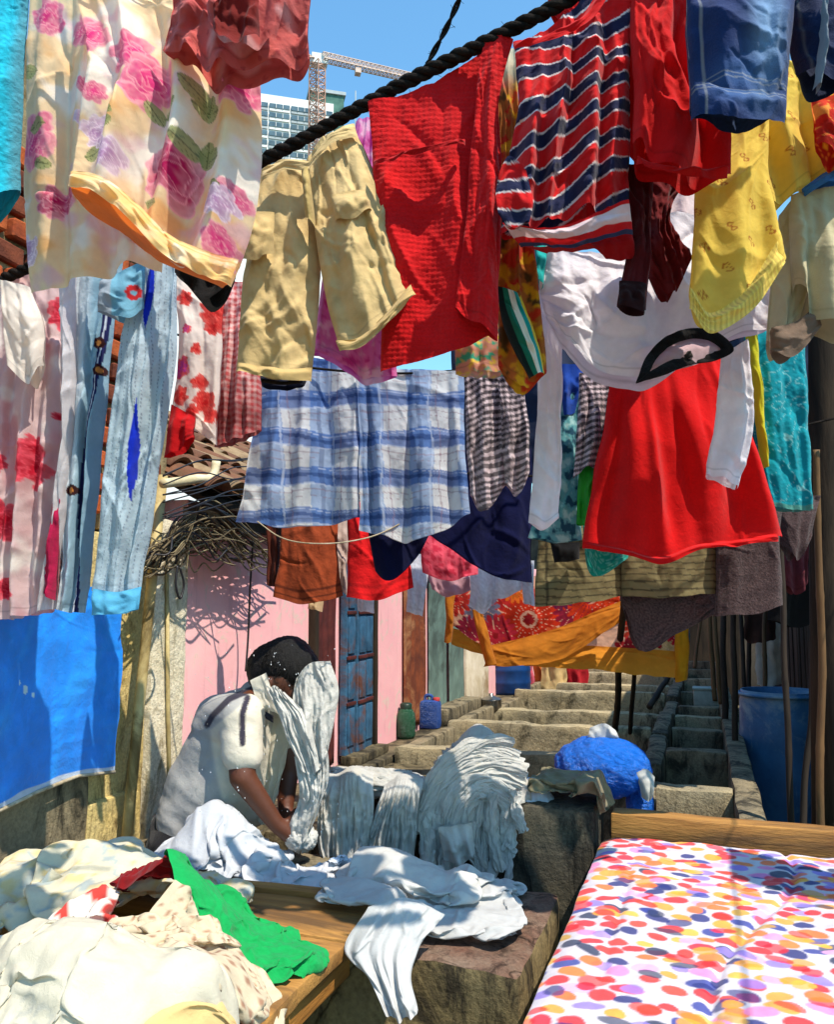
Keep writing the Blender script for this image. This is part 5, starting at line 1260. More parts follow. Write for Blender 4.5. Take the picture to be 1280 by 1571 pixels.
def c_rf(k):
    C = lin((250, 238, 226)) + 0 * k.X[..., None]
    for i, (x, y, r) in enumerate([(285, 460, 12), (328, 480, 20), (330, 505, 14), (280, 565, 16), (310, 590, 12), (316, 620, 16), (280, 610, 14), (300, 635, 10), (325, 640, 12), (290, 510, 8), (305, 540, 8), (280, 650, 8)]):
        C = rose(C, k.X, k.Y, x, y, r, lin((206, 30, 34)) if i not in (3, 9) else lin((186, 60, 170)), lin((236, 90, 80)), i, .3)
    return C
tag(cloth("blouse", [(270, 420), (344, 440)], [(262, 652), (300, 662), (332, 684)], [(270, 420), (272, 540), (262, 652)], [(344, 440), (340, 560), (332, 684)], d=2.52, col=c_rf, folds=3, famp=.014, seed=174, step=2.0, mat=THIN), "cream blouse with red flower sprigs beside the khaki shorts", "blouse")
def c_rc(k):
    x = (k.X / 9) % 1; y = (k.Y / 9) % 1
    C = lin((240, 200, 196)) + 0 * k.X[..., None]
    C = over(C, np.clip((x < .5) * .5 + (y < .5) * .5, 0, 1) * .9, lin((196, 60, 66)))
    return over(C, sstep(560, 640, k.Y) * .7, lin((140, 36, 40)))
tag(cloth("shirt", [(340, 430), (400, 440)], [(330, 685), (370, 676), (398, 660)], d=2.6, col=c_rc, folds=5, famp=.018, crumple=.009, seed=175, step=2.0), "red and white gingham shirt behind the khaki shorts", "shirt")
tag(cloth("blouse", [(262, 620), (300, 640)], [(250, 700), (275, 694), (300, 672)], d=2.46, col=plain((190, 14, 22), .3), folds=3, famp=.014, seed=176), "crimson blouse tip below the flowered cream blouse", "blouse")
tag(cloth("jeans", [(398, 575), (470, 585)], [(400, 592), (468, 592)], d=2.35, col=(16, 22, 40), folds=1, seed=177), "black waistband edge showing beneath the khaki shorts", "trousers")

# --- blue tarpaulin on the wall
def c_tarp(k):
    n = fbm(k.X / 30, k.Y / 60, 4, 3)
    C = lin((24, 136, 244)) * (1 + .3 * n)[..., None]
    C = over(C, sstep(.1, .35, fbm(k.X / 50 + k.Y / 160, k.Y / 220, 3, 5)) * .5, lin((40, 160, 250)))
    C = over(C, (k.v > .965).astype(float) * .8, lin((206, 214, 220)))
    for (x, y, r) in [(46, 1056, 4), (36, 1046, 2), (58, 1064, 2.5)]:
        C = over(C, (np.hypot(k.X - x, (k.Y - y) * .6) < r).astype(float), lin((190, 224, 240)))
    return C
TARP = cloth_mat(0.12, 0.35, 0.5, 45, 0.5, key="woven plastic tarpaulin")
dl, dr_ = [float((onx(px_, 1100, -1.93) - CAM) @ FW) for px_ in (-60, 186)]
tp = thing("blue_tarpaulin", at(90, 900, 2.7), "bright blue plastic tarpaulin tied over the stained wall", "tarpaulin")
cloth("sheet", [(-60, 900), (186, 900)], [(-60, 1258), (0, 1243), (55, 1216), (120, 1190), (176, 1184)], [(-60, 900), (-60, 1258)], [(186, 900), (187, 1050), (176, 1184)], d=(dl, dr_, dr_ - .02, dl - .02), col=c_tarp, folds=5, famp=.016, crumple=.008, cscale=8, seed=181, parent=tp, mat=TARP, back=False, step=2.2)
tube("hem_cord", [at(px_, py_, dl + (dr_ - dl) * (px_ + 60) / 236 - .03) for px_, py_ in ((-60, 1258), (0, 1243), (55, 1216), (120, 1190), (176, 1184))], 0.006, M_ROPEP, tp, 6)

# ---------------------------------------------------------------- cable bundle under the eaves
rg = np.random.RandomState(11)
cb = thing("cable_bundle", onx(320, 820, -1.88), "tangled bundle of black and grey cables under the tiled eave", "cables")
M_CAB2 = solid_mat("dusty cable", (112, 100, 78), (70, 62, 46), 20, 0.8, 0.2, 0.2, 60)
M_CAB3 = solid_mat("grey cable", (150, 140, 112), (104, 94, 70), 20, 0.8, 0.2, 0.2, 60)
for i in range(46):
    n = 9; t = np.linspace(0, 1, n)
    px = 215 + rg.uniform(-10, 20) + t * (rg.uniform(120, 230)); arch = rg.uniform(40, 95)
    py = 900 - rg.uniform(0, 25) - arch * np.sin(np.pi * (t * .75 + .1)) + rg.randn(n) * 9
    X0 = rg.uniform(-1.93, -1.82)
    P = np.array([onx(a, b, X0 + rg.randn() * .012) for a, b in zip(px, py)])
    tube("cable", resamp(P, 44), rg.uniform(.0018, .0042), [M_WIRE, M_CAB2, M_CAB2, M_CAB3][rg.randint(4)], cb, 5)
for i in range(12):
    a = rg.uniform(235, 300); b = rg.uniform(290, 318)
    P = np.array([onx(a, 830 + rg.uniform(-10, 60), -1.86), onx((a + b) / 2, 800 + rg.uniform(-10, 10), -1.84), onx(303, 785, -1.83), onx(330 + rg.uniform(0, 70), 815 + rg.uniform(-10, 20), -1.85)])
    tube("cable", resamp(P, 30), rg.uniform(.003, .006), [M_WIRE, M_CAB2, M_CAB3][rg.randint(3)], cb, 5)
tube("cable", resamp([onx(272, 868, -1.8), onx(270, 900, -1.8), onx(276, 918, -1.8), onx(282, 900, -1.8), onx(276, 870, -1.8)], 30), .0045, M_WIRE, cb, 6)
tube("cable", resamp([onx(388, 830, -1.84), onx(384, 900, -1.9), onx(380, 990, -1.93), onx(377, 1030, -1.93)], 30), .005, M_WIRE, cb, 6)
for i in range(10):
    y0 = rg.uniform(700, 780)
    tube("cable", resamp([onx(250, y0 + 25, -1.8), onx(300, y0 + 10 + rg.uniform(-8, 8), -1.78), onx(360, y0 + rg.uniform(-20, 20), -1.8), onx(430, y0 - 10, -1.8)], 24), .0028, M_WIRE, cb, 5)
tube("conduit", resamp([onx(250, 742, -1.86), onx(300, 735, -1.86), onx(328, 728, -1.86), onx(332, 708, -1.86)], 24), .018, solid_mat("white conduit", (220, 212, 180), (180, 168, 130), 8, 0.6), cb, 10)
# ================================================================== TABLES
M_PLANK = solid_mat("worn table plank", (176, 128, 66), (120, 82, 42), 5, 0.75, 0.25, 0.5, 40, str_=(0.35, 2.5, 2.5), dirt=(96, 70, 42))
M_PLANK2 = solid_mat("worn table edge", (196, 138, 62), (140, 92, 40), 6, 0.75, 0.25, 0.5, 40, str_=(2.5, 0.35, 2.5), dirt=(110, 78, 44))
lt = thing("wooden_table", (-1.4, 1.8, 0), "worn plank table under the heap of cream washing", "table")
yy = 0.66
for i, w in enumerate([0.26, 0.26, 0.26, 0.25, 0.26, 0.235]):
    rough_box("plank", -2.0, -0.83 + 0.006 * (i % 2), yy, yy + w - 0.006, 0.815, 0.85 + .003 * (i % 2), M_PLANK, lt, 0.09, 0.006, 0.006, 200 + i); yy += w
rough_box("edge_board", -2.0, -0.82, yy - .002, yy + 0.05, 0.80, 0.866, M_PLANK, lt, 0.09, 0.006, 0.008, 205)
rough_box("apron", -0.90, -0.855, 0.7, 2.15, 0.74, 0.812, M_PLANK2, lt, 0.1, 0.004, 0.006, 206)
for (x, y) in ((-0.9, 0.75), (-0.9, 2.12), (-1.9, 0.75), (-1.9, 2.12)):
    rough_box("leg", x - .035, x + .035, y - .035, y + .035, 0, 0.812, M_PLANK2, lt, 0.15, 0.004, 0.006, 207)
qt = thing("wooden_table", (0.3, 2.3, 0), "long table padded with a coloured dotted quilt", "table")
rough_box("table_top", -0.31, 1.1, 1.3, 3.10, 0.78, 0.835, M_DARKWOOD, qt, 0.2, 0.004, 0.01, 210)
rough_box("edge_board", -0.335, 1.12, 3.103, 3.20, 0.80, 0.915, M_PLANK, qt, 0.08, 0.006, 0.008, 211, rot=-0.045)
for (x, y) in ((-0.24, 1.4), (-0.24, 3.0), (1.0, 1.4), (1.0, 3.0)):
    rough_box("leg", x - .04, x + .04, y - .04, y + .04, 0, 0.778, M_DARKWOOD, qt, 0.15, 0.004, 0.006, 212)
# quilt: padded top and overhanging left side in one sheet
nq, mq = 300, 420
a = np.linspace(0, 1, nq)[:, None]; b = np.linspace(0, 1, mq)[None, :]
L_side = 0.16; Wq = 1.15; Lq = 1.75
s = a * (L_side + Wq) + 0 * b; t = b * Lq + 0 * a
xs = np.where(s < L_side, -0.352 - 0.03 * (1 - s / L_side), -0.352 + (s - L_side))
rad = 0.05
zz = np.where(s < L_side, 0.862 - (L_side - s), 0.862 + 0 * s)
e = np.clip((s - L_side + rad) / (2 * rad), 0, 1)                                   # rounded edge
zz = np.where((e > 0) & (e < 1), 0.862 - rad * (1 - np.sin(e * np.pi / 2)) * 0.9, zz)
ys_q = 1.32 + t
zz = zz + 0.010 * fbm(s * 4, t * 4, 3, 5) + 0.008 * ridged(s * 3 + .4 * noise2(s * 3, t * 3, 8), t * 2.2, 2, 6) + 0.004 * fbm(s * 16, t * 16, 3, 4)
zz = zz - 0.02 * sstep(Lq - 0.06, Lq, t) - 0.010 * np.exp(-((s - 0.62 + .12 * np.sin(t * 3)) / .012) ** 2) - 0.007 * np.exp(-((s - .28) / .01) ** 2 - ((t - 1.0) / .4) ** 2)
xs = xs + 0.006 * fbm(s * 5, t * 5, 2, 9)
Cq = np.broadcast_to(lin((196, 190, 198)), s.shape + (3,)).copy()
rq = np.random.RandomState(4)
pal = [(206, 30, 36), (150, 120, 205), (236, 120, 40), (196, 28, 40), (214, 48, 36), (222, 64, 44), (226, 150, 40), (196, 150, 50), (228, 130, 180), (224, 160, 206), (34, 42, 110), (48, 60, 140), (40, 50, 80), (216, 24, 50), (236, 110, 40), (220, 40, 40), (140, 120, 200), (232, 170, 60), (206, 30, 34)]
pts = []
for _ in range(6000):
    p = (rq.uniform(0, L_side + Wq), rq.uniform(0, Lq))
    if all((p[0] - q[0]) ** 2 + (p[1] - q[1]) ** 2 > 0.0425 ** 2 for q in pts): pts.append(p)
for (cx, cy) in pts:
    for rep in range(1 if rq.rand() < .5 else 2):
        c = lin(pal[rq.randint(len(pal))]); rx = rq.uniform(.019, .037); ry = rq.uniform(.015, .026); an = rq.uniform(-.7, .7)
        ox, oy = (rq.randn(2) * .021 if rep else (0, 0))
        i0, i1 = np.searchsorted(s[:, 0], [cx + ox - .06, cx + ox + .06]); j0, j1 = np.searchsorted(t[0], [cy + oy - .06, cy + oy + .06])
        if i1 <= i0 or j1 <= j0: continue
        S = s[i0:i1, j0:j1] - cx - ox; T = t[i0:i1, j0:j1] - cy - oy
        U_ = S * math.cos(an) + T * math.sin(an); V_ = -S * math.sin(an) + T * math.cos(an)
        q = (U_ / rx) ** 2 + ((V_ + .12 * np.abs(U_)) / ry) ** 2
        al = (1 - sstep(.8, 1.15, q)) * (0.92 if rep == 0 else 0.8)
        Cq[i0:i1, j0:j1] = Cq[i0:i1, j0:j1] * (1 - al[..., None]) + c * al[..., None]
Pq = np.stack([xs, ys_q, zz], -1)
me = np_mesh("quilt", Pq.reshape(-1, 3), grid_quads(nq, mq), Cq.reshape(-1, 3), np.stack([s, t], -1).reshape(-1, 2))
QM = cloth_mat(0.05, 0.9, 0.3, 35, key="quilt cotton")
q_o = link_mesh("quilt", me, QM, None, (0.2, 2.2, 0.86))
q_o.modifiers.new("thick", 'SOLIDIFY').thickness = 0.012
tag(q_o, "white quilt covered with red, blue, pink and ochre dots", "quilt")

# ================================================================== HEAPS
ROUGHC = cloth_mat(0.12, 0.95, 0.4, 45, key="wet cotton")
def gm(x, y, px, py, z, sx, sy, h):
    c = onz(px, py, z); return h * np.exp(-((x - c[0]) / sx) ** 2 - ((y - c[1]) / sy) ** 2)
H1 = Height(-2.3, -0.5, 0.6, 2.5, 0.015, lambda x, y: np.where((x < -0.83) & (y < 2.24), 0.855, 0.3)
            + np.where((x < -0.86) & (y < 2.22), 1, 0) * (gm(x, y, 120, 1340, .95, .26, .14, .13) + gm(x, y, 255, 1370, 1.0, .14, .13, .21) + gm(x, y, 110, 1470, 1.0, .20, .16, .16) + gm(x, y, 320, 1530, .95, .09, .09, .09)))
def hc_(px, py, z): return tuple(onz(px, py, z)[:2])
GR = "garments heaped on the plank table"
def c_bluepr(k):
    C = lin((214, 206, 180)) + 0 * k.X[..., None]
    n = fbm(k.X / 60, k.Y / 60, 3, 3)
    C = over(C, sstep(.14, .2, n) * .6, lin((130, 160, 176)))
    return over(C, sstep(.12, .22, fbm(k.X / 50, k.Y / 50, 3, 13)) * .6, lin((220, 190, 110)))
def c_redstr(k):
    C = lin((240, 232, 220)) + 0 * k.X[..., None]
    return over(C, (((k.X + 20 * noise2(k.X / 80, k.Y / 80, 3)) / 90) % 1 < .4) * .95, lin((200, 40, 30)))
def c_mono(k):
    C = lin((216, 200, 170)) * (1 + .06 * fbm(k.X / 60, k.Y / 60, 3, 3))[..., None]
    g = 30.; ix, iy = np.floor(k.X / g), np.floor(k.Y / g); x = k.X / g - ix - .5; y = k.Y / g - iy - .5
    kind = (ix + 2 * iy) % 3
    ring_ = np.abs(np.hypot(x, y) - .2) < .05
    sq = np.abs(np.maximum(np.abs(x), np.abs(y)) - .22) < .045
    dia = np.abs(np.abs(x) + np.abs(y) - .26) < .05
    a = np.where(kind == 0, ring_, np.where(kind == 1, sq, dia))
    return over(C, a * .75, lin((150, 92, 66)))
heap_cloth("shirt", H1, hc_(70, 1322, .98), (1.05, 0.75), 44, c_bluepr, 301, label="pale blue and yellow printed shirt at the back of the table heap", cat="shirt", group=GR, squeeze=.62)
heap_cloth("kurta", H1, hc_(230, 1325, .98), (0.85, 0.62), 40, c_bluepr, 302, label="cream kurta with blue sprigs spilling over the back of the heap", cat="kurta", group=GR, squeeze=.62, rot=.3)
heap_cloth("towel", H1, hc_(40, 1385, 1.02), (0.7, 0.5), 34, c_redstr, 303, label="red and white striped towel half buried in the heap", cat="towel", group=GR, squeeze=.6, rot=.5)
heap_cloth("blouse", H1, hc_(225, 1326, 1.04), (0.28, 0.16), 26, (132, 20, 24), 304, label="dark red blouse scrap on the back of the heap", cat="blouse", group=GR, squeeze=.6)
heap_cloth("towel", H1, hc_(370, 1390, .97), (0.46, 0.40), 48, lambda k: lin((16, 148, 74)) * (1 + .2 * fbm(k.X / 12, k.Y / 12, 3, 3))[..., None], 305, label="emerald green terry towel draped over the table heap", cat="towel", group=GR, squeeze=.72, rot=-.55, mat=HEAVY, lump=.02, tuck=.9, puff=.02)
heap_cloth("blouse", H1, hc_(318, 1425, 1.02), (0.34, 0.30), 26, (206, 74, 40), 306, label="orange red crepe blouse tucked beside the green towel", cat="blouse", group=GR, squeeze=.55, rot=-.5)
heap_cloth("salwar", H1, hc_(228, 1392, 1.06), (0.76, 0.80), 52, c_mono, 307, label="cream salwar with small brown ring and square motifs", cat="salwar", group=GR, squeeze=.58, rot=-.4, lump=.05)
def c_text(k):
    C = lin((212, 205, 184)) * (1 + .08 * fbm(k.X / 60, k.Y / 60, 3, 3))[..., None]
    x = (k.X - 330) / 46.; y = (k.Y - 480) / 46.                       # faint worn lettering
    a = (np.abs(np.hypot(x, y) - .38) < .1) | (np.abs(np.hypot(x - 1.15, y) - .38) < .1) | ((np.abs(x - 2.1) < .09) & (np.abs(y) < .45))
    a |= ((np.abs(np.abs(x - 2.95) - .32) < .09) & (np.abs(y) < .45)) | ((np.abs(x - 2.95) < .4) & (np.abs(y - .4) < .09))
    return over(C, a * .35, lin((150, 158, 160)))
heap_cloth("tshirt", H1, hc_(60, 1475, 1.07), (0.86, 0.80), 60, c_text, 308, label="big off-white T-shirt spread over the front of the heap", cat="t-shirt", group=GR, squeeze=.66, lump=.04, tuck=.9, puff=.02, bend=.06, camp=.008, ncrease=40)
heap_cloth("pillowcase", H1, hc_(338, 1525, 1.0), (0.52, 0.48), 46, (222, 192, 132), 309, label="plump cream pillowcase at the table's front edge", cat="pillowcase", group=GR, squeeze=.60, rot=-.2, lump=.03, lumpf=4, puff=.06, camp=.007, ncrease=26)
# white wet washing behind the table, on the ledge
H2 = Height(-2.1, -0.9, 2.0, 2.9, 0.015, lambda x, y: np.where((x > -1.95) & (x < -0.95) & (y > 2.22) & (y < 2.75), .80, .3) + np.where(y > 2.22, 1, 0) * (.20 * np.exp(-((x + 1.52) / .14) ** 2 - ((y - 2.47) / .12) ** 2) + .02 * np.exp(-((x + 1.2) / .16) ** 2 - ((y - 2.42) / .1) ** 2)))
G2 = "wet white washing on the ledge"
heap_cloth("bed_sheet", H2, (-1.48, 2.47), (0.75, 0.55), 56, (186, 190, 196), 311, label="wet bluish white sheet heaped beside the washerman", cat="sheet", group=G2, squeeze=.56, lump=.05, mat=ROUGHC, lumpf=11)
heap_cloth("shirt", H2, (-1.20, 2.38), (0.6, 0.4), 48, (192, 194, 198), 312, label="wet white shirt spilling right from the heaped sheet", cat="shirt", group=G2, squeeze=.52, lump=.05, mat=ROUGHC, lumpf=11)
heap_cloth("pillowcase", H2, (-1.12, 2.52), (0.28, 0.22), 36, (206, 216, 228), 313, label="crumpled grey white pillowcase under the washerman's hands", cat="pillowcase", group=G2, squeeze=.5, lump=.05, mat=ROUGHC, lumpf=14)
# white shirt on the block
H3 = Height(-1.5, -0.2, 1.7, 2.8, 0.012, lambda x, y: np.where((x < -.80) & (y < 2.26), .872, np.where((x > -1.2) & (x < -.42) & (y > 2.02) & (y < 2.62), .812, 0.45 + 0.35 * np.clip(1 - (2.02 - y) / .03, 0, 1) * (y < 2.02) * (x > -1.2) * (x < -.42))) + np.where(y > 2.02, 1, 0) * (.07 * np.exp(-((x + .93) / .14) ** 2 - ((y - 2.42) / .08) ** 2)))
heap_cloth("white_shirt", H3, (-0.76, 2.34), (0.86, 0.74), 72, (200, 200, 198), 315, label="clean white shirt thrown across the cracked concrete block", cat="shirt", squeeze=.74, rot=.12, lump=.025, mat=COT, lumpf=5, camp=.006, ncrease=24)
heap_cloth("pillowcase", H3, (-0.82, 2.40), (0.60, 0.40), 46, (206, 205, 200), 316, label="folded white pillowcase lying on top of the white shirt", cat="pillowcase", squeeze=.78, rot=-.05, lump=.02, mat=COT, lumpf=4, camp=.005, ncrease=14)
tag(cloth("pyjama", [(566, 1392), (620, 1380), (682, 1404)], [(590, 1550), (606, 1558), (640, 1544)], [(566, 1392), (530, 1462), (562, 1498), (590, 1550)], [(682, 1404), (640, 1462), (630, 1500), (640, 1544)], d=(2.06, 2.06, 1.86, 1.86), col=plain((200, 201, 200), .05), folds=5, famp=.024, creases=22, camp=.014, crumple=.008, seed=317, mat=COT), "white pyjama leg hanging down the front of the concrete block", "pyjama")
def blob(name, c, r, mat, parent, col, seed=0, amp=.12, n=80, fr=3.0, flat=None, sx=1.0, origin=None, rid=0.05, cuts=None):
    c = np.asarray(c, float); r = np.asarray(r, float)
    th, ph = np.meshgrid(np.linspace(0, 2 * np.pi, n, endpoint=False), np.linspace(.02, np.pi - .02, n // 2), indexing='ij')
    N = np.stack([np.cos(th) * np.sin(ph), np.sin(th) * np.sin(ph), np.cos(ph)], -1)
    d = 1 + amp * fbm(N[..., 0] * fr + N[..., 2] * fr * .7, N[..., 1] * fr - N[..., 2] * fr * .6, 3, seed) + rid * (ridged(N[..., 0] * fr * 2 + N[..., 2], N[..., 1] * fr * 2 + N[..., 2] * 2, 3, seed + 4) - .6)
    P = N * d[..., None] * r + c
    if flat is not None: P[..., 2] = np.maximum(P[..., 2], flat + .004 * N[..., 0])
    k = Ctx(); k.X, k.Y, k.seed = th * 60, ph * 120, seed; k.u, k.v, k.U, k.V = th / 6.283, ph / 3.1416, th * .1, ph * .1
    C = np.broadcast_to(col(k) if callable(col) else plain(col)(k), th.shape + (3,))
    i = np.arange(th.size).reshape(th.shape); j = np.roll(i, -1, axis=0)
    Q = np.stack([i[:, :-1], i[:, 1:], j[:, 1:], j[:, :-1]], -1).reshape(-1, 4)
    me = np_mesh(name, P.reshape(-1, 3), Q, C.reshape(-1, 3))
    return link_mesh(name, me, mat, parent, origin if parent is None else None)
# grey wet cloths over the washing stone
def c_grey(k):
    return over(lin((186, 184, 178)) * (1 + .22 * fbm(k.X / 14, k.Y / 70, 3, 3))[..., None], sstep(.1, .4, fbm(k.X / 30, k.Y / 60, 3, 7)) * .4, lin((208, 198, 176)))
def pleat(n, amp, sd):
    return lambda k: amp * (ridged(k.u * n + .5 * noise2(k.v * 3, k.u * 4, sd), k.v * 1.5, 3, sd) - .5) * (0.4 + .6 * sstep(0, .3, k.v)) - 0.11 * (1 - np.sqrt(np.clip(1 - (1 - np.clip(k.v / .18, 0, 1)) ** 2, 0, 1)))
WET = cloth_mat(0.15, 0.85, 0.6, 80, key="wet grey cotton")
tag(cloth("wet_cloth", [(496, 1186), (515, 1192), (540, 1182), (572, 1198)], [(496, 1338), (525, 1348), (560, 1335)], [(492, 1192), (486, 1260), (496, 1338)], [(572, 1196), (572, 1260), (560, 1335)], d=2.88, col=c_grey, folds=4, famp=.012, crumple=.004, seed=321, relief=pleat(13, .03, 3), mat=WET, step=1.8), "wet grey cloth hung in pleats next to the washerman", "cloth")
tag(cloth("wet_cloth", [(588, 1210), (615, 1196), (650, 1200)], [(556, 1322), (600, 1326), (636, 1318)], [(588, 1210), (568, 1270), (556, 1322)], [(650, 1200), (640, 1260), (636, 1318)], d=2.89, col=c_grey, folds=4, famp=.012, crumple=.004, seed=322, relief=pleat(12, .03, 8), mat=WET, step=1.8), "wet grey cloth hung between the pleated cloth and the big bundle", "cloth")
tag(blob("cloth_roll", at(572, 1200, 3.06), (.25, .09, .05), WET, None, c_grey, 25, .25, 90, 4, origin=at(565, 1215, 3.08), rid=.2), "rolled wet grey cloth lying along the washing stone", "cloth")
# the big bundle: mound of twisted strips
bn = thing("wet_bundle", at(735, 1200, 3.0), "big bundle of wet grey strips heaped over the washing stone", "bundle")
H4 = Height(-1.2, -0.3, 2.6, 3.6, 0.012, lambda x, y: np.where((y > 2.96) & (y < 3.3), .985, .6) + .20 * np.exp(-((x + .80) / .13) ** 2 - ((y - 3.1) / .13) ** 2))
def strand_shape(px0, py0, px1, py1, px2, py2, px3, py3, d, w, sd, name="strip"):
    """a ribbon of gathered cloth along a bezier, with pleats running lengthwise"""
    n, m = 46, 20
    t = np.linspace(0, 1, n)[:, None]; c = np.linspace(-1, 1, m)[None, :]
    B = lambda a, b, c_, d_: (1 - t)**3 * a + 3 * (1 - t)**2 * t * b + 3 * (1 - t) * t**2 * c_ + t**3 * d_
    X = B(px0, px1, px2, px3); Y = B(py0, py1, py2, py3)
    dx = np.gradient(X, axis=0); dy = np.gradient(Y, axis=0); L = np.hypot(dx, dy) + 1e-6
    wob = 1 + .25 * noise2(t * 4, t * 0 + 1, sd)
    Xg = X + (-dy / L) * c * w * wob + 3 * noise2(t * 9, c * 2, sd); Yg = Y + (dx / L) * c * w * wob + 3 * noise2(t * 9, c * 2 + 7, sd)
    off = .0020 * w * np.sqrt(np.clip(1 - c**2, 0, 1)) + .0011 * w * (ridged(c * 2.2 + .4 * noise2(t * 5, c * 2, sd), t * 2.2, 3, sd) - .5)
    dd = d if np.isscalar(d) else (d[0] * (1 - t) + d[1] * t)
    P = at(Xg, Yg, dd + 0 * Xg) - FH * off[..., None]
    k = Ctx(); k.X, k.Y = Xg, Yg; k.seed = sd
    k.X = k.X + 50 * sd
    C = c_grey(k)
    me = np_mesh(name, P.reshape(-1, 3), grid_quads(n, m, 0, True), C.reshape(-1, 3), np.stack([t + 0 * c, c + 0 * t], -1).reshape(-1, 2))
    return link_mesh(name, me, WET, bn)
blob("core", at(735, 1222, 3.06), (.19, .15, .20), WET, bn, c_grey, 5, .2, 90, 4, rid=.12)
rb = np.random.RandomState(12)
for i in range(30):
    f = i / 29.
    x0, y0 = 640 + 60 * f + rb.randn() * 8, 1262 + 30 * f + rb.randn() * 10
    x3, y3 = 775 + rb.uniform(0, 34), 1145 + 100 * f + rb.randn() * 8
    strand_shape(x0, y0, x0 + 12 + rb.randn() * 8, y0 - 70 + rb.randn() * 10, 715 + 20 * f + rb.randn() * 12, 1118 + 80 * f + rb.randn() * 8, x3, y3, (2.94 - .035 * f + rb.randn() * .006, 2.98 - .05 * f), rb.uniform(7, 12), 330 + i)
for i in range(30):
    x0 = 645 + 155 * rb.rand(); y0 = 1262 - (x0 - 645) * .28 + rb.randn() * 10; L = rb.uniform(60, 118)
    strand_shape(x0, y0, x0 + rb.randn() * 5, y0 + L * .3, x0 + rb.randn() * 7, y0 + L * .7, x0 + rb.randn() * 9, y0 + L, (2.92 + rb.randn() * .012, 2.89 + rb.randn() * .012), rb.uniform(5, 11), 370 + i, "hanging_strip")
heap_cloth("draped_rag", H4, (-.80, 3.06), (.50, .44), 52, c_grey, 395, mat=WET, parent=bn, squeeze=.7, puff=.02, lump=.03, lumpf=12, ncrease=50, camp=.012, bend=.1)
cloth("knotted_scrap", [(672, 1270), (726, 1262)], [(680, 1318), (705, 1322), (728, 1308)], d=2.83, col=c_grey, folds=4, famp=.016, crumple=.008, seed=371, mat=WET, parent=bn)
tag(cloth("wet_shirt", [(800, 1192), (830, 1196), (850, 1222)], [(790, 1248), (826, 1262), (860, 1240)], d=(3.02, 3.05, 2.98, 2.96), col=(206, 214, 230), folds=4, famp=.014, crumple=.010, cscale=16, seed=372, mat=WET), "pale bluish shirt tail spread right of the grey bundle", "shirt")
# brown sack and blue plastic bag
H6 = Height(-.9, -.1, 2.7, 3.6, .012, lambda x, y: np.where((y > 2.97) & (y < 3.29) & (x < -.36), .99, .5) + .02 * np.exp(-((x + .47) / .1) ** 2 - ((y - 3.12) / .08) ** 2))
sk = heap_cloth("sack", H6, (-.47, 3.13), (.52, .44), 50, lambda k: over(lin((122, 114, 88)) * (1 + .2 * fbm(k.X / 30, k.Y / 30, 3, 3))[..., None], sstep(.1, .3, fbm(k.X / 80, k.Y / 60, 2, 6)) * .5, lin((92, 72, 50))), 381, mat=cloth_mat(.03, .9, .6, 40, key="sacking"), squeeze=.66, puff=.045, lump=.03)
tag(sk, "crumpled brown grey sack lying on the washing stone", "sack")
def plastic_mat(name, c, rough=0.25):
    m, nt, out = new_mat(name)
    tc = nd(nt, "ShaderNodeTexCoord"); v = tc.outputs["Object"]
    f = noise_node(nt, stretch(nt, v, (1, 1, 1.6)), 26, 7, .65, 2.5)
    col_ = mixc(nt, f, lin(c), lin(c) * 0.75)
    p = nd(nt, "ShaderNodeBsdfPrincipled"); p.inputs["Roughness"].default_value = rough; p.inputs["Specular IOR Level"].default_value = .6
    nt.links.new(col_, p.inputs["Base Color"]); nt.links.new(bump(nt, f, .9, .02), p.inputs["Normal"])
    t = nd(nt, "ShaderNodeBsdfTranslucent"); nt.links.new(col_, t.inputs[0])
    mx = nd(nt, "ShaderNodeMixShader"); mx.inputs[0].default_value = .25
    nt.links.new(p.outputs[0], mx.inputs[1]); nt.links.new(t.outputs[0], mx.inputs[2]); nt.links.new(mx.outputs[0], out.inputs[0]); return m
M_BAG = plastic_mat("blue plastic film", (24, 124, 240))
bag = thing("plastic_bag", at(925, 1240, 3.45), "shiny bright blue plastic bag stuffed with washing behind the sack", "bag")
blob("bag_body", at(925, 1176, 3.5), (.195, .16, .125), M_BAG, bag, (20, 100, 220), 9, .08, 200, 2.2, rid=.045)
blob("bag_tail", at(982, 1226, 3.46), (.055, .05, .13), M_BAG, bag, (20, 100, 220), 10, .12, 60, 3, rid=.08)
cloth("white_cloth", [(905, 1116), (930, 1110), (945, 1120)], [(900, 1130), (930, 1132), (952, 1132)], d=3.5, col=(206, 206, 204), folds=3, famp=.01, creases=14, gap=.006, seed=375, parent=bag)
cloth("white_cloth", [(975, 1185), (992, 1180), (1005, 1192)], [(985, 1222), (995, 1226), (1000, 1216)], d=3.36, col=(210, 208, 200), folds=3, famp=.012, crumple=.01, seed=376, parent=bag)

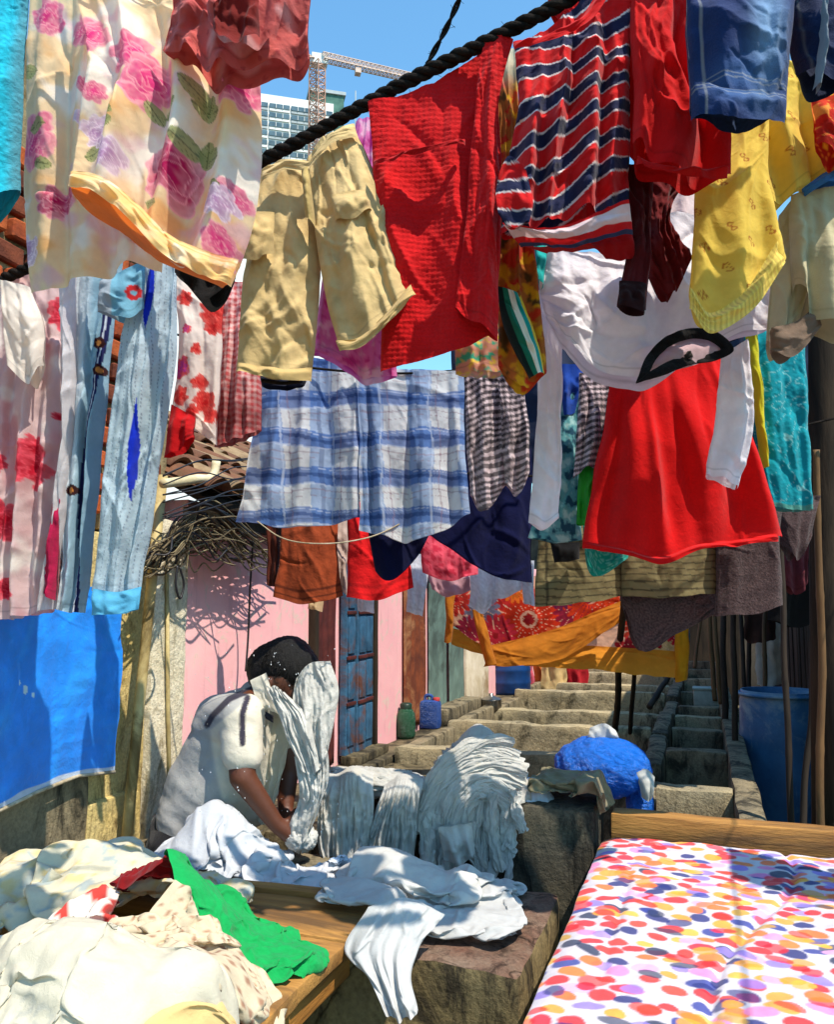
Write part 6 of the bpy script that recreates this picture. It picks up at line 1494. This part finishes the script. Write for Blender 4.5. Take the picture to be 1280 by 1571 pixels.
# ================================================================== VESSELS
M_DRUM = solid_mat("scuffed blue plastic drum", (62, 110, 152), (46, 88, 126), 5, 0.5, 0.35, 0.2, 30, dirt=(120, 142, 156))
def drum(label, c, r, h, mat, name="plastic_drum"):
    o = thing(name, c, label, "drum")
    pr = [(0.0, 0), (r * .92, 0), (r * .97, h * .03), (r, h * .08), (r * 1.0, h * .3), (r * 1.025, h * .34), (r * 1.0, h * .38), (r * 1.0, h * .66), (r * 1.025, h * .70), (r, h * .74), (r * .985, h * .92), (r * .95, h * .965), (r * .95, h * .99), (r * .9, h * .99), (r * .9, h * .9), (r * .93, h * .1), (0, h * .06)]
    lathe("shell", np.array(pr), c, mat, o, 48)
    th = np.linspace(0, 2 * np.pi, 60)
    p = np.stack([c[0] + r * .995 * np.cos(th), c[1] + r * .995 * np.sin(th), c[2] + h * .965 + 0 * th], -1)
    tube("rim", p, r * .045, mat, o, 10)
    return o
dc = at(1197, 1150, 5.4); drum("tall scuffed blue plastic drum standing beyond the right table", (dc[0] + .02, dc[1], 0.145), 0.255, 0.96, M_DRUM)
dc2 = at(782, 1068, 8.6); drum("squat dark blue drum under the flowered sheet", (dc2[0], dc2[1], 0.74), 0.215, 0.34, solid_mat("dark blue plastic", (18, 62, 120), (14, 46, 92), 5, .4, .4, .1, 30))
M_STEEL = solid_mat("dull steel", (150, 146, 140), (90, 84, 78), 10, 0.3, 0.5, 0.1, 60, metal=0.9)
pot = thing("steel_pot", at(754, 1092, 7.2), "round steel water pot with lid on the walkway", "pot")
pc = at(754, 1094, 7.2)
lathe("pot_body", [(0, 0), (.06, 0), (.085, .03), (.09, .07), (.086, .11), (.088, .118), (.08, .118)], pc, M_STEEL, pot, 32)
lathe("lid", [(.089, .119), (.07, .13), (.03, .142), (.02, .15), (.022, .165), (0, .168)], pc, M_STEEL, pot, 32)
def jerry(label, px, py, d, w, dp, h, mat, cap):
    c = at(px, py, d); o = thing("jerrycan", c, label, "jerrycan", None)
    rough_box("can_body", c[0] - w / 2, c[0] + w / 2, c[1] - dp / 2, c[1] + dp / 2, c[2], c[2] + h, mat, o, .06, .006, .035, int(px))
    tube("handle", resamp([(c[0] - w * .3, c[1], c[2] + h * .97), (c[0] - w * .25, c[1], c[2] + h * 1.12), (c[0] + w * .05, c[1], c[2] + h * 1.12), (c[0] + w * .1, c[1], c[2] + h * .97)], 20), .012, mat, o, 8)
    lathe("cap", [(0.024, h * .97), (.026, h * 1.08), (0, h * 1.09)], (c[0] + w * .3, c[1], c[2]), cap, o, 16)
M_CAP = solid_mat("red cap", (180, 60, 60), (150, 44, 44), 10)
jerry("blue plastic jerrycan with red cap by the grey shutter", 661, 1118, 6.2, .15, .12, .21, plastic_mat("blue can", (48, 92, 176), .4), M_CAP)
jar = thing("green_jar", at(623, 1132, 5.75), "dark green round glass jar beside the blue jerrycan", "jar")
jc = at(623, 1132, 5.75)
lathe("jar_body", [(0, 0), (.055, 0), (.064, .02), (.066, .12), (.06, .165), (.045, .19), (.035, .2)], jc, plastic_mat("green plastic", (36, 96, 66), .2), jar, 32)
lathe("jar_lid", [(.04, .195), (.042, .225), (.03, .235), (0, .236)], jc, solid_mat("dark lid", (36, 60, 46), (24, 40, 32), 10, .4), jar, 24)
cr = thing("plastic_crate", at(1085, 1085, 7.6), "pale grey plastic tub standing in the channel", "tub")
cc = at(1085, 1086, 7.6)
M_CRATE = solid_mat("pale plastic", (150, 160, 150), (116, 128, 118), 6, .5, .4, .1, 30)
rough_box("tub_wall", cc[0] - .11, cc[0] + .11, cc[1] - .09, cc[1] + .09, cc[2] - .02, cc[2] + .17, M_CRATE, cr, .08, .003, .015, 3)
rough_box("tub_rim", cc[0] - .118, cc[0] + .118, cc[1] - .098, cc[1] + .098, cc[2] + .165, cc[2] + .185, M_CRATE, cr, 0, .001, .008, 4)
# distant washing on the line at the alley's end
far_rg = np.random.RandomState(8)
farcols = [(196, 40, 50), (226, 196, 140), (206, 120, 60), (210, 90, 110), (60, 110, 120), (230, 224, 210), (90, 60, 50), (150, 170, 150)]
farl = ["crimson cloth hanging far behind the blue drum", "cream cloth hanging far behind the pens", "rust cloth hanging far behind the pens", "pink striped cloth hanging beside the squat drum", "dull teal cloth in the far shade", "white speckled cloth behind the bamboo props", "dark brown cloth behind the bamboo props", "sage cloth at the channel's end"]
for i, (px, w, y0, y1, d) in enumerate([(885, 36, 1000, 1050, 9.5), (850, 40, 1000, 1060, 9.2), (832, 26, 1000, 1055, 9.4), (808, 22, 1000, 1050, 9.0), (1046, 26, 930, 985, 11), (1180, 40, 975, 1050, 7.8), (1166, 50, 880, 980, 7.4), (1010, 30, 1000, 1040, 11)]):
    tag(cloth("hanging_cloth", [(px - w / 2, y0 - 40), (px + w / 2, y0 - 40)], [(px - w / 2, y1), (px, y1 + 5), (px + w / 2, y1 - 3)], d=d, col=plain(farcols[i], .3), folds=3, famp=.03, seed=400 + i, step=2.4), farl[i], "cloth", "far washing")
dk = [("dark hanging blanket beside the turquoise kurta", 1210, 1300, 430, 800, 3.6, (40, 34, 32)), ("black hanging coat behind the tweed skirt", 1180, 1262, 760, 950, 4.0, (22, 20, 20)), ("maroon striped cloth hanging near the dark post", 1200, 1240, 800, 900, 3.7, (96, 40, 48))]
for i, (lb, x0, x1, y0, y1, d, c) in enumerate(dk):
    tag(cloth("blanket" if i == 0 else "coat" if i == 1 else "cloth_strip", [(x0, y0), (x1, y0)], [(x0, y1), ((x0 + x1) / 2, y1 + 12), (x1, y1 - 6)], d=d, col=plain(c, .3), folds=4, famp=.02, seed=420 + i, mat=HEAVY), lb, ["blanket", "coat", "cloth"][i])

# ---------------------------------------------------------------- line and kurta added out of view, to shade the quilt
line("added line out of view above the quilt table, holding the shading kurta", [(0.95, -0.5, 2.75), (1.0, 1.0, 2.7), (1.05, 3.2, 2.8)])
for i, (lb, y0, y1, z1, c) in enumerate([("added green kurta out of view, casting shade on the quilt", 2.15, 2.45, 1.85, (70, 130, 90))]):
    n, m = 50, 50
    u_, v_ = np.meshgrid(np.linspace(0, 1, n), np.linspace(0, 1, m), indexing='ij')
    P = np.stack([1.0 + .03 * np.sin(u_ * 22 + i) * v_ + .012 * ridged(u_ * 5, v_ * 5, 3, i), y0 + (y1 - y0) * u_ + .02 * noise2(v_ * 3, u_ * 2, i), 2.7 + (z1 - 2.7 + .10 * np.sin(u_ * 5 + i * 2) + .05 * noise2(u_ * 6, v_, i)) * v_], -1)
    me = np_mesh("hanging_cloth", P.reshape(-1, 3), grid_quads(n, m), np.tile(lin(c), (n * m, 1)))
    tag(link_mesh("hanging_cloth", me, COT, None, (1.0, (y0 + y1) / 2, 2.7)), lb, "cloth")
# ================================================================== THE WASHERMAN
def capsule(p0, p1, r0, r1, n=20, m=6):
    p0 = np.asarray(p0, float); p1 = np.asarray(p1, float)
    d = p1 - p0; L = np.linalg.norm(d) + 1e-9; d = d / L
    a0 = np.linspace(-np.pi / 2, 0, m); a1 = np.linspace(0, np.pi / 2, m)
    pts = [p0 + d * (r0 * math.sin(a)) for a in a0] + [p1 + d * (r1 * math.sin(a)) for a in a1]
    rad = [max(r0 * math.cos(a), 1e-4) for a in a0] + [max(r1 * math.cos(a), 1e-4) for a in a1]
    e = np.cross(d, [0.3, 0.2, 0.9]); e /= np.linalg.norm(e); f = np.cross(d, e)
    th = np.linspace(0, 2 * np.pi, n, endpoint=False)
    V = np.array(pts)[:, None] + np.array(rad)[:, None, None] * (np.cos(th)[None, :, None] * e + np.sin(th)[None, :, None] * f)
    k = len(pts); i = np.arange(k * n).reshape(k, n); j = np.roll(i, -1, axis=1)
    Q = np.stack([i[:-1], j[:-1], j[1:], i[1:]], -1).reshape(-1, 4)
    V = V.reshape(-1, 3)
    F_ = Q.tolist() + [i[0][::-1].tolist(), i[-1].tolist()]
    return V, F_
def fuse(name, caps, voxel, smooth_it, mat, parent, colf=None, disp=None):
    V, Fc, off = [], [], 0
    for c in caps:
        v, f = capsule(*c); V.append(v); Fc += [[q + off for q in ff] for ff in f]; off += len(v)
    me = bpy.data.meshes.new(name); me.from_pydata(np.concatenate(V).tolist(), [], Fc)
    o = bpy.data.objects.new(name, me); COL.objects.link(o)
    rm = o.modifiers.new("r", 'REMESH'); rm.mode = 'VOXEL'; rm.voxel_size = voxel
    sm = o.modifiers.new("s", 'SMOOTH'); sm.iterations = smooth_it; sm.factor = 0.5
    dg = bpy.context.evaluated_depsgraph_get(); dg.update()
    me2 = bpy.data.meshes.new_from_object(o.evaluated_get(dg)); me2.name = name
    bpy.data.objects.remove(o); bpy.data.meshes.remove(me)
    n = len(me2.vertices); P = np.empty(n * 3); me2.vertices.foreach_get("co", P); P = P.reshape(-1, 3)
    if disp is not None:
        N = np.empty(n * 3); me2.vertices.foreach_get("normal", N); N = N.reshape(-1, 3)
        P = P + N * disp(P, N)[:, None]; me2.vertices.foreach_set("co", P.ravel())
    C = colf(P) if colf else np.full((n, 3), .5)
    at_ = me2.color_attributes.new("Col", 'FLOAT_COLOR', 'POINT')
    c4 = np.ones((n, 4), np.float32); c4[:, :3] = np.clip(C, 0, 1); at_.data.foreach_set("color", c4.ravel())
    me2.update()
    return link_mesh(name, me2, mat, parent)
A = lambda x, y, d: at(x, y, d)
pel = A(292, 1292, 3.02)
person = thing("person", (pel[0], pel[1], 0.0), "man in pale polo shirt bent over, wringing a grey cloth by the pink wall", "person")
chest = A(352, 1140, 2.98); neck = A(402, 1072, 2.96); head = A(438, 1040, 2.94); face = A(452, 1062, 2.92); chin = A(448, 1088, 2.93)
rs_ = A(372, 1100, 2.84); re_ = A(372, 1192, 2.76); rw = A(424, 1264, 2.78); rh = A(446, 1280, 2.80)
ls_ = A(424, 1090, 3.10); le_ = A(441, 1182, 3.10); lw = A(438, 1246, 3.02); lh = A(450, 1270, 2.96)
rk = pel + np.array([.16, -.06, -.42]); lk = pel + np.array([.14, .14, -.42])
rf = np.array([rk[0] - .10, rk[1], 0.06]); lf = np.array([lk[0] - .10, lk[1], 0.06])
fdir = np.array([.17, -.05, 0])
caps = [(pel, chest, .09, .095), (chest, neck, .09, .07), (neck, A(418, 1058, 2.95), .058, .055), (A(418, 1052, 2.95), head, .072, .088), (head, A(436, 1026, 2.95), .088, .086), (face, chin, .062, .036), (A(462, 1050, 2.90), A(470, 1064, 2.89), .016, .014),
        (A(412, 1046, 2.865), A(413, 1058, 2.865), .016, .012), (chest, rs_, .09, .062), (chest, ls_, .09, .062), (neck, rs_, .06, .06), (neck, ls_, .06, .06),
        (rs_, re_, .056, .043), (re_, rw, .043, .027), (rw, rh, .027, .030), (ls_, le_, .056, .043), (le_, lw, .043, .027), (lw, lh, .027, .03),
        (pel + [.02, -.09, 0], rk, .095, .062), (pel + [.02, .09, 0], lk, .095, .062), (rk, rf, .058, .038), (lk, lf, .058, .038), (rf, rf + fdir, .04, .03), (lf, lf + fdir, .04, .03)]
def fingers(h, side, base):
    out = []
    dirs = np.array([1, 0.15, -.55]); dirs = dirs / np.linalg.norm(dirs); across = np.array([.1, .25, .9]); across = across / np.linalg.norm(across)
    for q, (l, o_) in enumerate(((.052, 1.4), (.060, .5), (.057, -.4), (.046, -1.3))):
        a0 = h + across * o_ * .017; a1 = a0 + dirs * l * .55; a2 = a1 + np.array([.3, side * .8, -.5]) * l * .5; a3 = a2 + np.array([-.5, side * .6, -.4]) * l * .4
        out += [(a0, a1, .0105, .0095), (a1, a2, .0095, .0088), (a2, a3, .0088, .0078)]
    t0 = h + across * .028 - dirs * .02; t1 = t0 + np.array([.5, -side * .3, .6]) * .04; t2 = t1 + np.array([.8, side * .4, .1]) * .03
    return out + [(t0, t1, .0125, .011), (t1, t2, .011, .009)]
caps += fingers(rh, 1, rw) + fingers(lh, -1, lw)
def skin(P):
    n = fbm(P[:, 0] * 20, P[:, 2] * 20, 3, 2)
    C = lin((88, 48, 30)) * (1 + .15 * n)[:, None]
    near_chin = np.linalg.norm(P - chin, axis=1)
    C = over(C, sstep(.075, .04, near_chin) * .7, lin((34, 24, 20)))
    return C
SKIN = cloth_mat(0.0, 0.5, 0.2, 120, 0.45, 0.0, key="brown skin", wr=0)
fuse("body", caps, .007, 6, SKIN, person, skin)
# polo shirt
back_pts = [(pel, A(322, 1200, 3.02), .150, .150), (A(322, 1200, 3.02), A(362, 1120, 2.98), .150, .128), (A(362, 1120, 2.98), A(396, 1082, 2.96), .125, .085), (A(300, 1262, 2.98), A(352, 1190, 2.94), .14, .12),
            (A(340, 1110, 2.98), rs_, .10, .078), (A(370, 1100, 3.0), ls_, .10, .075), (rs_, rs_ + (re_ - rs_) * .62, .074, .066), (ls_, ls_ + (le_ - ls_) * .42, .072, .062), (neck + [0, 0, -.03], rs_ + [0, 0, .0], .06, .066), (neck + [0, 0, -.03], ls_, .06, .066),
            (A(392, 1115, 2.95), A(405, 1215, 2.97), .075, .05), (A(372, 1170, 2.97), A(385, 1235, 2.98), .1, .075), (A(300, 1262, 3.06), A(352, 1190, 3.06), .14, .12)]
def shirt_disp(P, N):
    s = P[:, 0] * .6 + P[:, 1] * .5; z = P[:, 2]
    w = .3 * noise2(s * 6, z * 6, 3)
    return 0.009 * (ridged(s * 7 + z * 5 + w, z * 3 - s * 2, 3, 4) - .4) + .01 * fbm(s * 6, z * 6, 3, 8)
def seg_dist(P, a, b):
    d = b - a; t = np.clip(((P - a) @ d) / (d @ d), 0, 1); return np.linalg.norm(P - a - t[:, None] * d, axis=1)
def shirt_col(P):
    C = lin((238, 230, 212)) * (1 + .05 * fbm(P[:, 0] * 20, P[:, 2] * 20, 3, 3))[:, None]
    mid = (A(362, 1180, 2.8) - CAM)
    # grey tone left of a line running down the shirt
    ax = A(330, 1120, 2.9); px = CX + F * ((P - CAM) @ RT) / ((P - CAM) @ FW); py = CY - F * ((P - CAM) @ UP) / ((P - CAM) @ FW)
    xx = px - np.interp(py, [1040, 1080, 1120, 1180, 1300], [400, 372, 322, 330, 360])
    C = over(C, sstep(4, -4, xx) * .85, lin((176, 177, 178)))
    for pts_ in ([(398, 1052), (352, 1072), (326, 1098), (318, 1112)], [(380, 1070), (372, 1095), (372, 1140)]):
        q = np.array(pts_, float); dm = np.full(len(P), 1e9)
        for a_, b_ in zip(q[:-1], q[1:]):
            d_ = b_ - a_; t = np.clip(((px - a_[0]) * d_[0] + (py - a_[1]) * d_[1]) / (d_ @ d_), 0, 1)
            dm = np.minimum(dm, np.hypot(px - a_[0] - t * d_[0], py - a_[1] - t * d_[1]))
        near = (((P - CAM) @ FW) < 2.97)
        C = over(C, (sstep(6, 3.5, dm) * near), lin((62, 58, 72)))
    return C
fuse("polo_shirt", back_pts, .0065, 8, COT, person, shirt_col, shirt_disp)
cloth("shirt_front", [(412, 1086), (432, 1092), (450, 1102)], [(388, 1252), (404, 1262), (425, 1218)], [(412, 1086), (402, 1160), (388, 1252)], [(450, 1102), (440, 1160), (425, 1218)], d=2.92, col=plain((226, 218, 196), .06), folds=4, famp=.012, crumple=.006, seed=503, parent=person, mat=COT, gap=.02)
collar = cloth("collar", [(384, 1044), (390, 1062), (394, 1084)], [(408, 1032), (418, 1062), (426, 1094)], d=2.85, col=plain((226, 220, 206), .05), folds=1, famp=.003, seed=501, parent=person, gap=.008)
cloth("collar_edge", [(392, 1082), (420, 1098)], [(396, 1092), (420, 1108)], d=2.845, col=plain((60, 56, 66), .1), folds=1, famp=.002, seed=502, parent=person, gap=.006)
# trousers, as dark cloth over hips and legs
fuse("trousers", [(pel + [0, 0, .03], pel + [.02, -.09, -.02], .145, .12), (pel + [0, 0, .03], pel + [.02, .09, -.02], .145, .12), (pel + [.02, -.09, 0], rk, .115, .085), (pel + [.02, .09, 0], lk, .115, .085), (rk, rf + [0, 0, .1], .082, .065), (lk, lf + [0, 0, .1], .082, .065)], .012, 4, HEAVY, person,
     lambda P: np.tile(lin((30, 30, 34)), (len(P), 1)), lambda P, N: .01 * (ridged(P[:, 0] * 6 + P[:, 2] * 5, P[:, 1] * 6, 3, 3) - .5))
# hair: cap with wet strands
HAIRM = cloth_mat(0.0, 0.45, 0.9, 220, 0.25, 0.0, key="wet black hair", wr=0)
hc = A(434, 1026, 2.95)
def hair_d(P, N):
    return .006 * ridged(P[:, 0] * 60 + P[:, 2] * 20, P[:, 1] * 60, 3, 3)
fuse("hair", [(A(418, 1026, 2.96), A(442, 1016, 2.94), .088, .09), (A(442, 1018, 2.94), A(456, 1024, 2.92), .085, .074), (A(410, 1034, 2.95), A(404, 1052, 2.96), .062, .05)], .007, 4, HAIRM, person, lambda P: np.tile(lin((12, 10, 9)), (len(P), 1)), hair_d)
hrg = np.random.RandomState(3); VV, QQ, off = [], [], 0
hcen = A(434, 1024, 2.945)
for i in range(420):
    d_ = hrg.randn(3); d_[2] = abs(d_[2]) * .9 + .05; d_ /= np.linalg.norm(d_)
    p0 = hcen + d_ * np.array([.092, .092, .085]); tg = np.cross(d_, [.3, -.8, .2]); tg /= np.linalg.norm(tg) + 1e-6
    tg = tg * (1 if hrg.rand() < .5 else -1) + np.array([0, 0, -.5])
    L_ = hrg.uniform(.015, .04)
    V, Q = tube_np(resamp([p0, p0 + d_ * .010 + tg * L_ * .5, p0 + d_ * .004 + tg * L_], 6), .0011, 3, False); VV.append(V); QQ.append(Q + off); off += len(V)
V = np.concatenate(VV)
hs = link_mesh("hair_strands", np_mesh("hair_strands", V, np.concatenate(QQ), np.tile(lin((16, 13, 12)), (len(V), 1))), HAIRM, person); hs["kind"] = "stuff"
# cloth in his hands, flung up before his face
wc = thing("wrung_cloth", A(462, 1280, 2.82), "grey white wet cloth twisted up from the washerman's hands to his face", "cloth")
def cw(k): return over(lin((196, 195, 190)) * (1 + .12 * fbm(k.X / 10, k.Y / 60, 3, 3))[..., None], sstep(.1, .35, fbm(k.X / 16, k.Y / 60, 3, 9)) * .4, lin((172, 170, 164)))
tw_ = lambda n, amp, sd: (lambda k: amp * (ridged(k.u * n + .9 * k.v + .4 * noise2(k.v * 4, k.u * 3, sd), k.v * 2, 3, sd) - .5))
cloth("upper_fold", [(456, 1040), (476, 1018), (508, 1014)], [(470, 1170), (490, 1178), (502, 1150)], [(456, 1040), (450, 1075), (470, 1170)], [(508, 1014), (518, 1060), (502, 1150)], d=(2.84, 2.84, 2.80, 2.80), col=cw, folds=4, famp=.016, seed=511, parent=wc, mat=WET, relief=tw_(7, .02, 3), gap=.04, step=1.8)
cloth("face_fold", [(410, 1062), (420, 1052), (436, 1062)], [(462, 1180), (480, 1186), (494, 1176)], [(410, 1062), (432, 1110), (462, 1180)], [(436, 1062), (470, 1096), (494, 1176)], d=(2.80, 2.80, 2.77, 2.77), col=cw, folds=3, famp=.012, seed=512, parent=wc, mat=WET, relief=tw_(6, .018, 5), gap=.03, step=1.8)
cloth("lower_twist", [(454, 1160), (478, 1162), (502, 1140)], [(440, 1276), (462, 1290), (486, 1250)], [(454, 1160), (458, 1220), (440, 1276)], [(502, 1140), (504, 1200), (486, 1250)], d=(2.775, 2.775, 2.79, 2.79), col=cw, folds=4, famp=.014, seed=513, parent=wc, mat=WET, relief=tw_(7, .022, 7), gap=.04, step=1.8)
blob("gathered_end", A(462, 1285, 2.80), (.055, .05, .045), WET, wc, cw, 15, .25, 60, 4, rid=.2)
# drops flung off the cloth
rg = np.random.RandomState(21); VV, QQ, off = [], [], 0
base = bpy.data.meshes.new("tmp"); bm = bmesh.new(); bmesh.ops.create_icosphere(bm, subdivisions=1, radius=1); bm.to_mesh(base); 
bv = np.array([v.co[:] for v in bm.verts]); bf = np.array([[v.index for v in f.verts] for f in bm.faces]); bm.free(); bpy.data.meshes.remove(base)
for i in range(110):
    if i < 12:
        u_ = rg.rand(); c = A(418 + 10 * math.sin(u_ * 5) + rg.randn() * 3, 998 + u_ * 66, 2.83 + rg.randn() * .01)
    else: c = A(rg.uniform(300, 520), rg.uniform(985, 1280), rg.uniform(2.6, 2.85))
    r = rg.uniform(.0007, .0019); VV.append(bv * [r, r, r * rg.uniform(1, 2.4)] + c); QQ.append(bf + off); off += len(bv)
M_WATER, nt, out = new_mat("water")
g = nd(nt, "ShaderNodeBsdfPrincipled"); g.inputs["Base Color"].default_value = (.95, .97, 1, 1); g.inputs["Roughness"].default_value = .05; g.inputs["Transmission Weight"].default_value = .4; g.inputs["IOR"].default_value = 1.33
nt.links.new(g.outputs[0], out.inputs[0])
wd = link_mesh("water_drops", np_mesh("water_drops", np.concatenate(VV), np.concatenate(QQ)), M_WATER, None, A(430, 1100, 2.8)); tag(wd, "water drops spraying off the wrung cloth and hair", "water", kind="stuff")
